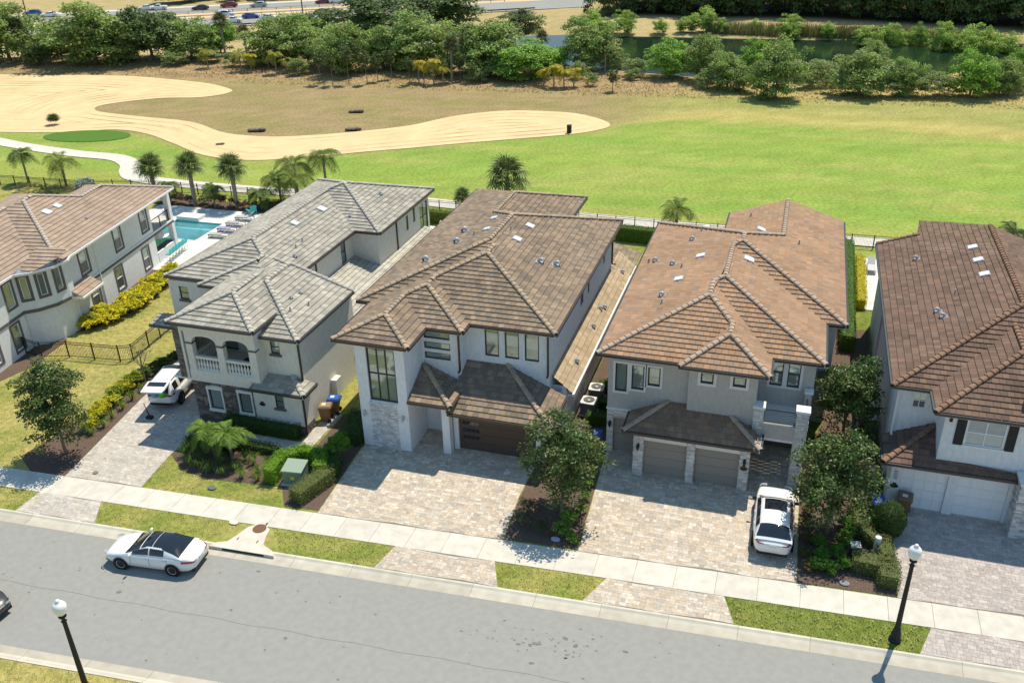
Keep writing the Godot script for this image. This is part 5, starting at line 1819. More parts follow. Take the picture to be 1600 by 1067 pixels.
const WAGON := {"len": 4.8, "wid": 1.93, "ride": 0.33, "taper": 0.1, "deck": [[2.4, 0.95], [2.2, 1.08], [1.2, 1.13], [0.3, 1.14], [-2.2, 1.16], [-2.4, 1.1]], "roof": [[1.25, 1.12], [0.62, 1.66], [0.1, 1.86], [-1.6, 1.86], [-2.05, 1.82], [-2.36, 1.16]], "glass": [1.16, 0.6, -2.02, -2.28], "side_windows": [[0.8, -0.1], [-0.18, -1.0], [-1.35, -1.9]], "roof_w": 0.74, "wheels": [1.45, -1.4, 0.39], "lamp_y": [0.92, 1.0]}


func traffic_car(label: String, at: Vector3, turn: float, style: String, paint: Material) -> void:
	var P_: Dictionary = {"sedan": SEDAN, "suv": SUV, "van": WAGON, "pickup": SUV}[style]
	var t := thing("car" if style != "pickup" else "pickup_truck", label, "car" if style != "pickup" else "pickup truck", at, turn, "traffic on the highway")
	var key := "traffic_" + style
	if not shrub_cache.has(key):
		var cab := MB.new()
		var rx: Array = P_.roof
		var xr: float = rx[rx.size() - 1][0]
		var cut := maxf(xr, -0.6) if style == "pickup" else xr
		for s in [1.0, -1.0]:
			cabin_patch(cab, P_, rx[0][0], cut, 0.0, 1.0, s, 0.0, 12, 6)
		if style == "pickup":
			cab.box(-0.62, 1.0, -0.8, -0.55, 1.6, 0.8)
		var gl := MB.new()
		for s in [1.0, -1.0]:
			cabin_patch(gl, P_, P_.glass[0], P_.glass[1], 0.5, 1.0, s, 0.02, 4, 3)
			cabin_patch(gl, P_, 0.7, -0.5 if style == "pickup" else -1.2, 0.08, 0.46, s, 0.02, 4, 2)
			if style != "pickup":
				cabin_patch(gl, P_, P_.glass[2], P_.glass[3], 0.5, 1.0, s, 0.02, 4, 3)
		shrub_cache[key] = [car_body(P_).mesh(true), cab.mesh(true), gl.mesh(), wheel_meshes(P_.wheels[2])[0]]
	var k: Array = shrub_cache[key]
	part("body", k[0], paint, t)
	part("cabin", k[1], paint, t)
	part("windows", k[2], M.car_glass, t)
	for x in [P_.wheels[0], P_.wheels[1]]:
		for s in [1.0, -1.0]:
			part("wheel", k[3], M.tyre, t, Transform3D(Basis.IDENTITY, Vector3(x, P_.wheels[2], (P_.wid / 2.0 - 0.08) * s)))


# ---------------------------------------------------------------- the place
func materials() -> void:
	mat("tile", Color.WHITE, 0.85, 0.3)
	mat("stone", Color.WHITE, 0.85, 0.3)
	mat("leaf", Color.WHITE, 0.5, 0.35)
	M.leaf.backlight_enabled = true
	M.leaf.backlight = Color(0.85, 0.85, 0.8)
	textured(mat("bark", L(0.3, 0.23, 0.17), 0.95, 0.2), grain(3, 0.02, 4, 0.5, 1.1, 256), 1.2)
	mat("tar", L(0.17, 0.168, 0.158), 0.8, 0.3)
	mat("palm_bark", Color.WHITE, 0.95, 0.2)
	var fine := grain(11, 0.02, 6, 0.86, 1.02)
	for q in [["stucco_white", L(0.8, 0.81, 0.82)], ["stucco_cream", L(0.76, 0.72, 0.63)], ["stucco_taupe", L(0.5, 0.47, 0.43)]]:
		textured(mat(q[0], q[1], 0.9, 0.25), fine, 2.5)
		M[q[0]].uv1_scale = Vector3(0.45, 0.16, 0.45)
	mat("soffit", L(0.72, 0.71, 0.69), 0.8)
	mat("trim_pale", L(0.7, 0.69, 0.67), 0.8)
	mat("trim_cream", L(0.74, 0.71, 0.64), 0.8)
	mat("trim_dark", L(0.14, 0.125, 0.12), 0.8)
	mat("white_paint", L(0.8, 0.8, 0.79), 0.5)
	mat("brown_gutter", L(0.055, 0.033, 0.026), 0.4, 0.5)
	mat("grey_gutter", L(0.035, 0.035, 0.037), 0.4, 0.5)
	mat("dark_gutter", L(0.05, 0.048, 0.048), 0.4, 0.5)
	mat("dark_frame", L(0.022, 0.02, 0.02), 0.4, 0.5)
	mat("bronze_frame", L(0.18, 0.12, 0.09), 0.4, 0.5)
	mat("black", L(0.018, 0.018, 0.02), 0.5, 0.4)
	mat("brass", L(0.55, 0.42, 0.15), 0.4, 0.5, 0.6)
	mat("shutter", L(0.02, 0.019, 0.022), 0.55, 0.4)
	mat("door_brown", L(0.095, 0.066, 0.05), 0.5, 0.4)
	mat("door_taupe", L(0.3, 0.27, 0.235), 0.6, 0.35)
	mat("door_white", L(0.82, 0.83, 0.84), 0.5, 0.4)
	mat("door_dark", L(0.16, 0.12, 0.1), 0.55, 0.4)
	mat("lead", L(0.32, 0.32, 0.33), 0.6, 0.4)
	mat("galv", L(0.6, 0.61, 0.62), 0.35, 0.5, 0.5)
	mat("skylight", L(0.72, 0.78, 0.84), 0.1, 0.7)
	mat("glass", L(0.3, 0.36, 0.33), 0.03, 0.8, 0.45)
	mat("glass_screen", L(0.1, 0.105, 0.105), 0.3, 0.5, 0.1)
	mat("glass_pale", L(0.3, 0.36, 0.39), 0.05, 0.7, 0.15)
	mat("car_glass", L(0.012, 0.015, 0.02), 0.03, 0.75)
	mat("car_white", L(0.78, 0.78, 0.77), 0.25, 0.5)
	M.car_white.clearcoat_enabled = true
	M.car_white.clearcoat = 0.8
	M.car_white.clearcoat_roughness = 0.05
	for q in [["blue", L(0.03, 0.08, 0.3)], ["navy", L(0.02, 0.03, 0.07)], ["red", L(0.28, 0.015, 0.03)], ["silver", L(0.38, 0.39, 0.4)], ["maroon", L(0.16, 0.015, 0.025)], ["graphite", L(0.02, 0.022, 0.026)]]:
		mat("paint_" + q[0], q[1], 0.28, 0.5)
		M["paint_" + q[0]].clearcoat_enabled = true
		M["paint_" + q[0]].clearcoat = 0.7
	M["paint_white"] = M.car_white
	M["paint_black"] = M.paint_graphite
	mat("tyre", L(0.02, 0.02, 0.02), 0.8, 0.3)
	mat("rim", L(0.6, 0.58, 0.55), 0.35, 0.5, 0.25)
	mat("lamp_clear", L(0.6, 0.63, 0.66), 0.08, 0.8)
	mat("lamp_red", L(0.3, 0.012, 0.015), 0.12, 0.7)
	mat("plate", L(0.62, 0.66, 0.6), 0.5)
	mat("plain", Color.WHITE, 0.7, 0.4)
	mat("plastic", Color.WHITE, 0.45, 0.45)
	mat("iron", L(0.02, 0.02, 0.021), 0.5, 0.4)
	mat("globe", L(0.86, 0.86, 0.84), 0.15, 0.6)
	mat("teal", L(0.05, 0.42, 0.44), 0.5)
	# ground materials
	var turf_tex := grain(21, 0.025, 7, 0.55, 1.08, 1024)
	textured(mat("ground", Color.WHITE, 0.95, 0.15), turf_tex, 13.0, turf_tex, 6.0)
	textured(mat("asphalt", L(0.305, 0.3, 0.28), 0.9, 0.3), grain(31, 0.018, 7, 0.87, 1.0, 1024), 9.0)
	textured(mat("concrete", L(0.67, 0.625, 0.55), 0.9, 0.25), grain(41, 0.014, 5, 0.78, 1.0), 6.0)
	textured(mat("mulch", L(0.2, 0.14, 0.11), 0.95, 0.2), grain(51, 0.05, 4, 0.25, 1.2, 512, true), 1.6, grain(52, 0.06, 3, 0, 1, 256), 5.0)
	textured(mat("sand", L(0.72, 0.545, 0.31), 0.95, 0.15), grain(61, 0.01, 6, 0.8, 1.0), 30.0)
	textured(mat("sand_track", L(0.7, 0.52, 0.285), 0.95, 0.15), grain(62, 0.02, 5, 0.75, 1.0), 12.0)
	textured(mat("paver", Color.WHITE, 0.9, 0.25), grain(71, 0.03, 4, 0.78, 1.05, 256), 1.5)
	mat("joint", L(0.22, 0.19, 0.155), 0.95, 0.2)
	textured(mat("green_turf", L(0.11, 0.22, 0.04), 0.95, 0.15), turf_tex, 4.0)
	mat("pond_water", L(0.012, 0.03, 0.016), 0.07, 0.5)
	var wn := grain(81, 0.02, 4, 0.0, 1.0, 256)
	M.pond_water.heightmap_enabled = true
	M.pond_water.heightmap_texture = wn
	M.pond_water.heightmap_scale = 2.0
	M.pond_water.uv1_triplanar = true
	M.pond_water.uv1_world_triplanar = true
	M.pond_water.uv1_scale = Vector3.ONE / 6.0
	mat("pool_plaster", L(0.12, 0.5, 0.52), 0.6)
	mat("pool_water", L(0.3, 0.7, 0.75), 0.02, 0.5)
	M.pool_water.albedo_color.a = 0.25
	M.pool_water.transparency = BaseMaterial3D.TRANSPARENCY_ALPHA


const FAIR_LIMIT := [[-300, -97], [-110, -96], [-102, -95.5], [-93, -97.5], [-82, -98.5], [-75, -95], [-68, -91.5], [-62, -91], [-55, -94], [-47, -98.5], [-37, -105], [-27, -111], [-22, -117], [-14, -122], [-5, -124], [10, -123], [25, -121], [60, -122], [200, -124]]


func fair_limit(x: float) -> float:
	for i in FAIR_LIMIT.size() - 1:
		if x <= FAIR_LIMIT[i + 1][0]:
			return lerpf(FAIR_LIMIT[i][1], FAIR_LIMIT[i + 1][1], clampf((x - FAIR_LIMIT[i][0]) / (FAIR_LIMIT[i + 1][0] - FAIR_LIMIT[i][0]), 0, 1))
	return -122.0


func ground_color(x: float, z: float) -> Color:
	var n1 := blotch.get_noise_2d(x * 1.2, z * 2.4)
	var n2 := blotch.get_noise_2d(x * 6.0 + 300.0, z * 9.0)
	var n3 := blotch.get_noise_2d(x * 20.0, z * 24.0 + 500.0)
	var n4 := blotch.get_noise_2d(x * 0.9 + 900.0, z * 4.5)
	if z > -76.0: # gardens
		var dry := clampf(0.5 + 0.9 * n2 + 0.6 * n3 + (0.35 if x < -39.5 else -0.15), 0.0, 1.0)
		var lawn := L(0.22, 0.27, 0.055).lerp(L(0.45, 0.385, 0.135), dry)
		if x > -3.0:
			lawn = lawn.lerp(L(0.13, 0.19, 0.035), 0.6)
		return lawn
	var fair := L(0.295, 0.385, 0.078).lerp(L(0.24, 0.36, 0.07), clampf(0.5 + 1.3 * n1, 0, 1))
	fair = fair.lerp(L(0.4, 0.4, 0.12), clampf(0.2 + 1.1 * n4 + 0.5 * n2, 0, 0.75))
	fair = fair.lerp(L(0.21, 0.33, 0.06), clampf(n2 * 1.6 - 0.35, 0, 0.5))
	if z > -84.0:
		fair = fair.lerp(L(0.38, 0.37, 0.1), 0.5)
	var right := smoothstep(-30.0, -12.0, x)
	var rough := L(0.37, 0.275, 0.145).lerp(L(0.31, 0.265, 0.11), clampf(0.4 + 1.2 * n1 + 0.6 * n2, 0, 1))
	rough = rough.lerp(L(0.4, 0.37, 0.135).lerp(L(0.32, 0.33, 0.095), clampf(0.5 + 1.3 * n4, 0, 1)), right)
	var lim := fair_limit(x)
	var wide := lerpf(1.2, 9.0, right)
	var f := smoothstep(lim - wide * 0.5, lim + wide * 0.7, z + 2.0 * n1 * right)
	var c := rough.lerp(fair, f)
	# the dry band where the mown grass ends
	c = c.lerp(L(0.54, 0.44, 0.16), right * clampf(1.0 - absf(z - lim + 1.5 - 3.0 * n1) / 5.5, 0, 1) * 0.75)
	# bright wet tongue of grass by the sand's tip
	var tongue := clampf(1.0 - absf((z + 117.0) + (x + 20.0) * 0.55) / 2.2, 0, 1) * smoothstep(-24, -21, x) * (1.0 - smoothstep(-13, -9, x))
	c = c.lerp(L(0.2, 0.34, 0.05), tongue * 0.8)
	# pine straw and bare earth under the tree belt
	var s := away(x, z)
	var belt := smoothstep(-128.0, -135.0, z - 0.06 * x + 4.0 * n2) * (1.0 - smoothstep(-153.0, -163.0, z + 0.0 * x) * -0.0)
	belt = smoothstep(0.0, 7.0, -(z + 131.5 + 0.05 * (x + 40.0)) + 5.0 * n2)
	var soil := L(0.37, 0.235, 0.13).lerp(L(0.44, 0.32, 0.165), clampf(0.5 + n3 + n2, 0, 1))
	soil = soil.lerp(L(0.48, 0.38, 0.15), smoothstep(-22, -8, x) * 0.85)
	c = c.lerp(soil, clampf(belt, 0, 1))
	# far bank and roadside verges
	var far := smoothstep(178.0, 190.0, s)
	c = c.lerp(L(0.42, 0.36, 0.15).lerp(L(0.56, 0.41, 0.24), clampf(0.4 + 1.2 * n2 + smoothstep(-30, 0, x) * 0.4, 0, 1)), far)
	c = c.lerp(L(0.1, 0.085, 0.04), smoothstep(-211.0, -219.0, z - 0.2 * maxf(x, 0.0)) * smoothstep(-60, -40, x))
	return c * (1.0 + 0.2 * n3)


func ground() -> void:
	var xs := [-1500.0, -800.0, -430.0, -330.0]
	for i in 300:
		xs.append(-285.0 + i * 1.45)
	xs.append_array([200.0, 400.0, 800.0, 1500.0])
	var zs := [-30.72]
	for i in 205:
		zs.append(-31.6 - i * 1.3)
	zs.append_array([-330.0, -420.0, -700.0, -1500.0])
	var v := PackedVector3Array()
	var c := PackedColorArray()
	var nn := PackedVector3Array()
	for z: float in zs:
		for x: float in xs:
			var zz := z - 0.0587 * (clampf(x, -140.0, 90.0) + 11.0) * clampf(1.0 - (-z - 31.0) / 60.0, 0.0, 1.0)
			var y := ground_y(x, zz)
			if x > POOL_LOCAL_BOX[0] - 1.4 and x < POOL_LOCAL_BOX[2] + 1.4 and zz > POOL_LOCAL_BOX[1] - 1.4 and zz < POOL_LOCAL_BOX[3] + 1.4:
				y = -2.2
			if x > -32.8 and x < -27.5 and zz > -74.5 and zz < -69.0:
				y = -1.6
			v.append(Vector3(x, y, zz))
			c.append(ground_color(x, zz))
	var w := xs.size()
	var id := PackedInt32Array()
	for j in zs.size() - 1:
		for i in w - 1:
			var a := j * w + i
			id.append_array([a, a + w + 1, a + 1, a, a + w, a + w + 1])
	nn.resize(v.size())
	for j in zs.size():
		for i in w:
			var a := j * w + i
			var l := v[j * w + maxi(i - 1, 0)]
			var r := v[j * w + mini(i + 1, w - 1)]
			var n := v[maxi(j - 1, 0) * w + i]
			var f := v[mini(j + 1, zs.size() - 1) * w + i]
			nn[a] = (r - l).cross(f - n).normalized() if false else Vector3(-(r.y - l.y) / maxf(0.1, r.x - l.x), 1.0, (f.y - n.y) / maxf(0.1, n.z - f.z)).normalized()
	var ar := []
	ar.resize(Mesh.ARRAY_MAX)
	ar[Mesh.ARRAY_VERTEX] = v
	ar[Mesh.ARRAY_COLOR] = c
	ar[Mesh.ARRAY_NORMAL] = nn
	ar[Mesh.ARRAY_INDEX] = id
	var m := ArrayMesh.new()
	m.add_surface_from_arrays(Mesh.PRIMITIVE_TRIANGLES, ar)
	struct("ground", m, M.ground)
	# the near side of the street
	var mb := MB.new()
	var gx := [-900.0, -300.0, -120.0]
	for i in 70:
		gx.append(-70.0 + i * 1.5)
	gx.append_array([60.0, 300.0, 900.0])
	var gz := [0.72, 1.5, 2.5, 3.5, 5.0, 7.0, 12.0, 40.0, 200.0, 900.0]
	for i in gx.size() - 1:
		for j in gz.size() - 1:
			var q := []
			for k in [[i, j + 1], [i + 1, j + 1], [i + 1, j], [i, j]]:
				var x: float = gx[k[0]]
				q.append(Vector3(x, 0, near_z(clampf(x, -120, 60)) + gz[k[1]]))
			mb.quad(q[0], q[1], q[2], q[3], ground_color(q[0].x - 20.0, -40.0 - q[0].z) if true else Color.WHITE)
	struct("lawn", mb.mesh(), M.ground)


const POOL_LOCAL_BOX := [-57.8, -71.3, -52.0, -66.2]


func pavers(root: Node, poly: PackedVector2Array, y: float, pal0: Array, row := 0.18, ln := 0.27) -> void:
	var mean := L(0, 0, 0)
	for c: Color in pal0:
		mean += c / pal0.size()
	var pal := pal0.map(func(c): return c.lerp(mean, 0.4))
	var base := MB.new()
	base.sheet(poly, y - 0.012)
	part("joint_bed", base.mesh(), M.joint, root)
	var mb := MB.new()
	var lo := 1e9
	var hi := -1e9
	for p in poly:
		lo = minf(lo, p.y)
		hi = maxf(hi, p.y)
	var z := lo
	var k := 0
	while z < hi - 0.02:
		var h: float = row * [0.75, 1.0, 1.35][rng.randi() % 3]
		var z1 := minf(z + h, hi)
		# every stretch of this row inside the outline
		var cuts := []
		var zm := (z + z1) * 0.5
		for i in poly.size():
			var a := poly[i]
			var b := poly[(i + 1) % poly.size()]
			if (a.y - zm) * (b.y - zm) < 0.0:
				var slope := (b.x - a.x) / (b.y - a.y)
				cuts.append([a.x + slope * (zm - a.y), slope])
		cuts.sort_custom(func(p, q): return p[0] < q[0])
		for i in range(0, cuts.size() - 1, 2):
			var x: float = cuts[i][0] - rnd(0.0, ln)
			while x < cuts[i + 1][0]:
				var l: float = ln * [0.6, 0.8, 1.0, 1.3][rng.randi() % 4]
				var c: Color = pal[rng.randi() % pal.size()] * (rnd(0.86, 1.12) + 0.12 * blotch.get_noise_2d(x * 16.0, z * 16.0))
				var yy := y + rnd(-0.002, 0.003)
				var pts := []
				for q in [[x + 0.004, z1 - 0.004], [x + l - 0.004, z1 - 0.004], [x + l - 0.004, z + 0.004], [x + 0.004, z + 0.004]]:
					var x0: float = cuts[i][0] + cuts[i][1] * (q[1] - zm)
					var x1: float = cuts[i + 1][0] + cuts[i + 1][1] * (q[1] - zm)
					pts.append(Vector3(clampf(q[0], minf(x0, x1), maxf(x0, x1)), yy, q[1]))
				if pts[1].x - pts[0].x > 0.005 or pts[2].x - pts[3].x > 0.005:
					mb.quad(pts[0], pts[1], pts[2], pts[3], c)
				x += l
		z = z1
		k += 1
	part("paver", mb.mesh(), M.paver, root, Transform3D.IDENTITY, true)


func ribbon(poly: Array, width: float, y: float, lift_ground := false) -> ArrayMesh: # a strip along pairs x, z
	var mb := MB.new()
	var pts := P(poly)
	var fine := PackedVector2Array()
	for i in pts.size() - 1:
		var p0 := pts[maxi(i - 1, 0)]
		var p3 := pts[mini(i + 2, pts.size() - 1)]
		for k in 6:
			fine.append(pts[i].cubic_interpolate(pts[i + 1], p0, p3, k / 6.0))
	fine.append(pts[pts.size() - 1])
	for i in fine.size() - 1:
		var q := []
		for k in [i, i + 1]:
			var d := (fine[mini(k + 1, fine.size() - 1)] - fine[maxi(k - 1, 0)]).normalized()
			var n := Vector2(-d.y, d.x) * width * 0.5
			for s in [n, -n]:
				var p: Vector2 = fine[k] + s
				q.append(Vector3(p.x, y + (ground_y(p.x, p.y) if lift_ground else 0.0), p.y))
		mb.quad(q[0], q[2], q[3], q[1])
	var m := mb
	# keep the upper side up whichever way the strip runs
	if (m.v[2] - m.v[0]).cross(m.v[1] - m.v[0]).y < 0.0:
		for i in range(0, m.v.size(), 3):
			var s := m.v[i + 1]
			m.v[i + 1] = m.v[i + 2]
			m.v[i + 2] = s
	return m.mesh()


func smooth_outline(a: Array, sub := 5) -> PackedVector2Array:
	var p := P(a)
	var r := PackedVector2Array()
	var n := p.size()
	for i in n:
		for k in sub:
			r.append(p[i].cubic_interpolate(p[(i + 1) % n], p[(i + n - 1) % n], p[(i + 2) % n], k / float(sub)))
	return r


const SAND := [-150, -128, -134, -128, -113, -131.5, -96, -129.5, -87, -126, -85.6, -123, -88, -119.5, -94, -117.3, -99.5, -112, -98, -108.5, -91.5, -107, -80, -105.5, -71.5, -101.5, -63, -102, -55, -106.3, -49.6, -110.8, -45, -117.5, -38.5, -121.3, -29.5, -121.8, -23.6, -116.6, -26.9, -111, -36.8, -105, -47.6, -98.4, -55.5, -93.8, -62, -91, -68.5, -91.6, -75.4, -95.3, -81.8, -98.6, -87.7, -99.6, -93.7, -97.2, -103, -95.3, -125, -94, -150, -95]


func draped(poly: PackedVector2Array, lift: float) -> ArrayMesh:
	var mb := MB.new()
	mb.sheet(poly, 0.0)
	for i in mb.v.size():
		mb.v[i].y = lift + ground_y(mb.v[i].x, mb.v[i].z)
	return mb.mesh()


func grid_over(poly: PackedVector2Array, step: float, lift: float) -> ArrayMesh: # follows the ground
	var mb := MB.new()
	var lo := Vector2(1e9, 1e9)
	var hi := -lo
	for p in poly:
		lo = lo.min(p)
		hi = hi.max(p)
	for i in int(ceil((hi.x - lo.x) / step)):
		for j in int(ceil((hi.y - lo.y) / step)):
			var c := PackedVector2Array([lo + Vector2(i, j) * step, lo + Vector2(i + 1, j) * step, lo + Vector2(i + 1, j + 1) * step, lo + Vector2(i, j + 1) * step])
			for piece in Geometry2D.intersect_polygons(c, poly):
				mb.sheet(piece, 0.0)
	for i in mb.v.size():
		mb.v[i].y = lift + ground_y(mb.v[i].x, mb.v[i].z)
	return mb.mesh()


func course() -> void:
	var sand_poly := smooth_outline(SAND)
	var sand := struct("sand", grid_over(sand_poly, 6.0, 0.05), M.sand)
	# tracks of the rake, one inside the other
	var inner := [sand_poly]
	var tracks := MB.new()
	for k in 9:
		var next := []
		for q in inner:
			for o in Geometry2D.offset_polygon(q, -1.5 - 0.25 * (k % 3), Geometry2D.JOIN_ROUND):
				if o.size() > 8 and not Geometry2D.is_polygon_clockwise(o) == false or o.size() > 8:
					next.append(o)
		inner = next
		for q: PackedVector2Array in inner:
			for i in q.size():
				var a := q[i]
				var b := q[(i + 1) % q.size()]
				if a.distance_to(b) < 0.02:
					continue
				var n := (b - a).normalized().orthogonal() * (0.12 + 0.05 * (k % 2))
				var yy := 0.062
				tracks.quad(Vector3(a.x + n.x, yy + ground_y(a.x, a.y), a.y + n.y), Vector3(b.x + n.x, yy + ground_y(b.x, b.y), b.y + n.y), Vector3(b.x - n.x, yy + ground_y(b.x, b.y), b.y - n.y), Vector3(a.x - n.x, yy + ground_y(a.x, a.y), a.y - n.y))
	part("rake_track", tracks.mesh(), M.sand_track, sand, Transform3D.IDENTITY, true)
	var green := []
	for i in 28:
		var a := TAU * i / 28
		green.append(-89.2 + cos(a) * 5.9 + sin(a) * 0.8)
		green.append(-96.0 - sin(a) * 3.0 - cos(a) * 0.3)
	struct("putting_green", grid_over(P(green), 2.0, 0.06), M.green_turf)
	struct("cart_path", ribbon([-130, -99, -112, -95, -99, -91.2, -92, -89.6, -84.5, -88.6, -78.5, -88.3, -75.0, -86.4, -73.0, -83.8, -70.4, -81.9, -64.4, -81.2, -54.2, -81.2, -44, -81.9, -37, -82.0, -30.7, -81.6, -15.6, -81.2, 5.5, -81.0, 19.4, -81.6, 60, -83], 2.3, 0.07, true), M.concrete)
	var w := MB.new()
	w.sheet(Geometry2D.offset_polygon(pond_poly, 1.6)[0], -0.42)
	struct("water", w.mesh(), M.pond_water)
	# highway
	var d := Vector3(0.865, 0, -0.502)
	var n := Vector3(-0.502, 0, -0.865)
	var o := Vector3(-193.6, 0, -198.7)
	for q in [["road", -18.0, 0.0, "asphalt", -3.9], ["median", 0.0, 11.0, "sand_track", -3.93], ["road", 11.0, 25.0, "asphalt", -3.88], ["verge_strip", 25.0, 28.0, "concrete", -3.92]]:
		var mb := MB.new()
		for i in 12:
			var a := o + d * (-60.0 + i * 22.0)
			var b := a + d * 22.0
			mb.quad(a + n * q[1] + Vector3(0, q[4], 0), b + n * q[1] + Vector3(0, q[4], 0), b + n * q[2] + Vector3(0, q[4], 0), a + n * q[2] + Vector3(0, q[4], 0))
		struct(q[0], mb.mesh(), M[q[3]])
	var lines := struct_root("lane_markings")
	for u in [-17.2, -12.6, -8.0, -0.8, 11.8, 15.9, 20.0, 24.2]:
		var mb := MB.new()
		var solid: bool = u in [-17.2, -0.8, 11.8, 24.2]
		for i in (1 if solid else 20):
			var a = o + d * (-60.0 + i * 12.0) + n * u + Vector3(0, -3.87 + (0.02 if u > 5 else 0.0), 0)
			var b = a + d * (250.0 if solid else 4.0)
			mb.quad(a, b, b + n * 0.2, a + n * 0.2)
		part("lane_line", mb.mesh(), M.white_paint, lines)
	for q in [["guard_rail", 1.0, "grey steel guard rail along the near edge of the sandy median"], ["guard_rail", 10.5, "concrete-footed guard rail along the farther carriageway of the highway"], ["guard_rail", -19.2, "dark guard rail between the grass bank and the near highway lanes"]]:
		var rail := thing(q[0], q[2], "guard rail", o + n * q[1] + Vector3(0, -3.95, 0), atan2(0.502, 0.865), "guard rails of the highway")
		var bm := MB.new()
		bm.box(-40, 0.45, -0.04, 130, 0.75, 0.04)
		part("rail", bm.mesh(), M.galv if q[1] > -5.0 else M.black, rail)
		var pm := MB.new()
		pm.box(-0.08, 0, -0.1, 0.08, 0.7, 0.1)
		var pmesh := pm.mesh()
		for i in 42:
			part("post", pmesh, M.bark, rail, Transform3D(Basis.IDENTITY, Vector3(-38.0 + i * 4.0, 0, 0.1)))


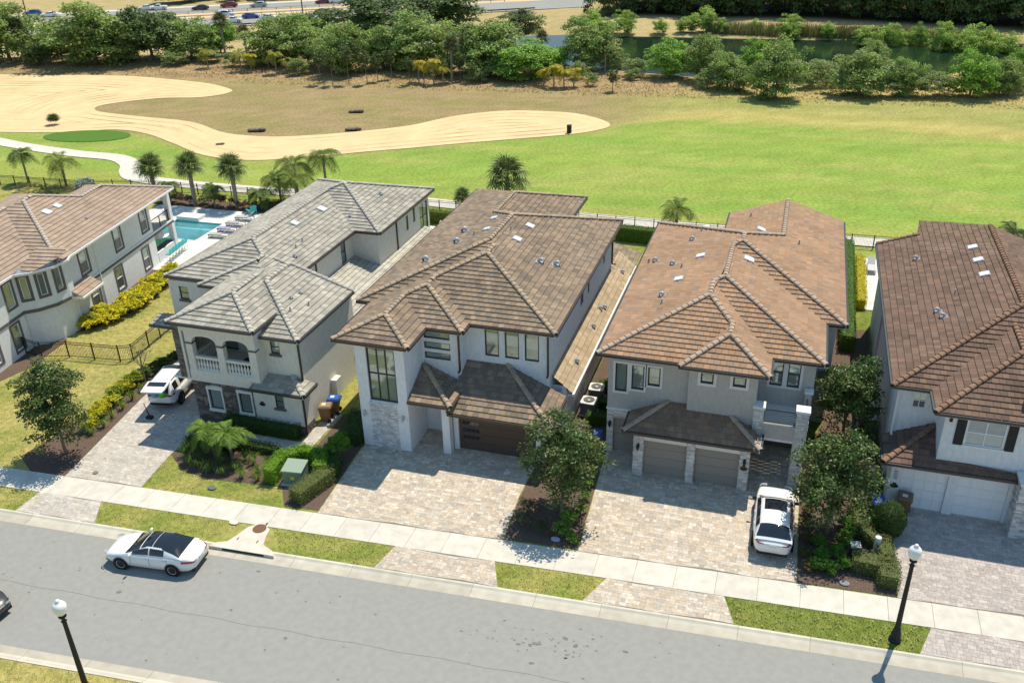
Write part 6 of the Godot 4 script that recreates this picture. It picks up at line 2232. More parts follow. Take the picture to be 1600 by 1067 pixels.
func street() -> void:
	var road := MB.new()
	var hw := 22
	for i in 60:
		var x0 := -320.0 + i * 9.0
		var x1 := x0 + 9.0
		road.quad(Vector3(x0, -0.1, near_z(clampf(x0, -70, 30))), Vector3(x1, -0.1, near_z(clampf(x1, -70, 30))), Vector3(x1, -0.1, kerb_z(clampf(x1, -140, 90))), Vector3(x0, -0.1, kerb_z(clampf(x0, -140, 90))))
	var rd := struct("road", road.mesh(), M.asphalt)
	# seam of the paving, wheel-worn bands and drips
	var seam := MB.new()
	var band := MB.new()
	for i in 90:
		var x0 := -70.0 + i
		for w in [[3.9, 0.02]]:
			var w0: float = w[0] + 0.05 * sin(x0 * 1.7)
			var w1: float = w[0] + 0.05 * sin((x0 + 1.0) * 1.7)
			seam.quad(Vector3(x0, -0.096, kerb_z(x0) + w0 + w[1]), Vector3(x0 + 1, -0.096, kerb_z(x0 + 1) + w1 + w[1]), Vector3(x0 + 1, -0.096, kerb_z(x0 + 1) + w1), Vector3(x0, -0.096, kerb_z(x0) + w0))
	part("paving_seam", seam.mesh(), M.tar, rd, Transform3D.IDENTITY, true)
	for i in 150:
		var c := Vector3(rnd(-36, 11), -0.094, 0)
		if i < 60:
			c.x = -7.5 + rng.randfn() * 1.6
		c.z = kerb_z(c.x) + (rnd(0.4, 7.0) if i >= 60 else 1.9 + rng.randfn() * 0.5)
		var r := rnd(0.015, 0.05) * (2.0 if i % 9 == 0 else 1.0)
		for k in 7:
			var a := TAU * k / 7
			var b := TAU * (k + 1) / 7
			var ra := r * (0.7 + 0.5 * absf(sin(k * 2.3 + i)))
			var rb := r * (0.7 + 0.5 * absf(sin(((k + 1) % 7) * 2.3 + i)))
			band.tri(c, c + Vector3(cos(a) * ra * 1.5, 0, -sin(a) * ra), c + Vector3(cos(b) * rb * 1.5, 0, -sin(b) * rb))
	part("oil_spot", band.mesh(), M.tar, rd, Transform3D.IDENTITY, true)
	# rolled kerbs, cast in sections
	var prof := [[-0.02, -0.097], [0.4, -0.085], [0.55, -0.03], [0.66, 0.025], [0.76, 0.03], [0.77, -0.1]]
	for side in 2:
		var kerb := struct_root("kerb")
		var x := -64.0 if side == 0 else -48.0
		while x < (20.0 if side == 0 else 2.0):
			var l := 3.05
			var mb := MB.new()
			var tone := L(1, 1, 1) * rnd(0.9, 1.05)
			for k in prof.size() - 1:
				var q := []
				for c in [[x + 0.006, k], [x + l - 0.006, k], [x + l - 0.006, k + 1], [x + 0.006, k + 1]]:
					var o: Array = prof[c[1]]
					var z = (kerb_z(c[0]) - o[0]) if side == 0 else (near_z(c[0]) + o[0])
					q.append(Vector3(c[0], o[1], z))
				var dirt := tone * ([L(0.8, 0.78, 0.73), L(1, 0.98, 0.93), L(0.88, 0.86, 0.8), L(1.03, 1.02, 0.98), L(1, 1, 1)][k] as Color)
				if side == 0:
					mb.quad(q[0], q[1], q[2], q[3], dirt)
				else:
					mb.quad(q[3], q[2], q[1], q[0], dirt)
			part("kerb_stone", mb.mesh(), M.concrete, kerb)
			x += l
	var walk := struct_root("sidewalk")
	var x := -62.0
	while x < 20.0:
		var l := 1.9
		var mb := MB.new()
		var tone := L(1, 1, 1) * rnd(0.93, 1.04)
		var q := [S(x + 0.008, 2.5), S(x + l - 0.008, 2.5), S(x + l - 0.008, 4.08), S(x + 0.008, 4.08)]
		var p := []
		for yy in [-0.06, 0.025]:
			for s in q:
				p.append(Vector3(s.x, yy, s.y))
		mb.hexa(p, tone)
		part("slab", mb.mesh(), M.concrete, walk)
		x += l
	# pavings
	var grey := [L(0.56, 0.5, 0.44), L(0.5, 0.46, 0.42), L(0.6, 0.54, 0.48), L(0.47, 0.44, 0.41), L(0.58, 0.5, 0.42)]
	var warm := [L(0.56, 0.46, 0.36), L(0.5, 0.42, 0.34), L(0.62, 0.54, 0.45), L(0.44, 0.4, 0.35), L(0.6, 0.47, 0.34), L(0.66, 0.6, 0.53)]
	var dusk := [L(0.5, 0.43, 0.39), L(0.46, 0.41, 0.38), L(0.54, 0.46, 0.42), L(0.42, 0.385, 0.365)]
	for q in [
		[[S(-37.4, 4.1), S(-32.5, 4.1), Vector2(-32.9, -36.0), Vector2(-32.6, -38.7), Vector2(-33.6, -39.4), Vector2(-33.6, -46.25), Vector2(-39.2, -46.25), Vector2(-38.7, -41.0)], grey],
		[[S(-21.9, 4.1), S(-11.8, 4.1), Vector2(-12.05, -37.7), Vector2(-12.0, -41.12), Vector2(-17.0, -41.12), Vector2(-17.0, -44.15), Vector2(-19.3, -44.15), Vector2(-19.3, -40.0), Vector2(-22.3, -40.0)], warm],
		[[S(-7.95, 4.1), S(2.4, 4.1), Vector2(2.3, -43.0), Vector2(1.9, -46.15), Vector2(-0.42, -46.15), Vector2(-0.42, -41.6), Vector2(-6.6, -41.6), Vector2(-6.6, -43.35), Vector2(-8.45, -43.35)], warm],
		[[S(6.85, 4.1), S(19.0, 4.1), Vector2(19.0, -42.3), Vector2(6.9, -42.3)], dusk]]:
		var drive := struct_root("driveway")
		pavers(drive, PackedVector2Array(q[0]), 0.024, q[1])
	for q in [[-37.75, -32.85, -33.8, -37.7, grey], [-17.2, -11.0, -11.7, -16.85, warm], [-6.95, -0.15, -0.75, -6.2, warm], [7.55, 19.0, 19.0, 8.15, dusk]]:
		var ap := struct_root("driveway_apron")
		pavers(ap, PackedVector2Array([S(q[0], 0.77), S(q[1], 0.77), S(q[2], 2.5), S(q[3], 2.5)]), 0.022, q[4])
	var path := struct_root("garden_path")
	pavers(path, P([-32.5, -38.2, -26.2, -38.3, -25.2, -38.5, -25.1, -42.6, -26.0, -42.6, -26.1, -39.2, -32.5, -39.1]), 0.018, grey)
	# near side: part of a paved drive at the bottom edge
	var near_drive := struct_root("driveway")
	var mbn := MB.new()
	mbn.sheet(PackedVector2Array([Vector2(-23.6, near_z(-23.6) + 0.78), Vector2(-23.1, near_z(-23.1) + 2.6), Vector2(-17.0, near_z(-17) + 2.6), Vector2(-17.0, near_z(-17) + 0.78)]), 0.03)
	part("concrete_apron", mbn.mesh(), M.concrete, near_drive)
	# planting beds
	for b in [
		[-39.4, -32.15, -37.42, -32.3, -38.72, -41.0, -39.25, -45.6, -39.9, -45.6, -40.9, -42.5, -40.9, -38.0, -41.1, -35.2, -41.4, -33.4],
		[-32.85, -35.95, -33.0, -37.4, -32.4, -38.1, -26.2, -38.2, -25.3, -36.6, -24.9, -34.9, -27.0, -34.7, -29.2, -34.45, -31.2, -34.75],
		[-25.0, -38.4, -25.0, -42.8, -22.45, -42.5, -22.4, -39.9, -21.95, -33.6, -23.9, -33.42, -24.9, -34.9, -25.3, -36.6],
		[-33.4, -39.2, -26.2, -39.3, -26.2, -39.98, -33.4, -39.98],
		[-11.75, -34.1, -8.0, -34.3, -8.5, -43.3, -8.6, -66.0, -10.9, -66.0, -11.1, -41.1, -11.95, -41.0, -12.0, -37.7],
		[2.45, -34.9, 6.8, -35.15, 6.85, -42.4, 6.45, -43.0, 6.45, -63.0, 3.5, -63.0, 3.45, -49.6, 2.45, -44.9, 2.35, -43.0],
		[-50.2, -47.2, -49.0, -48.6, -47.6, -52.6, -48.4, -57.2, -50.5, -60.0, -52.0, -60.0, -50.3, -50.0],
		[-52.0, -40.0, -49.9, -39.0, -49.0, -42.5, -49.4, -46.5, -50.3, -47.2, -51.6, -45.0],
		[-63.0, -74.6, -57.0, -74.4, -51.0, -74.9, -44.0, -75.6, -44.0, -78.0, -57.0, -77.0, -63.0, -76.8]]:
		var mb := MB.new()
		mb.sheet(P(b), 0.014)
		struct("planting_bed", mb.mesh(), M.mulch)
	# pool terrace with the pool let into it
	var terrace := struct_root("pool_terrace")
	var pal := [L(0.78, 0.74, 0.7), L(0.72, 0.68, 0.64), L(0.82, 0.79, 0.75), L(0.76, 0.7, 0.65)]
	for r in [[-62, -74.6, -44, -71.0], [-62, -71.0, -57.5, -66.4], [-52.3, -71.0, -44, -66.4], [-54, -66.4, -44, -59.5]]:
		pavers(terrace, P([r[0], r[1], r[2], r[1], r[2], r[3], r[0], r[3]]), 0.06, pal, 0.4, 0.6)
	var basin := MB.new()
	var b := [-57.5, -71.0, -52.3, -66.4]
	basin.quad(Vector3(b[0], -1.4, b[3]), Vector3(b[2], -1.4, b[3]), Vector3(b[2], -1.4, b[1]), Vector3(b[0], -1.4, b[1]))
	for e in [[b[0], b[1], b[2], b[1]], [b[2], b[1], b[2], b[3]], [b[2], b[3], b[0], b[3]], [b[0], b[3], b[0], b[1]]]:
		basin.quad(Vector3(e[0], -1.4, e[1]), Vector3(e[2], -1.4, e[3]), Vector3(e[2], 0.05, e[3]), Vector3(e[0], 0.05, e[1]))
	basin.box(-57.5, -1.4, -71.0, -52.3, -0.5, -70.3)
	part("pool_basin", basin.mesh(), M.pool_plaster, terrace)
	var water := MB.new()
	water.sheet(P([b[0], b[1], b[2], b[1], b[2], b[3], b[0], b[3]]), -0.1)
	struct("water", water.mesh(), M.pool_water)
	var spa := MB.new()
	spa.box(-57.5, 0.065, -72.2, -55.0, 0.4, -71.0)
	part("raised_wall", spa.mesh(), M.trim_cream, terrace)
	# strip of the next garden: paving and a corner of its pool
	var t2 := struct_root("pool_terrace")
	pavers(t2, P([-28.7, -75.4, -27.6, -75.4, -27.6, -57.8, -28.7, -57.8]), 0.06, pal, 0.4, 0.6)
	pavers(t2, P([-34.0, -75.4, -28.7, -75.4, -28.7, -73.2, -34.0, -73.2]), 0.06, pal, 0.4, 0.6)
	var w2 := MB.new()
	w2.sheet(P([-32.2, -73.1, -28.8, -73.1, -28.8, -68.4, -32.2, -68.4]), -0.05)
	struct("water", w2.mesh(), M.pool_water)
	var b2 := MB.new()
	b2.box(-32.2, -1.3, -73.1, -28.8, -1.2, -68.4)
	b2.box(-32.2, -1.3, -73.18, -28.8, 0.05, -73.1)
	b2.box(-28.8, -1.3, -73.1, -28.72, 0.05, -68.4)
	b2.box(-32.28, -1.3, -73.1, -32.2, 0.05, -68.4)
	part("pool_basin", b2.mesh(), M.pool_plaster, t2)
	var t3 := struct_root("pool_terrace")
	pavers(t3, P([5.9, -77.0, 9.0, -77.0, 9.0, -66.5, 5.9, -66.5]), 0.05, pal, 0.4, 0.6)
	var t4 := struct_root("pool_terrace")
	pavers(t4, P([-10.65, -75.2, -9.3, -75.2, -9.3, -58.0, -10.65, -58.0]), 0.05, pal, 0.4, 0.6)


func lawns() -> void:
	var dry := [L(0.27, 0.3, 0.07), L(0.47, 0.4, 0.145)]
	var mid := [L(0.19, 0.265, 0.05), L(0.34, 0.34, 0.1)]
	var lush := [L(0.125, 0.2, 0.036), L(0.25, 0.28, 0.07)]
	turf("grass", "yellowish lawn grass between the pool house and the driveway", P([-47, -31.4, -41.5, -31.75, -41.3, -34.0, -41.0, -38.0, -41.0, -42.5, -39.9, -45.8, -39.6, -52.0, -42.0, -60.0, -48.3, -57.0, -47.7, -52.6, -49.2, -47.6, -48.9, -42.5, -49.0, -36.0]), 80.0, dry, 0.028)
	turf("grass", "strip of short grass in front of the palm bed", PackedVector2Array([S(-32.4, 4.12), S(-24.0, 4.12), Vector2(-24.95, -34.8), Vector2(-29.2, -34.4), Vector2(-31.3, -34.7), Vector2(-32.8, -35.8)]), 190.0, mid, 0.026)
	turf("grass", "grass of the street verge beside the left driveway", PackedVector2Array([S(-47, 0.79), S(-37.8, 0.79), S(-37.75, 2.47), S(-47, 2.47)]), 190.0, mid, 0.026)
	turf("grass", "grass of the long verge behind the white saloon", PackedVector2Array([S(-32.75, 0.79), S(-26.3, 0.79), S(-25.2, 2.47), S(-33.7, 2.47)]), 190.0, mid, 0.026)
	turf("grass", "grass of the verge between the drain and the middle drive", PackedVector2Array([S(-22.2, 0.79), S(-17.25, 0.79), S(-16.9, 2.47), S(-23.6, 2.47)]), 190.0, lush, 0.028)
	turf("grass", "small wedge of verge grass before the magnolia bed", PackedVector2Array([S(-10.95, 0.79), S(-7.0, 0.79), S(-6.25, 2.47), S(-11.65, 2.47)]), 190.0, lush, 0.028)
	turf("grass", "lush verge grass around the right street lamp", PackedVector2Array([S(-0.1, 0.79), S(7.5, 0.79), S(8.1, 2.47), S(-0.7, 2.47)]), 200.0, [L(0.1, 0.175, 0.024), L(0.19, 0.24, 0.045)], 0.03)
	turf("grass", "yellow-green lawn on the near side of the street", PackedVector2Array([Vector2(-36, near_z(-36) + 0.8), Vector2(-23.7, near_z(-23.7) + 0.8), Vector2(-23.2, near_z(-23.2) + 2.6), Vector2(-36, near_z(-36) + 2.6)]), 170.0, dry, 0.026)
	turf("grass", "side lawn between the cream house and the white house", P([-25.9, -46, -24.1, -46, -23.6, -41.5, -24.9, -41.8, -25.2, -44.0]), 190.0, mid, 0.026)
	# fallen leaves on the right-hand verge
	var lv := MB.new()
	for i in 60:
		var x := rnd(-0.3, 7.6)
		var q := S(x, rnd(0.9, 2.4))
		leaf(lv, Vector3(q.x, 0.075, q.y), (Vector3.UP + on_ball() * 0.3).normalized(), 0.13, 0.07, L(0.5, 0.38, 0.18) * rnd(0.6, 1.2))
	for i in 40:
		var q := S(rnd(-23, -8), rnd(0.9, 2.4))
		if q.x > -17 and q.x < -11.2:
			continue
		leaf(lv, Vector3(q.x, 0.075, q.y), (Vector3.UP + on_ball() * 0.3).normalized(), 0.11, 0.06, L(0.5, 0.38, 0.18) * rnd(0.6, 1.2))
	stuff("fallen_leaves", lv.mesh(), M.leaf, "dry tan leaves scattered over the street verges", "leaves")


func street_lamp(label: String, x: float, z: float) -> void:
	var t := thing("street_lamp", label, "street lamp", Vector3(x, 0, z), 0.0, "street lamps")
	var b := MB.new()
	b.lathe([Vector2(0.26, 0), Vector2(0.27, 0.1), Vector2(0.22, 0.16), Vector2(0.2, 0.4), Vector2(0.13, 0.75), Vector2(0.115, 0.8)], 12)
	part("base", b.mesh(), M.iron, t)
	var s := MB.new()
	for i in 12: # fluted shaft
		var a := TAU * i / 12
		var c := TAU * (i + 0.5) / 12
		var e := TAU * (i + 1) / 12
		var f := func(ang: float, r: float, y: float) -> Vector3: return Vector3(cos(ang) * r, y, -sin(ang) * r)
		s.quad(f.call(a, 0.115, 0.78), f.call(c, 0.1, 0.78), f.call(c, 0.07, 4.2), f.call(a, 0.082, 4.2))
		s.quad(f.call(c, 0.1, 0.78), f.call(e, 0.115, 0.78), f.call(e, 0.082, 4.2), f.call(c, 0.07, 4.2))
	part("shaft", s.mesh(), M.iron, t)
	var k := MB.new()
	k.lathe([Vector2(0.08, 4.18), Vector2(0.12, 4.2), Vector2(0.07, 4.27), Vector2(0.06, 4.34), Vector2(0.15, 4.42), Vector2(0.16, 4.47), Vector2(0.1, 4.5), Vector2(0.14, 4.56)], 14)
	part("collar", k.mesh(true), M.iron, t)
	var g := MB.new()
	g.lathe([Vector2(0.13, 4.55), Vector2(0.22, 4.66), Vector2(0.26, 4.82), Vector2(0.255, 4.93)], 18)
	part("globe", g.mesh(true), M.globe, t)
	var h := MB.new()
	h.lathe([Vector2(0.265, 4.93), Vector2(0.25, 5.02), Vector2(0.17, 5.13), Vector2(0.08, 5.18), Vector2(0.09, 5.23), Vector2(0.06, 5.28), Vector2(0, 5.3)], 18)
	part("globe_top", h.mesh(true), M.globe, t)


func bin(label: String, x: float, z: float, turn: float, body: Color, lid: Color) -> void:
	var t := thing("wheeled_bin", label, "wheeled bin", Vector3(x, 0.02, z), turn, "wheeled bins")
	var b := MB.new()
	b.hexa([Vector3(-0.25, 0.05, 0.27), Vector3(0.25, 0.05, 0.27), Vector3(0.25, 0.05, -0.2), Vector3(-0.25, 0.05, -0.2), Vector3(-0.33, 1.02, 0.37), Vector3(0.33, 1.02, 0.37), Vector3(0.33, 1.02, -0.36), Vector3(-0.33, 1.02, -0.36)], body)
	b.box(-0.35, 0.94, -0.38, 0.35, 1.02, 0.39, body)
	part("body", b.mesh(), M.plastic, t)
	var l := MB.new()
	l.hexa([Vector3(-0.36, 1.025, 0.42), Vector3(0.36, 1.025, 0.42), Vector3(0.36, 1.025, -0.4), Vector3(-0.36, 1.025, -0.4), Vector3(-0.28, 1.12, 0.32), Vector3(0.28, 1.12, 0.32), Vector3(0.28, 1.13, -0.34), Vector3(-0.28, 1.13, -0.34)], lid)
	part("lid", l.mesh(), M.plastic, t)
	var s := MB.new()
	s.box(-0.16, 1.122, -0.05, 0.1, 1.128, 0.2, L(0.6, 0.62, 0.66))
	part("sticker", s.mesh(), M.plastic, t)
	var h := MB.new()
	h.tube(Vector3(-0.28, 1.0, -0.46), Vector3(0.28, 1.0, -0.46), 0.02, 0.02, 6, L(0.03, 0.03, 0.03))
	h.box(-0.3, 0.96, -0.47, -0.25, 1.02, -0.36, L(0.03, 0.03, 0.03))
	h.box(0.25, 0.96, -0.47, 0.3, 1.02, -0.36, L(0.03, 0.03, 0.03))
	part("handle", h.mesh(), M.plastic, t)
	for s2 in [-1.0, 1.0]:
		var w := MB.new()
		w.tube(Vector3(0.27 * s2, 0.13, -0.24), Vector3(0.33 * s2, 0.13, -0.24), 0.13, 0.13, 14, L(0.02, 0.02, 0.02))
		part("wheel", w.mesh(), M.plastic, t)


func air_con(label: String, x: float, z: float, turn: float) -> void:
	var t := thing("air_conditioner", label, "air conditioner", Vector3(x, 0, z), turn, "air conditioning units")
	var p := MB.new()
	p.box(-0.55, 0.0, -0.55, 0.55, 0.08, 0.55, L(0.5, 0.48, 0.44))
	part("pad", p.mesh(), M.plain, t)
	var b := MB.new()
	b.box(-0.43, 0.09, -0.43, 0.43, 0.92, 0.43, L(0.1, 0.1, 0.105))
	for i in 13:
		var y := 0.14 + i * 0.06
		b.box(-0.45, y, -0.45, 0.45, y + 0.022, 0.45, L(0.22, 0.22, 0.22))
	part("cabinet", b.mesh(), M.plain, t)
	var top := MB.new()
	for i in 28: # square lid round the fan opening
		var a := TAU * i / 28
		var c := TAU * (i + 1) / 28
		var sq := func(g: float) -> Vector3:
			var m := 0.47 / maxf(absf(cos(g)), absf(sin(g)))
			return Vector3(cos(g) * m, 0.93, -sin(g) * m)
		var r := func(g: float) -> Vector3: return Vector3(cos(g) * 0.36, 0.95, -sin(g) * 0.36)
		top.quad(sq.call(a), sq.call(c), r.call(c), r.call(a), L(0.68, 0.67, 0.63))
		top.quad(sq.call(a) - Vector3(0, 0.06, 0), sq.call(c) - Vector3(0, 0.06, 0), sq.call(c), sq.call(a), L(0.68, 0.67, 0.63))
	part("lid", top.mesh(), M.plain, t)
	var f := MB.new()
	for i in 5:
		var bs := Basis(Vector3.UP, TAU * i / 5) * Basis(Vector3(1, 0, 0), 0.4)
		f.xbox(Transform3D(bs, Vector3(0, 0.84, 0) + Basis(Vector3.UP, TAU * i / 5) * Vector3(0.18, 0, 0)), Vector3(0.3, 0.01, 0.17), L(0.3, 0.3, 0.29))
	f.tube(Vector3(0, 0.8, 0), Vector3(0, 0.94, 0), 0.09, 0.09, 12, L(0.5, 0.5, 0.48))
	part("fan", f.mesh(), M.plain, t)
	var g := MB.new()
	for k in 4:
		var rr := 0.1 + k * 0.085
		for i in 20:
			var a := TAU * i / 20
			var c := TAU * (i + 1) / 20
			g.tube(Vector3(cos(a) * rr, 0.955, sin(a) * rr), Vector3(cos(c) * rr, 0.955, sin(c) * rr), 0.006, 0.006, 3, L(0.4, 0.4, 0.39), false)
	part("fan_guard", g.mesh(), M.plain, t)


func lounger(label: String, x: float, z: float, turn: float, k: Color) -> void:
	var t := thing("sun_lounger", label, "sun lounger", Vector3(x, 0.06, z), turn, "sun loungers by the pools")
	var f := MB.new()
	f.box(-0.95, 0.26, -0.33, 0.95, 0.32, -0.27, k)
	f.box(-0.95, 0.26, 0.27, 0.95, 0.32, 0.33, k)
	for q in [[-0.85, -0.3], [-0.85, 0.3], [0.8, -0.3], [0.8, 0.3]]:
		f.box(q[0] - 0.03, 0, q[1] - 0.03, q[0] + 0.03, 0.27, q[1] + 0.03, k)
	part("frame", f.mesh(), M.plain, t)
	var s := MB.new()
	s.box(-0.95, 0.325, -0.3, 0.35, 0.38, 0.3, k * 1.1)
	part("seat", s.mesh(), M.plain, t)
	var b := MB.new()
	b.xbox(Transform3D(Basis(Vector3(0, 0, 1), 0.7), Vector3(0.62, 0.58, 0)), Vector3(0.72, 0.05, 0.6), k * 1.1)
	part("backrest", b.mesh(), M.plain, t)


func fence(label: String, line: Array, h := 1.25, gap := 0.115) -> void:
	var c := Vector3(line[0], ground_y(line[0], line[1]), line[1])
	var t := thing("fence", label, "fence", c, 0.0, "black metal picket fences")
	var pick := MB.new()
	var post := MB.new()
	post.box(-0.035, 0, -0.035, 0.035, h + 0.08, 0.035)
	var pm := post.mesh()
	for i in range(0, line.size() - 2, 2):
		var a := Vector3(line[i], 0, line[i + 1]) - Vector3(c.x, 0, c.z)
		var b := Vector3(line[i + 2], 0, line[i + 3]) - Vector3(c.x, 0, c.z)
		var n := maxi(1, int(round(a.distance_to(b) / 1.83)))
		var d := (b - a).normalized()
		for k in n + (1 if i + 4 >= line.size() else 0):
			part("post", pm, M.iron, t, Transform3D(Basis(d, Vector3.UP, d.cross(Vector3.UP)), a.lerp(b, k / float(n))))
		var r := MB.new()
		for y in [0.12, h - 0.2, h - 0.03]:
			r.obox(a + Vector3(0, 0, 0), d, 0, a.distance_to(b), y, y + 0.035, -0.015, 0.015)
		part("rail", r.mesh(), M.iron, t)
		for k in int(a.distance_to(b) / gap):
			pick.obox(a, d, k * gap + 0.05, k * gap + 0.066, 0.05, h, -0.008, 0.008)
	part("picket", pick.mesh(), M.iron, t, Transform3D.IDENTITY, true)


func sleeves(x: float, z: float) -> Vector3:
	return Vector3(x, 0, z)


func vehicles() -> void:
	car_thing("white saloon with a black glass roof parked at the far kerb", "car", "", Vector3(-27.85, -0.1, -28.0), PI + 0.1, M.car_white, SEDAN.merged({"roof_glass": [[0.3, -0.28, 0.56], [-0.31, -0.86, 0.56]]}))
	car_thing("white estate with red tail lights and sunroof parked before the stone-piered garages", "car", "", Vector3(1.12, 0.025, -38.55), PI / 2 + 0.02, M.car_white, SUV.merged({"roof_glass": [[0.42, -0.6, 0.62]]}))
	var t := car_thing("boxy white off-roader with its tailgate raised and bags in the boot", "car", "", Vector3(-36.95, 0.025, -42.35), PI / 2 - 0.21 + 0.42, M.car_white, WAGON.merged({"roof_glass": [[0.35, -0.25, 0.62]], "hatch_open": true}))
	# open boot and raised tailgate
	var boot := MB.new()
	boot.hexa([Vector3(-2.36, 0.78, -0.62), Vector3(-2.36, 0.78, 0.62), Vector3(-1.5, 0.8, 0.6), Vector3(-1.5, 0.8, -0.6), Vector3(-2.34, 1.3, -0.66), Vector3(-2.34, 1.3, 0.66), Vector3(-2.06, 1.72, 0.58), Vector3(-2.06, 1.72, -0.58)])
	part("boot_opening", boot.mesh(), M.black, t)
	var gate := MB.new()
	gate.xbox(Transform3D(Basis(Vector3(0, 0, 1), 0.1), Vector3(-2.55, 1.78, 0)), Vector3(1.15, 0.09, 1.42))
	var g := part("tailgate", gate.mesh(), M.car_white, t)
	var gg := MB.new()
	gg.xbox(Transform3D(Basis(Vector3(0, 0, 1), 0.1), Vector3(-2.3, 1.85, 0)), Vector3(0.45, 0.02, 1.15))
	part("rear_window", gg.mesh(), M.car_glass, g)
	for s in [-1.0, 1.0]:
		var rail := MB.new()
		rail.box(-1.7, 1.78, s * 0.64 - 0.02, 0.1, 1.83, s * 0.64 + 0.02)
		part("roof_rail", rail.mesh(), M.black, t)
	var at := t.transform
	for q in [["bright green shopping bag in the open boot of the off-roader", 0.25, L(0.08, 0.5, 0.05), 0.36], ["blue and white bag beside the green one in the boot", -0.25, L(0.15, 0.35, 0.55), 0.42]]:
		var b := thing("bag", q[0], "bag", at * Vector3(-2.2, 0.98, q[1]), t.rotation.y, "")
		var bm := MB.new()
		bm.lathe([Vector2(0.0, 0.0), Vector2(0.2, 0.02), Vector2(0.24, 0.2), Vector2(0.2, q[3]), Vector2(0.0, q[3] + 0.04)], 9, Transform3D.IDENTITY, q[2])
		part("sack", bm.mesh(true), M.plastic, b, Transform3D(Basis.from_scale(Vector3(0.9, 1, 1.1)), Vector3(-0.16, 0, 0)))
	car_thing("dark car with a chrome-edged nose at the near kerb beyond the left lamp", "car", "", Vector3(-34.65, -0.1, -22.65), -0.08, M.paint_graphite, SEDAN)
	# a floor duster left standing on the drive
	var d := thing("long_handled_duster", "dark long-handled duster standing on the paving behind the off-roader", "duster", Vector3(-36.6, 0.03, -39.0))
	var h := MB.new()
	h.box(-0.2, 0, -0.14, 0.2, 0.16, 0.14, L(0.03, 0.03, 0.035))
	part("head", h.mesh(), M.plain, d)
	var st := MB.new()
	st.tube(Vector3(0, 0.15, 0), Vector3(-0.16, 0.6, -0.05), 0.05, 0.035, 7, L(0.05, 0.05, 0.06))
	part("shaft", st.mesh(), M.plain, d)
	var hd := MB.new()
	hd.tube(Vector3(-0.16, 0.6, -0.05), Vector3(-0.3, 1.0, -0.1), 0.025, 0.025, 7, L(0.45, 0.05, 0.04))
	part("handle", hd.mesh(), M.plain, d)
	# highway
	var colour_said := {"blue": "blue", "white": "white", "navy": "dark navy", "red": "red", "silver": "silver", "maroon": "maroon", "black": "black"}
	var said := ["blue hatchback farthest left on the far carriageway", "white car just behind the blue one at the left of the highway", "white car following the pickup above the tree tops", "white pickup on the far carriageway behind the leftmost trees", "dark navy saloon on the far carriageway ahead of the red one", "red off-roader on the far carriageway of the highway", "silver hatchback following the red car on the highway", "maroon saloon on the far carriageway near the dark oaks", "tall white van beside the median of the near carriageway", "white pickup on the nearest lane in front of the van", "bright blue saloon on the near carriageway", "white saloon half hidden by tree tops behind the blue one", "black saloon on the near carriageway by the dark oaks", "white pickup last in line at the far carriageway's right"]
	var k := 0
	for q in TRAFFIC:
		traffic_car(said[k], Vector3(q[0], -3.87, q[1]), atan2(0.502, 0.865) + (PI if k < 8 or k == 13 else 0.0), q[2], M["paint_" + q[3]])
		k += 1


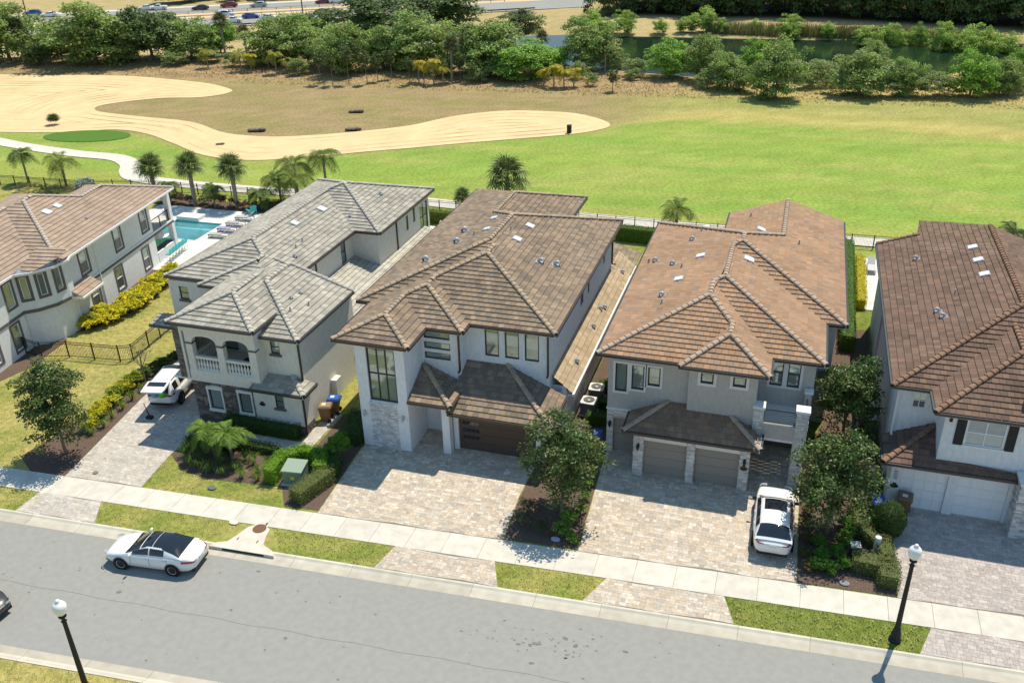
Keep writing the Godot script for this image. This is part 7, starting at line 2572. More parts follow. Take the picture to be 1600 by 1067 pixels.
func small_things() -> void:
	street_lamp("tall black street lamp on the verge before the brown-roofed white house", 6.58, -32.35)
	street_lamp("black street lamp on the near lawn with its foot out of view", -25.27, -19.94)
	var brown := L(0.24, 0.13, 0.06)
	bin("brown bin with brown lid at the corner of the cream house", -25.75, -41.8, -1.3, brown, L(0.3, 0.19, 0.1))
	bin("brown bin with blue lid behind another by the cream house's side wall", -25.65, -42.75, -1.35, brown, L(0.02, 0.1, 0.4))
	bin("brown bin with dark blue lid between the two middle houses", -9.05, -43.2, -0.1, brown, L(0.02, 0.07, 0.25))
	bin("brown bin with a white sticker before the white garage door", 7.45, -41.7, -0.15, L(0.2, 0.12, 0.06), L(0.16, 0.1, 0.055))
	bin("blue-lidded bin tucked behind the round topiary bush", 6.15, -41.0, 0.2, L(0.05, 0.05, 0.055), L(0.02, 0.08, 0.38))
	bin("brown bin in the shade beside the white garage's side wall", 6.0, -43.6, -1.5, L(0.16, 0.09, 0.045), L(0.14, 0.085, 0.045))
	air_con("farther of two fan units beside the modern house's low side roof", -10.25, -48.6, 0.05)
	air_con("nearer of two fan units beside the modern house's low side roof", -10.35, -46.9, -0.04)
	air_con("farther of two fan units in the shade by the shuttered house", 5.85, -51.0, 0.03)
	air_con("nearer of two fan units in the shade by the shuttered house", 5.9, -49.5, -0.05)
	# transformer
	var t := thing("transformer_cabinet", "green metal utility cabinet ringed by a clipped bright hedge", "utility cabinet", Vector3(-24.45, 0, -35.75), 0.12)
	var b := MB.new()
	b.hexa([Vector3(-0.55, 0.06, 0.5), Vector3(0.55, 0.06, 0.5), Vector3(0.55, 0.06, -0.5), Vector3(-0.55, 0.06, -0.5), Vector3(-0.55, 0.85, 0.5), Vector3(0.55, 0.85, 0.5), Vector3(0.55, 0.98, -0.5), Vector3(-0.55, 0.98, -0.5)], L(0.17, 0.24, 0.17))
	part("body", b.mesh(), M.plastic, t)
	var lid := MB.new()
	lid.hexa([Vector3(-0.6, 0.85, 0.56), Vector3(0.6, 0.85, 0.56), Vector3(0.6, 0.98, -0.52), Vector3(-0.6, 0.98, -0.52), Vector3(-0.6, 0.93, 0.56), Vector3(0.6, 0.93, 0.56), Vector3(0.6, 1.06, -0.52), Vector3(-0.6, 1.06, -0.52)], L(0.27, 0.34, 0.26))
	part("lid", lid.mesh(), M.plastic, t)
	var st := MB.new()
	st.box(-0.12, 0.35, 0.502, 0.12, 0.55, 0.508, L(0.6, 0.55, 0.1))
	part("sticker", st.mesh(), M.plastic, t)
	var pad := MB.new()
	pad.box(-0.7, 0, -0.62, 0.7, 0.06, 0.66, L(0.5, 0.47, 0.42))
	part("pad", pad.mesh(), M.plain, t)
	# storm drain
	var dr := thing("storm_drain", "pale concrete storm drain with a rusty round cover and kerb throat", "storm drain", Vector3(-24.05, 0, -30.6))
	var out := PackedVector2Array()
	for q in [[-25.95, 0.42], [-22.35, 0.42], [-22.6, 0.75], [-23.3, 1.1], [-23.5, 1.7], [-23.6, 2.25], [-23.95, 2.5], [-24.45, 2.5], [-24.8, 2.2], [-25.0, 1.5], [-25.2, 0.95], [-25.7, 0.75]]:
		var p := S(q[0], q[1])
		out.append(p - Vector2(-24.05, -30.6))
	var top := MB.new()
	top.sheet(out, 0.075, L(1, 0.98, 0.95))
	for i in out.size():
		var p := out[i]
		var n := out[(i + 1) % out.size()]
		top.quad(Vector3(n.x, -0.1, n.y), Vector3(p.x, -0.1, p.y), Vector3(p.x, 0.075, p.y), Vector3(n.x, 0.075, n.y))
	part("slab", top.mesh(), M.concrete, dr)
	var cov := MB.new()
	cov.lathe([Vector2(0.36, 0.07), Vector2(0.35, 0.092), Vector2(0.3, 0.092), Vector2(0.29, 0.086), Vector2(0.0, 0.088)], 22, Transform3D(Basis.IDENTITY, Vector3(-0.1, 0, -0.75)), L(0.17, 0.085, 0.05))
	part("cover", cov.mesh(), M.plain, dr)
	var throat := MB.new()
	var s0 := S(-25.2, 0.415) - Vector2(-24.05, -30.6)
	var s1 := S(-22.9, 0.415) - Vector2(-24.05, -30.6)
	throat.quad(Vector3(s0.x, -0.09, s0.y), Vector3(s1.x, -0.09, s1.y), Vector3(s1.x, 0.045, s1.y), Vector3(s0.x, 0.045, s0.y), L(0.02, 0.02, 0.02))
	part("throat", throat.mesh(), M.plain, dr)
	for q in [[0.35, 0.2], [-0.75, 0.25], [0.05, -1.2]]:
		var sl := MB.new()
		sl.box(q[0] - 0.03, 0.076, q[1] - 0.1, q[0] + 0.03, 0.08, q[1] + 0.1, L(0.06, 0.05, 0.04))
		part("lifting_slot", sl.mesh(), M.plain, dr)
	# covers and boxes let into the ground
	for q in [["meter_cover", "pale square meter cover in the verge left of the storm drain", -25.75, -31.45, L(0.62, 0.58, 0.5), 0.55, 0.35], ["valve_cover", "dark oval cover in the grass before the palm bed", -28.6, -33.75, L(0.12, 0.13, 0.14), 0.5, 0.35], ["valve_cover", "small round cover let into the left driveway", -35.9, -33.2, L(0.2, 0.18, 0.16), 0.32, 0.28], ["meter_cover", "pale lilac meter box lid in the magnolia bed", -9.25, -34.75, L(0.5, 0.46, 0.55), 0.5, 0.35], ["meter_cover", "grey meter box lid sunk in the right-hand bed by the sidewalk", 4.55, -35.4, L(0.2, 0.2, 0.2), 0.5, 0.4]]:
		var o := thing(q[0], q[1], "utility cover", Vector3(q[2], 0.02, q[3]), -0.06, "utility covers in the ground")
		var m := MB.new()
		m.lathe([Vector2(q[5] * 0.5, 0), Vector2(q[5] * 0.5, 0.05), Vector2(q[5] * 0.46, 0.06), Vector2(0, 0.06)], 8 if q[0] == "meter_cover" else 18, Transform3D(Basis.from_scale(Vector3(1, 1, q[6] / q[5])), Vector3.ZERO), q[4])
		part("lid", m.mesh(), M.plain, o)
	var ped := thing("pedestal_box", "short dark green utility pedestal with a pale lid in the right-hand bed", "utility box", Vector3(5.0, 0, -37.6), 0.1)
	var pb := MB.new()
	pb.box(-0.2, 0, -0.2, 0.2, 0.62, 0.2, L(0.05, 0.06, 0.055))
	part("body", pb.mesh(), M.plastic, ped)
	var pl := MB.new()
	pl.box(-0.24, 0.62, -0.22, 0.24, 0.7, 0.24, L(0.5, 0.52, 0.44))
	part("lid", pl.mesh(), M.plastic, ped)
	var pw := MB.new()
	pw.box(-0.12, 0.25, 0.201, 0.12, 0.5, 0.206, L(0.25, 0.27, 0.28))
	part("sticker", pw.mesh(), M.plastic, ped)
	var tube := thing("marker_tube", "pale capped utility tube standing in the olive hedge", "utility post", Vector3(6.0, 0, -38.0))
	var tb := MB.new()
	tb.lathe([Vector2(0.16, 0), Vector2(0.16, 1.0), Vector2(0.14, 1.03), Vector2(0, 1.04)], 14, Transform3D.IDENTITY, L(0.6, 0.6, 0.55))
	part("pipe", tb.mesh(), M.plastic, tube)
	var tk := MB.new()
	tk.box(-0.05, 0.6, 0.15, 0.05, 0.7, 0.17, L(0.25, 0.1, 0.07))
	part("sticker", tk.mesh(), M.plastic, tube)
	# fences
	fence("black metal picket fence across the side lawn beside the pool house", [-50.9, -44.1, -49.2, -43.8, -47.4, -44.4, -45.4, -44.6, -43.4, -44.8, -42.6, -45.2, -42.8, -47.2, -43.1, -50.2, -40.0, -50.6])
	fence("long black picket fence along the golf course behind the gardens", [-92.0, -75.6, -84.0, -76.0, -74.0, -76.4, -66.0, -78.3, -60.0, -78.3, -50.0, -78.6, -33.0, -79.4, -11.7, -79.0, 5.5, -79.4, 22.0, -80.0], 1.2)
	# pool furniture
	for q in [["first sun lounger from the pool's near end, grey slatted", -50.5, -67.7, L(0.36, 0.34, 0.31)], ["second sun lounger from the pool's near end, lilac blue towel colour", -50.6, -69.3, L(0.26, 0.25, 0.4)], ["third sun lounger from the pool's near end, grey slatted", -50.7, -70.9, L(0.34, 0.33, 0.33)], ["fourth sun lounger from the pool's near end, farthest one", -50.7, -72.5, L(0.36, 0.35, 0.34)]]:
		lounger(q[0], q[1], q[2], 0.12, q[3])
	lounger("pale sun lounger beside the hedge behind the cream house", -31.0, -74.0, PI / 2 - 0.2, L(0.5, 0.52, 0.52))
	lounger("white sun lounger in the gap between taupe and shuttered houses", 7.0, -74.4, PI / 2, L(0.45, 0.45, 0.46))
	for i in 6:
		var s := thing("bar_stool", "%s teal bar stool from the lawn end of the outdoor counter" % ORD[i], "bar stool", Vector3(-51.25 - i * 0.09, 0.065, -61.4 - i * 0.56), 0.15, "teal stools along the outdoor counter")
		var legs := MB.new()
		for q in [[-0.2, -0.2], [0.2, -0.2], [0.2, 0.2], [-0.2, 0.2]]:
			legs.tube(Vector3(q[0], 0, q[1]), Vector3(q[0] * 0.8, 0.72, q[1] * 0.8), 0.02, 0.02, 5, L(0.6, 0.62, 0.62))
		legs.box(-0.19, 0.25, -0.19, 0.19, 0.28, -0.16, L(0.6, 0.62, 0.62))
		part("legs", legs.mesh(), M.plain, s)
		var seat := MB.new()
		seat.box(-0.22, 0.72, -0.22, 0.22, 0.78, 0.22)
		part("seat", seat.mesh(), M.teal, s)
		var back := MB.new()
		back.xbox(Transform3D(Basis(Vector3(0, 0, 1), 0.12), Vector3(0.22, 1.0, 0)), Vector3(0.04, 0.4, 0.42))
		part("backrest", back.mesh(), M.teal, s)
	var ch := thing("garden_chair", "teal slatted garden chair at the far corner of the pool terrace", "garden chair", Vector3(-51.0, 0.06, -74.2), -0.5)
	var fr := MB.new()
	for z in [-0.35, 0.35]:
		fr.box(-0.4, 0.5, z - 0.07, 0.35, 0.53, z + 0.07)
		fr.box(-0.36, 0, z - 0.03, -0.3, 0.5, z + 0.03)
		fr.box(0.3, 0, z - 0.03, 0.36, 0.5, z + 0.03)
	part("frame", fr.mesh(), M.teal, ch)
	for i in 5:
		var sl := MB.new()
		sl.box(-0.4 + i * 0.14, 0.34 - i * 0.03, -0.3, -0.28 + i * 0.14, 0.36 - i * 0.03, 0.3)
		part("seat_slat", sl.mesh(), M.teal, ch)
		var bk := MB.new()
		bk.xbox(Transform3D(Basis(Vector3(0, 0, 1), -0.35), Vector3(0.42, 0.62, -0.28 + i * 0.14)), Vector3(0.025, 0.85 - 0.08 * absf(i - 2), 0.12))
		part("back_slat", bk.mesh(), M.teal, ch)
	var pa := thing("parasol", "small white parasol on the white house's covered terrace", "parasol", Vector3(-53.0, 0.05, -62.6))
	var pole := MB.new()
	pole.tube(Vector3(0, 0, 0), Vector3(0, 2.2, 0), 0.025, 0.025, 7, L(0.4, 0.3, 0.2))
	part("pole", pole.mesh(), M.plain, pa)
	var can := MB.new()
	can.lathe([Vector2(0.95, 1.85), Vector2(0.5, 2.15), Vector2(0.0, 2.3)], 8, Transform3D.IDENTITY, L(0.82, 0.81, 0.79))
	part("canopy", can.mesh(), M.plain, pa)
	# on the course
	var box := thing("drainage_box", "small black marker box on the sand near its rounded tip", "marker box", Vector3(-27.8, 0.05, -111.2))
	var bb := MB.new()
	bb.box(-0.25, 0, -0.25, 0.25, 1.0, 0.25, L(0.03, 0.025, 0.025))
	bb.box(-0.28, 0.9, -0.28, 0.28, 1.04, 0.28, L(0.05, 0.045, 0.04))
	part("body", bb.mesh(), M.plain, box)
	for q in [["flat stone heap on the brown rough above the sand, farthest of three", -59.9, -116.0, 1.0], ["low stone heap beside the sand in the middle of the rough", -55.9, -106.9, 1.0], ["weathered log pile by the green patch left of the stones", -68.3, -103.6, 1.1], ["small dark clod lying on the sand below the putting green", -69.3, -96.6, 0.5]]:
		var o := thing("stone_heap", q[0], "stone heap", Vector3(q[1], ground_y(q[1], q[2]) + 0.02, q[2]), 0.3, "heaps lying on the course")
		var rock := MB.new()
		for i in 6:
			var sx := q[3] as float
			rock.lathe([Vector2(0.1, 0), Vector2(0.34, 0.06), Vector2(0.3, 0.24), Vector2(0.12, 0.34), Vector2(0, 0.35)], 7, Transform3D(Basis(Vector3.UP, i * 1.7).scaled(Vector3(sx * 1.5, sx, sx)), Vector3((i % 3 - 1) * 0.6 * sx, 0.02 * i, (i / 3) * 0.35)), L(0.17, 0.13, 0.1) * rnd(0.7, 1.3))
		part("stones", rock.mesh(), M.plain, o)
	for q in [["thin dark utility pole at the left end of the highway", -217.7, -222.3], ["thin dark utility pole among the trees by the highway", -129.1, -225.1]]:
		var o := thing("utility_pole", q[0], "utility pole", Vector3(q[1], -4.0, q[2]), 0.0, "utility poles by the highway")
		var pm := MB.new()
		pm.tube(Vector3(0, 0, 0), Vector3(0, 11, 0), 0.17, 0.12, 8, L(0.05, 0.045, 0.04))
		part("pole", pm.mesh(), M.plain, o)


func garden_plants() -> void:
	# magnolias
	var mg := [L(0.075, 0.13, 0.032), L(0.095, 0.155, 0.038), L(0.14, 0.2, 0.055), L(0.08, 0.14, 0.036), L(0.17, 0.19, 0.07)]
	var pts := [["glossy dark magnolia on the mulch left of the cream house's drive", -39.0, -34.4, 6.4, 3.9, 0.0], ["glossy magnolia hiding the corner of the brown garage door", -9.5, -37.0, 6.2, 4.2, 0.0], ["full magnolia between the white estate and the right-hand bins", 3.75, -38.9, 6.0, 4.3, 0.0], ["tall loose magnolia in the gap behind the balcony pier", 4.5, -47.8, 6.0, 3.9, 0.0]]
	for i in 4:
		var q: Array = pts[i]
		var t := thing("magnolia_tree", q[0], "tree", Vector3(q[1], 0, q[2]), rnd(0, 6), "magnolias between the houses")
		var h: float = q[3]
		var w: float = q[4]
		part("crown", crown(300 + i, w * 0.5, h * 0.45, 150 if i < 3 else 125, 62, 0.19, 0.1, mg if i < 3 else [L(0.08, 0.15, 0.035), L(0.11, 0.18, 0.045), L(0.15, 0.21, 0.06)], 0.2, 0.9), M.gloss_leaf, t, Transform3D(Basis.IDENTITY, Vector3(0, h * 0.56, 0)))
		part("trunk", limbs(320 + i, h * 0.32, 0.09, w * 0.42, h * 0.85, 8), M.bark, t)
	var bare := thing("young_tree", "thin bare young tree rising from the shrubs beside the lawn fence", "tree", Vector3(-39.7, 0, -42.7))
	part("trunk", limbs(331, 1.5, 0.045, 0.9, 2.9, 7), M.bark, bare)
	part("crown", crown(332, 0.8, 0.75, 30, 14, 0.09, 0.05, [L(0.14, 0.15, 0.06), L(0.18, 0.17, 0.08)], 0.3), M.leaf, bare, Transform3D(Basis.IDENTITY, Vector3(0, 2.4, 0)))
	# palms of the front bed
	var lime := L(0.17, 0.27, 0.045)
	palm("left of two low feathery palms in front of the arched balcony house", "low palms of the front bed", "feather", -30.3, -36.6, 2.4, 2.3, 16, lime, "pygmy_palm", 0.0, 0.12)
	palm("right of two low feathery palms in front of the arched balcony house", "low palms of the front bed", "feather", -29.1, -36.55, 2.5, 2.3, 16, lime * 1.1, "pygmy_palm", 0.0, -0.1)
	# palms behind the gardens
	var sab := L(0.16, 0.21, 0.075)
	var sabs := [["leftmost of three sabal palms in a row behind the pool", -64.3, -76.9, 4.5, 3.7], ["middle of three sabal palms in a row behind the pool", -58.3, -75.3, 5.5, 3.6], ["rightmost of three sabal palms in a row behind the pool", -53.7, -75.8, 5.5, 3.6], ["large sabal palm behind the modern house's rear roof", -26.6, -81.6, 5.4, 4.9], ["small fan palm left of the big one behind the modern roof", -30.9, -80.4, 2.3, 2.2]]
	for q in sabs:
		palm(q[0], "sabal palms behind the houses", "fan", q[1], q[2], q[3], q[4], 30, sab)
	var q2 := L(0.17, 0.225, 0.04)
	for q in [["slender feathery palm nearer the golf path at the far left", -76.2, -77.3, 3.9, 3.9, L(0.22, 0.27, 0.05)], ["slender feathery palm farthest left by the garden fence", -81.7, -77.6, 4.1, 3.1, L(0.15, 0.21, 0.05)], ["left one of the clustered feather palms behind the cream house", -50.0, -78.2, 3.6, 4.0, q2], ["middle one of the clustered feather palms behind the cream house", -48.2, -78.6, 5.2, 4.3, q2], ["right one of the clustered feather palms behind the cream house", -45.2, -79.3, 6.0, 4.0, q2], ["front one of the clustered feather palms above the grey roof", -47.0, -76.4, 4.2, 3.8, q2 * 1.15], ["bright feather palm behind the taupe house's roof corner", -9.5, -78.0, 3.6, 3.4, L(0.2, 0.26, 0.04)], ["dark feather palm at the right edge behind the brown roof", 17.5, -77.5, 4.0, 3.2, L(0.1, 0.13, 0.04)], ["short palm between the left and middle sabal palms", -61.2, -75.2, 2.6, 2.4, L(0.12, 0.17, 0.05)], ["short palm between the middle and right sabal palms", -55.9, -75.2, 2.7, 2.4, L(0.13, 0.19, 0.05)], ["short bushy palm by the teal garden chair", -51.0, -76.0, 2.4, 2.8, L(0.15, 0.22, 0.05)]]:
		palm(q[0], "feather palms behind the gardens", "feather", q[1], q[2], q[3], q[4], 18, q[5])
	var silver := thing("silver_palm", "silvery blue fan palm behind the white house's roof ridge", "palm tree", Vector3(-72.9, 0, -76.5))
	for i in 16:
		part("frond", fan(900 + i, 0.5, 1.0, L(0.34, 0.4, 0.36)), M.leaf, silver, Transform3D(Basis(Vector3.UP, i * 2.4) * Basis(Vector3(0, 0, 1), 1.2 - 0.075 * i), Vector3(0, 0.35, 0)))
	var isle := thing("palmetto_bush", "lone spiky palmetto growing on the sand left of the green", "bush", Vector3(-98.2, ground_y(-98.2, -100.3), -100.3))
	for i in 18:
		part("frond", fan(930 + i, 0.5, 0.75, L(0.11, 0.14, 0.05)), M.leaf, isle, Transform3D(Basis(Vector3.UP, i * 2.4) * Basis(Vector3(0, 0, 1), 1.3 - 0.06 * i), Vector3(0, 0.5, 0)))
	# hedges
	var dark := [L(0.07, 0.13, 0.03), L(0.09, 0.16, 0.034), L(0.055, 0.1, 0.026)]
	var bright := [L(0.2, 0.37, 0.03), L(0.24, 0.43, 0.04), L(0.16, 0.31, 0.028)]
	var olive := [L(0.17, 0.215, 0.06), L(0.21, 0.24, 0.075), L(0.15, 0.19, 0.065), L(0.24, 0.22, 0.1)]
	var yellow := [L(0.6, 0.52, 0.025), L(0.68, 0.57, 0.03), L(0.45, 0.45, 0.03)]
	hedge("hedge", "dark clipped hedge against the stone wall of the cream house", "hedge", "", [-31.2, -39.55, -26.6, -39.5], 0.7, 0.85, dark)
	hedge("hedge", "low dark hedge between the garden path and the palm bed", "hedge", "", [-29.9, -37.75, -26.9, -37.7], 0.6, 0.55, dark)
	hedge("hedge", "bright green clipped hedge curling around the utility cabinet", "hedge", "", [-25.7, -35.15, -25.75, -36.6, -24.9, -37.5, -23.75, -37.4, -23.2, -36.3], 0.75, 1.05, bright)
	hedge("hedge", "olive brown hedge along the left edge of the modern house's drive", "hedge", "", [-23.35, -34.05, -22.75, -36.0], 0.95, 0.9, olive)
	hedge("hedge", "dark loose hedge between the modern tower and the bins", "hedge", "", [-23.0, -39.9, -23.5, -41.8], 1.1, 1.0, dark, 0.1, 0.07, 190.0, 0.1)
	hedge("hedge", "shaded low hedge below the conical shrub by the middle drive", "hedge", "", [-22.8, -36.6, -23.1, -37.6], 1.0, 0.9, dark)
	hedge("hedge", "olive hedge winding past the topiary toward the right drive", "hedge", "", [5.15, -41.0, 5.4, -39.2, 6.2, -38.3, 6.45, -37.4], 0.75, 0.8, olive)
	hedge("hedge", "broad olive hedge at the sidewalk corner of the right-hand bed", "hedge", "", [5.15, -36.7, 6.45, -36.6, 6.45, -35.8], 0.95, 0.85, olive)
	hedge("hedge", "green hedge behind the modern house along the golf fence", "hedge", "", [-14.4, -76.3, -11.0, -76.1], 0.9, 1.4, [L(0.12, 0.2, 0.03), L(0.09, 0.16, 0.028)], 0.1, 0.07, 120.0)
	hedge("hedge", "green hedge behind the sun lounger in the cream house's garden", "hedge", "", [-34.6, -76.6, -29.2, -76.3], 0.9, 1.3, [L(0.14, 0.19, 0.03), L(0.1, 0.15, 0.028), L(0.2, 0.22, 0.04)], 0.1, 0.07, 120.0)
	hedge("hedge", "tall green hedge along the taupe house's right side", "hedge", "", [4.9, -59.5, 5.15, -78.0], 0.9, 1.3, [L(0.12, 0.22, 0.028), L(0.09, 0.17, 0.025)], 0.1, 0.07, 110.0)
	hedge("hedge", "yellow-leaved hedge in the gap right of the taupe house", "hedge", "", [6.0, -66.6, 6.1, -75.5], 0.7, 0.9, yellow, 0.12, 0.07, 110.0, 0.07)
	for q in [["low hedge at the foot of the farther fan unit by the modern house", -10.1, -49.7], ["low hedge between the two fan units by the modern house", -9.7, -47.6], ["low hedge in front of the nearer fan unit by the modern house", -10.0, -45.8]]:
		hedge("hedge", q[0], "hedge", "", [q[1], q[2], q[1] + 0.9, q[2] - 0.1], 0.7, 0.75, [L(0.09, 0.17, 0.022), L(0.07, 0.13, 0.02)])
	hedge("hedge", "dark green low hedge behind the white house's roof on the left", "hedge", "", [-68.5, -75.6, -71.5, -75.3], 1.0, 0.8, dark, 0.12, 0.08, 90.0)
	hedge("hedge", "lime low hedge beside the silvery palm behind the roof", "hedge", "", [-65.6, -75.8, -68.2, -75.7], 1.0, 0.8, bright, 0.12, 0.08, 90.0)
	# shrubs
	var tp := thing("topiary_bush", "round clipped dark green topiary beside the right-hand drive", "bush", Vector3(6.55, 0, -39.6))
	var tm := MB.new()
	for i in 5200:
		var d := on_ball()
		var p := Vector3(d.x * 0.82, d.y * 1.0, d.z * 0.82) * rnd(0.93, 1.03)
		leaf(tm, p + Vector3(0, 0.98, 0), (d + on_ball() * 0.7).normalized(), 0.07, 0.045, [L(0.05, 0.1, 0.022), L(0.065, 0.125, 0.026), L(0.04, 0.08, 0.02)][i % 3] * rnd(0.75, 1.2))
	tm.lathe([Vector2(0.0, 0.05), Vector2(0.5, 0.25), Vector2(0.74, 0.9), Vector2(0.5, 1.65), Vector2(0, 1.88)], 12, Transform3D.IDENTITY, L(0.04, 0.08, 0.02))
	part("foliage", tm.mesh(), M.leaf, tp)
	shrub("shrub", "rounded bright cone-shaped shrub at the left of the modern tower", "shrub", "", -23.0, -38.2, 1.9, 1.55, "cone", [L(0.12, 0.26, 0.028), L(0.16, 0.31, 0.036)], 0.08, 0.055, 70, 80)
	var yel := [L(0.66, 0.58, 0.03), L(0.75, 0.66, 0.04), L(0.48, 0.48, 0.03)]
	var beds := [[-49.2, -48.6], [-48.6, -49.2], [-48.9, -50.2], [-48.1, -50.4], [-48.5, -51.5], [-47.9, -51.8], [-48.6, -52.9], [-48.0, -53.3], [-48.8, -54.3], [-48.2, -54.9], [-49.0, -55.8], [-48.6, -56.6], [-49.3, -57.4], [-49.0, -58.4], [-49.7, -59.3], [-49.7, -50.9], [-49.4, -53.4], [-49.6, -56.4]]
	for i in beds.size():
		var b: Array = beds[i]
		shrub("croton_bush", "%s yellow-leaved bush counting up the bed along the pool house wall" % ORD[i], "bush", "yellow bushes along the white wall", b[0], b[1], rnd(0.95, 1.25), rnd(1.35, 1.7), "croton", yel, 0.28, 0.14, 40, 26)
	var lower := [[-39.45, -37.0, "yel"], [-39.7, -37.9, "yel"], [-39.95, -38.8, "yel"], [-40.1, -39.7, "yel"], [-40.3, -40.6, "lime"], [-40.35, -41.5, "yel"], [-40.4, -42.4, "lime"], [-40.3, -43.3, "green"], [-40.0, -44.1, "green"], [-39.75, -44.9, "green"], [-39.6, -45.7, "green"]]
	for i in lower.size():
		var b: Array = lower[i]
		var pal: Array = {"yel": [L(0.55, 0.5, 0.02), L(0.64, 0.56, 0.03), L(0.4, 0.42, 0.03)], "lime": [L(0.3, 0.38, 0.03), L(0.38, 0.43, 0.03), L(0.22, 0.3, 0.03)], "green": [L(0.07, 0.12, 0.025), L(0.1, 0.15, 0.03)]}[b[2]]
		shrub("border_shrub", "%s shrub from the street in the row left of the off-roader" % ORD[i], "shrub", "shrubs between the lawn and the left drive", b[0], b[1], rnd(0.85, 1.1), rnd(1.1, 1.35), "border_" + b[2], pal, 0.13, 0.08, 40, 34)
	# strap-leaved tufts
	var tl := tuft_mesh(41, 60, 0.55, 0.012, L(0.23, 0.33, 0.06))
	var td := tuft_mesh(42, 70, 0.6, 0.014, L(0.12, 0.19, 0.045))
	var tufts := [[-38.9, -36.5, 0], [-38.75, -37.4, 0], [-38.95, -38.4, 0], [-39.0, -39.5, 0], [-39.15, -40.6, 0], [-39.2, -41.8, 0], [-31.9, -36.1, 1], [-31.2, -35.4, 0], [-30.4, -35.2, 1], [-29.6, -35.0, 1], [-28.8, -35.05, 0], [-28.2, -35.6, 0], [-27.5, -35.1, 0], [-26.9, -35.6, 0], [-26.5, -35.1, 0], [-27.6, -36.4, 0], [-26.6, -36.4, 0], [-32.2, -36.9, 1], [-31.4, -36.8, 1], [-30.8, -35.9, 1], [-29.3, -35.8, 1], [-28.3, -36.7, 1]]
	for i in tufts.size():
		var b: Array = tufts[i]
		var where := "left mulch strip" if i < 6 else "palm bed before the cream house"
		var t := thing("flax_tuft", "%s strap-leaved tuft of the %s" % [ORD[i if i < 6 else i - 6], where], "tuft plant", Vector3(b[0], 0, b[1]), rnd(0, 6), "strap-leaved tufts in the beds")
		part("leaves", td if b[2] else tl, M.leaf, t, Transform3D(Basis.from_scale(Vector3.ONE * rnd(1.1, 1.5)), Vector3.ZERO))
	var dk := [L(0.05, 0.085, 0.022), L(0.07, 0.11, 0.03)]
	for q in [["dark leafy shrub nearest the left drive in the palm bed", -32.2, -37.4], ["dark leafy shrub under the left low palm", -31.0, -37.5], ["dark leafy shrub under the right low palm", -29.6, -36.9], ["dark shrub behind the low palms by the path", -30.2, -37.6]]:
		shrub("shrub", q[0], "shrub", "", q[1], q[2], 0.8, 1.1, "dark_shrub", dk, 0.1, 0.06, 36, 36)
	var lm := [L(0.19, 0.33, 0.035), L(0.25, 0.4, 0.04), L(0.14, 0.26, 0.03)]
	var cd := [["lime green shrub at the front of the magnolia bed", -9.0, -35.2, 0.8, 0.9], ["lime green shrub behind the front one in the magnolia bed", -8.9, -36.1, 0.85, 0.95], ["small lime plant at the right corner of the magnolia bed", -8.4, -34.85, 0.5, 0.7], ["small lime plant along the bed edge left of the taupe drive", -8.5, -37.2, 0.6, 0.6], ["second small lime plant up the bed edge by the taupe drive", -8.55, -38.3, 0.6, 0.6], ["third small lime plant up the bed edge by the taupe drive", -8.65, -39.4, 0.6, 0.6], ["fourth small lime plant up the bed edge by the taupe drive", -8.7, -40.6, 0.65, 0.65]]
	for q in cd:
		shrub("shrub", q[0], "shrub", "", q[1], q[2], q[3], q[4], "lime_shrub", lm, 0.1, 0.06, 30, 30)
	for q in [["spiky grey-green shrub at the left front of the magnolia bed", -11.0, -35.4], ["spiky grey-green shrub farther up the magnolia bed's left edge", -11.2, -36.6], ["grey-green shrub beside the meter lid in the magnolia bed", -10.0, -35.1]]:
		shrub("shrub", q[0], "shrub", "", q[1], q[2], 0.9, 1.1, "grey_shrub", [L(0.12, 0.13, 0.06), L(0.09, 0.11, 0.045), L(0.15, 0.15, 0.08)], 0.1, 0.03, 36, 34)
	var de := [[3.3, -36.1], [3.9, -36.0], [4.5, -36.5], [3.5, -36.9], [4.2, -37.3], [3.35, -37.8], [4.5, -38.1], [4.75, -38.9], [4.6, -39.7]]
	for i in de.size():
		var b: Array = de[i]
		shrub("bed_shrub", "%s low green shrub from the sidewalk in the right-hand bed" % ORD[i], "shrub", "low shrubs in the bed right of the white estate", b[0], b[1], 0.7, 0.85, "bed_green", [L(0.11, 0.24, 0.03), L(0.15, 0.3, 0.035)], 0.08, 0.05, 40, 44)
	var ed := [[2.85, -35.9], [2.8, -36.9], [2.85, -38.0], [2.75, -39.1], [2.75, -40.3]]
	for i in ed.size():
		var b: Array = ed[i]
		shrub("edge_plant", "%s reddish-green plant along the bed edge right of the white estate" % ORD[i], "plant", "plants edging the right-hand bed", b[0], b[1], 0.55, 0.7, "edge_red", [L(0.12, 0.13, 0.03), L(0.16, 0.11, 0.04), L(0.09, 0.13, 0.03)], 0.1, 0.05, 26, 24)
	for q in [["leafy bush between the taupe house and the fan units", 4.9, -52.5, 1.6, 1.8], ["leafy climbing bush by the shuttered house's blank wall", 5.5, -46.4, 2.2, 1.7], ["loose bush under the tall magnolia by the balcony", 3.5, -46.2, 1.2, 1.5]]:
		shrub("shrub", q[0], "shrub", "", q[1], q[2], q[3], q[4], "gap_bush", [L(0.06, 0.115, 0.022), L(0.09, 0.155, 0.03), L(0.13, 0.17, 0.045)], 0.14, 0.08, 46, 34)
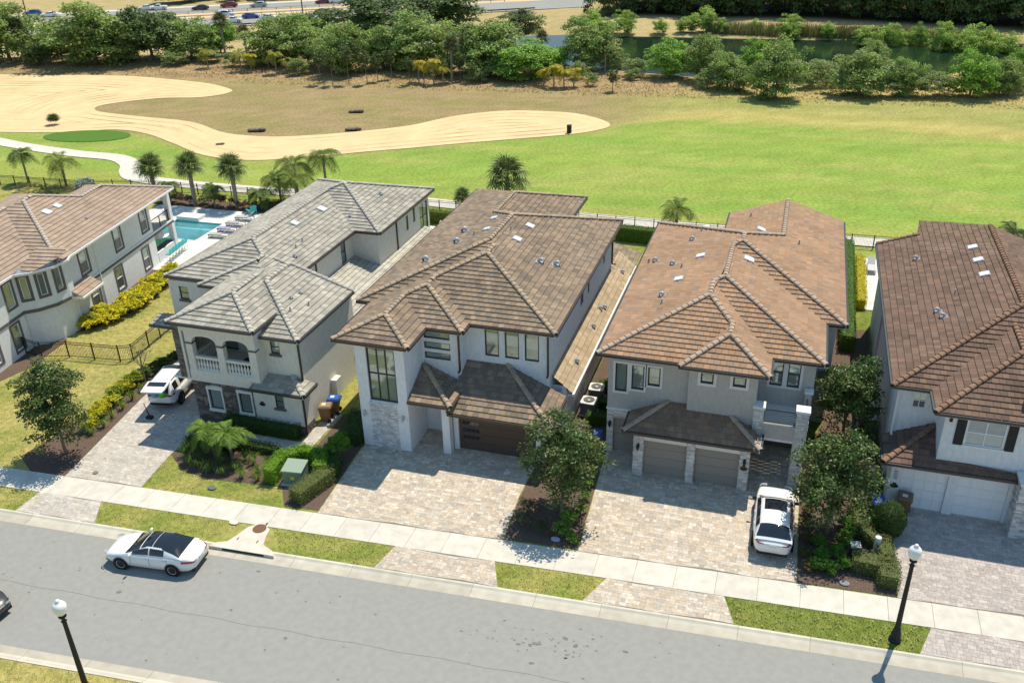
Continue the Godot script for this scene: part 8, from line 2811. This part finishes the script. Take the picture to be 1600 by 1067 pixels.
	# brownish shrubs along the pool terrace
	for i in 15:
		var x := -62.5 + i * 1.22
		var b := i % 3
		var pal: Array = [[L(0.16, 0.1, 0.06), L(0.2, 0.12, 0.07), L(0.1, 0.1, 0.04)], [L(0.12, 0.15, 0.04), L(0.18, 0.2, 0.05)], [L(0.22, 0.14, 0.08), L(0.14, 0.1, 0.06)]][b]
		shrub("terrace_shrub", "%s shrub from the left along the pool terrace's back bed" % ORD[i], "shrub", "shrubs behind the pool terrace", x, -75.4 - 0.06 * i + rnd(-0.3, 0.3), rnd(0.9, 1.5), rnd(1.2, 1.6), "terrace_%d" % b, pal, 0.16, 0.08, 34, 26)
	for i in 6:
		shrub("dry_bush", "%s brown dry bush from the left along the far-left garden fence" % ORD[i], "bush", "dry bushes by the far-left fence", -80.0 + i * 1.5, -74.9, rnd(0.8, 1.2), rnd(1.6, 2.2), "dry", [L(0.2, 0.15, 0.1), L(0.16, 0.13, 0.08), L(0.14, 0.15, 0.06)], 0.14, 0.05, 34, 26)


func far_trees() -> void:
	var n := {}
	var say := {"b": "broad mid-green tree", "l": "bright fresh-green tree", "o": "dark heavy-crowned oak"}
	var sorted := BELT.duplicate()
	sorted.sort_custom(func(p, q): return p[1] / p[2] > q[1] / q[2])
	for q in sorted:
		n[q[0]] = n.get(q[0], -1) + 1
		tree({"b": "green_tree", "l": "bright_tree", "o": "oak_tree"}[q[0]], "%s %s from the left in the belt beyond the golf course" % [ORD[n[q[0]]], say[q[0]]], "tree", "trees beyond the golf course", q[0], q[1], q[2], q[3] * 1.05, q[4] * (1.25 if q[1] < -30.0 else 1.02))
	sorted = BUSH.duplicate()
	sorted.sort_custom(func(p, q): return p[0] / p[1] > q[0] / q[1])
	for i in sorted.size():
		var q: Array = sorted[i]
		tree("wild_bush", "%s wild bush from the left at the foot of the tree belt" % ORD[i], "bush", "bushes under the tree belt", "s", q[0], q[1], q[2], q[3], false)
	sorted = SLIM.duplicate()
	sorted.sort_custom(func(p, q): return p[0] / p[1] > q[0] / q[1])
	for i in sorted.size():
		var q: Array = sorted[i]
		var t := thing("slim_tree", "%s thin-stemmed young tree from the left on the bare bank" % ORD[i], "tree", Vector3(q[0], ground_y(q[0], q[1]), q[1]), rnd(0, 6), "thin young trees on the bank")
		part("trunk", limbs(500 + i, q[2] * 0.5, 0.06, q[3] * 0.4, q[2] * 0.95, 6), M.bark, t)
		part("crown", crown(520 + i, q[3] * 0.5, q[2] * 0.3, 34, 20, 0.3, 0.16, [L(0.11, 0.15, 0.05), L(0.14, 0.18, 0.06)], 0.2), M.leaf, t, Transform3D(Basis.IDENTITY, Vector3(0, q[2] * 0.68, 0)))
	sorted = WILLOW.duplicate()
	sorted.sort_custom(func(p, q): return p[0] / p[1] > q[0] / q[1])
	for i in sorted.size():
		var q: Array = sorted[i]
		tree("willow_bush", "%s pale willow-like bush from the left on the pond's far bank" % ORD[i], "bush", "pale bushes on the far bank", "w", q[0], q[1], q[2] * 1.1, q[3] * 0.95, false)
	sorted = FAR_SABAL.duplicate()
	sorted.sort_custom(func(p, q): return p[0] / p[1] > q[0] / q[1])
	for i in sorted.size():
		var q: Array = sorted[i]
		palm("%s tall fan palm from the left among the belt trees" % ORD[i], "fan palms in the tree belt", "fan", q[0], q[1], q[2], q[3], 26, L(0.115, 0.13, 0.05), "cabbage_palm", -99.0, rnd(-0.04, 0.04), true)
	sorted = YELLOW_PALM.duplicate()
	sorted.sort_custom(func(p, q): return p[0] / p[1] > q[0] / q[1])
	for i in sorted.size():
		var q: Array = sorted[i]
		palm("%s yellowing feather palm from the left before the tree belt" % ORD[i], "yellowing palms before the belt", "feather", q[0], q[1], q[2], q[3], 12, L(0.5, 0.42, 0.03) if i > 4 else L(0.34, 0.34, 0.05), "yellow_palm", -99.0, 0.0, true)
	# the far wood and the reeds: masses that nobody could count
	var spots := []
	for i in 46:
		var x := -46.0 + i * 2.9
		for r in 3:
			spots.append([x + rnd(-1.5, 1.5), -218.0 + 0.22 * maxf(x, 0.0) - r * 8.0 + rnd(-2, 2), rnd(11, 16) + r * 2.0, rnd(9, 13)])
	for i in 40:
		var u := 36.0 + rnd(0, 16)
		var s := 30.0 + i * 2.4
		var p := Vector3(-193.6, 0, -198.7) + Vector3(0.865, 0, -0.502) * s + Vector3(-0.502, 0, -0.865) * u
		spots.append([p.x, p.z, rnd(8, 13), rnd(8, 12)])
	for i in 3:
		var mm := MultiMesh.new()
		mm.transform_format = MultiMesh.TRANSFORM_3D
		mm.mesh = kinds.o[i]
		var mine := []
		for k in spots.size():
			if k % 3 == i:
				mine.append(spots[k])
		mm.instance_count = mine.size()
		for k in mine.size():
			var q: Array = mine[k]
			mm.set_instance_transform(k, Transform3D(Basis(Vector3.UP, rnd(0, TAU)).scaled(Vector3(q[3], q[2], q[3])), Vector3(q[0], ground_y(q[0], q[1]) + q[2] * 0.44, q[1])))
		var o := MultiMeshInstance3D.new()
		o.name = numbered("woodland")
		o.multimesh = mm
		o.material_override = M.leaf
		add_child(o)
		o.set_meta("kind", "stuff")
		tag(o, ["dense dark wood far behind the pond and the highway", "dark evergreen mass filling the wood behind the pond", "shaded trees closing the view behind water and highway"][i], "woodland")
	var reed := MB.new()
	var rows := [[-20, -191.2], [-8, -190.6], [4, -190.8], [12, -190.9], [20, -190.6], [30, -189.8]]
	for i in 5000:
		var s := rng.randf() * (rows.size() - 1)
		var k := int(s)
		var x := lerpf(rows[k][0], rows[k + 1][0], s - k)
		var z: float = lerpf(rows[k][1], rows[k + 1][1], s - k) - rnd(-0.2, 2.4)
		var y := ground_y(x, z) - 0.2
		var h := rnd(1.6, 3.0)
		var d := Vector3(rnd(-0.4, 0.4), h, rnd(-0.4, 0.4))
		var w := Vector3(rnd(0.05, 0.1), 0, rnd(-0.05, 0.05))
		var c := L(0.16, 0.2, 0.06).lerp(L(0.3, 0.24, 0.11), rng.randf())
		reed.tri(Vector3(x, y, z) - w, Vector3(x, y, z) + w, Vector3(x, y, z) + d, c)
	stuff("reeds", reed.mesh(), M.leaf, "tall reeds standing along the pond's far bank", "reeds")
	var dry := MB.new()
	for i in 9000:
		var x := rnd(-150.0, 34.0)
		var z := -132.5 - 0.05 * (x + 40.0) - rnd(0.0, 14.0)
		if x < -90.0:
			z -= 3.0
		var y := ground_y(x, z)
		var h := rnd(0.1, 0.3)
		var d := Vector3(rnd(-0.4, 0.4), h, rnd(-0.4, 0.4))
		var w := Vector3(rnd(0.05, 0.14), 0, rnd(-0.08, 0.08))
		dry.tri(Vector3(x, y - 0.05, z) - w, Vector3(x, y - 0.05, z) + w, Vector3(x, y, z) + d, L(0.42, 0.31, 0.16).lerp(L(0.33, 0.3, 0.12), rng.randf()))
	stuff("dry_grass", dry.mesh(), M.leaf, "tufts of dry wild grass on the bank below the trees", "grass")


func _ready() -> void:
	rng.seed = 20240611
	blotch.seed = 77
	blotch.frequency = 0.05
	blotch.fractal_octaves = 3
	pond_poly = smooth_outline(POND, 3)
	var cam := Camera3D.new()
	cam.name = "camera"
	cam.fov = 41.18
	cam.near = 0.3
	cam.far = 4000.0
	cam.transform = Transform3D(Basis(Vector3(0.954319, -0.022115, -0.29797), Vector3(-0.11895, 0.886704, -0.446774), Vector3(0.274092, 0.461808, 0.843568)).orthonormalized(), Vector3(0, 30, 0))
	add_child(cam)
	cam.current = true
	var sky_m := ProceduralSkyMaterial.new()
	sky_m.sky_top_color = Color(0.44, 0.6, 0.76)
	sky_m.sky_horizon_color = Color(0.78, 0.84, 0.86)
	sky_m.sky_curve = 0.12
	sky_m.ground_bottom_color = Color(0.35, 0.36, 0.28)
	sky_m.ground_horizon_color = Color(0.62, 0.66, 0.66)
	sky_m.sky_energy_multiplier = 1.0
	var sky := Sky.new()
	sky.sky_material = sky_m
	var env := Environment.new()
	env.background_mode = Environment.BG_SKY
	env.sky = sky
	env.background_energy_multiplier = 1.0
	env.tonemap_mode = Environment.TONE_MAPPER_LINEAR
	env.tonemap_exposure = 1.15
	env.sdfgi_enabled = true
	env.ssao_enabled = true
	env.ssil_enabled = true
	var we := WorldEnvironment.new()
	we.name = "environment"
	we.environment = env
	add_child(we)
	var sun := DirectionalLight3D.new()
	sun.name = "sun"
	sun.light_energy = 1.5
	sun.light_color = Color(1.0, 0.965, 0.885)
	sun.light_angular_distance = 0.5
	sun.shadow_enabled = true
	add_child(sun)
	sun.look_at_from_position(Vector3.ZERO, Vector3(-0.132, -0.895, 0.426), Vector3.UP)
	materials()
	var gl: StandardMaterial3D = M.leaf.duplicate()
	gl.resource_name = "gloss_leaf"
	gl.roughness = 0.4
	gl.metallic_specular = 0.45
	M["gloss_leaf"] = gl
	ground()
	course()
	street()
	house_modern()
	house_taupe()
	house_arched()
	house_shuttered()
	house_pool()
	tree_kinds()
	far_trees()
	vehicles()
	small_things()
	garden_plants()
	lawns()
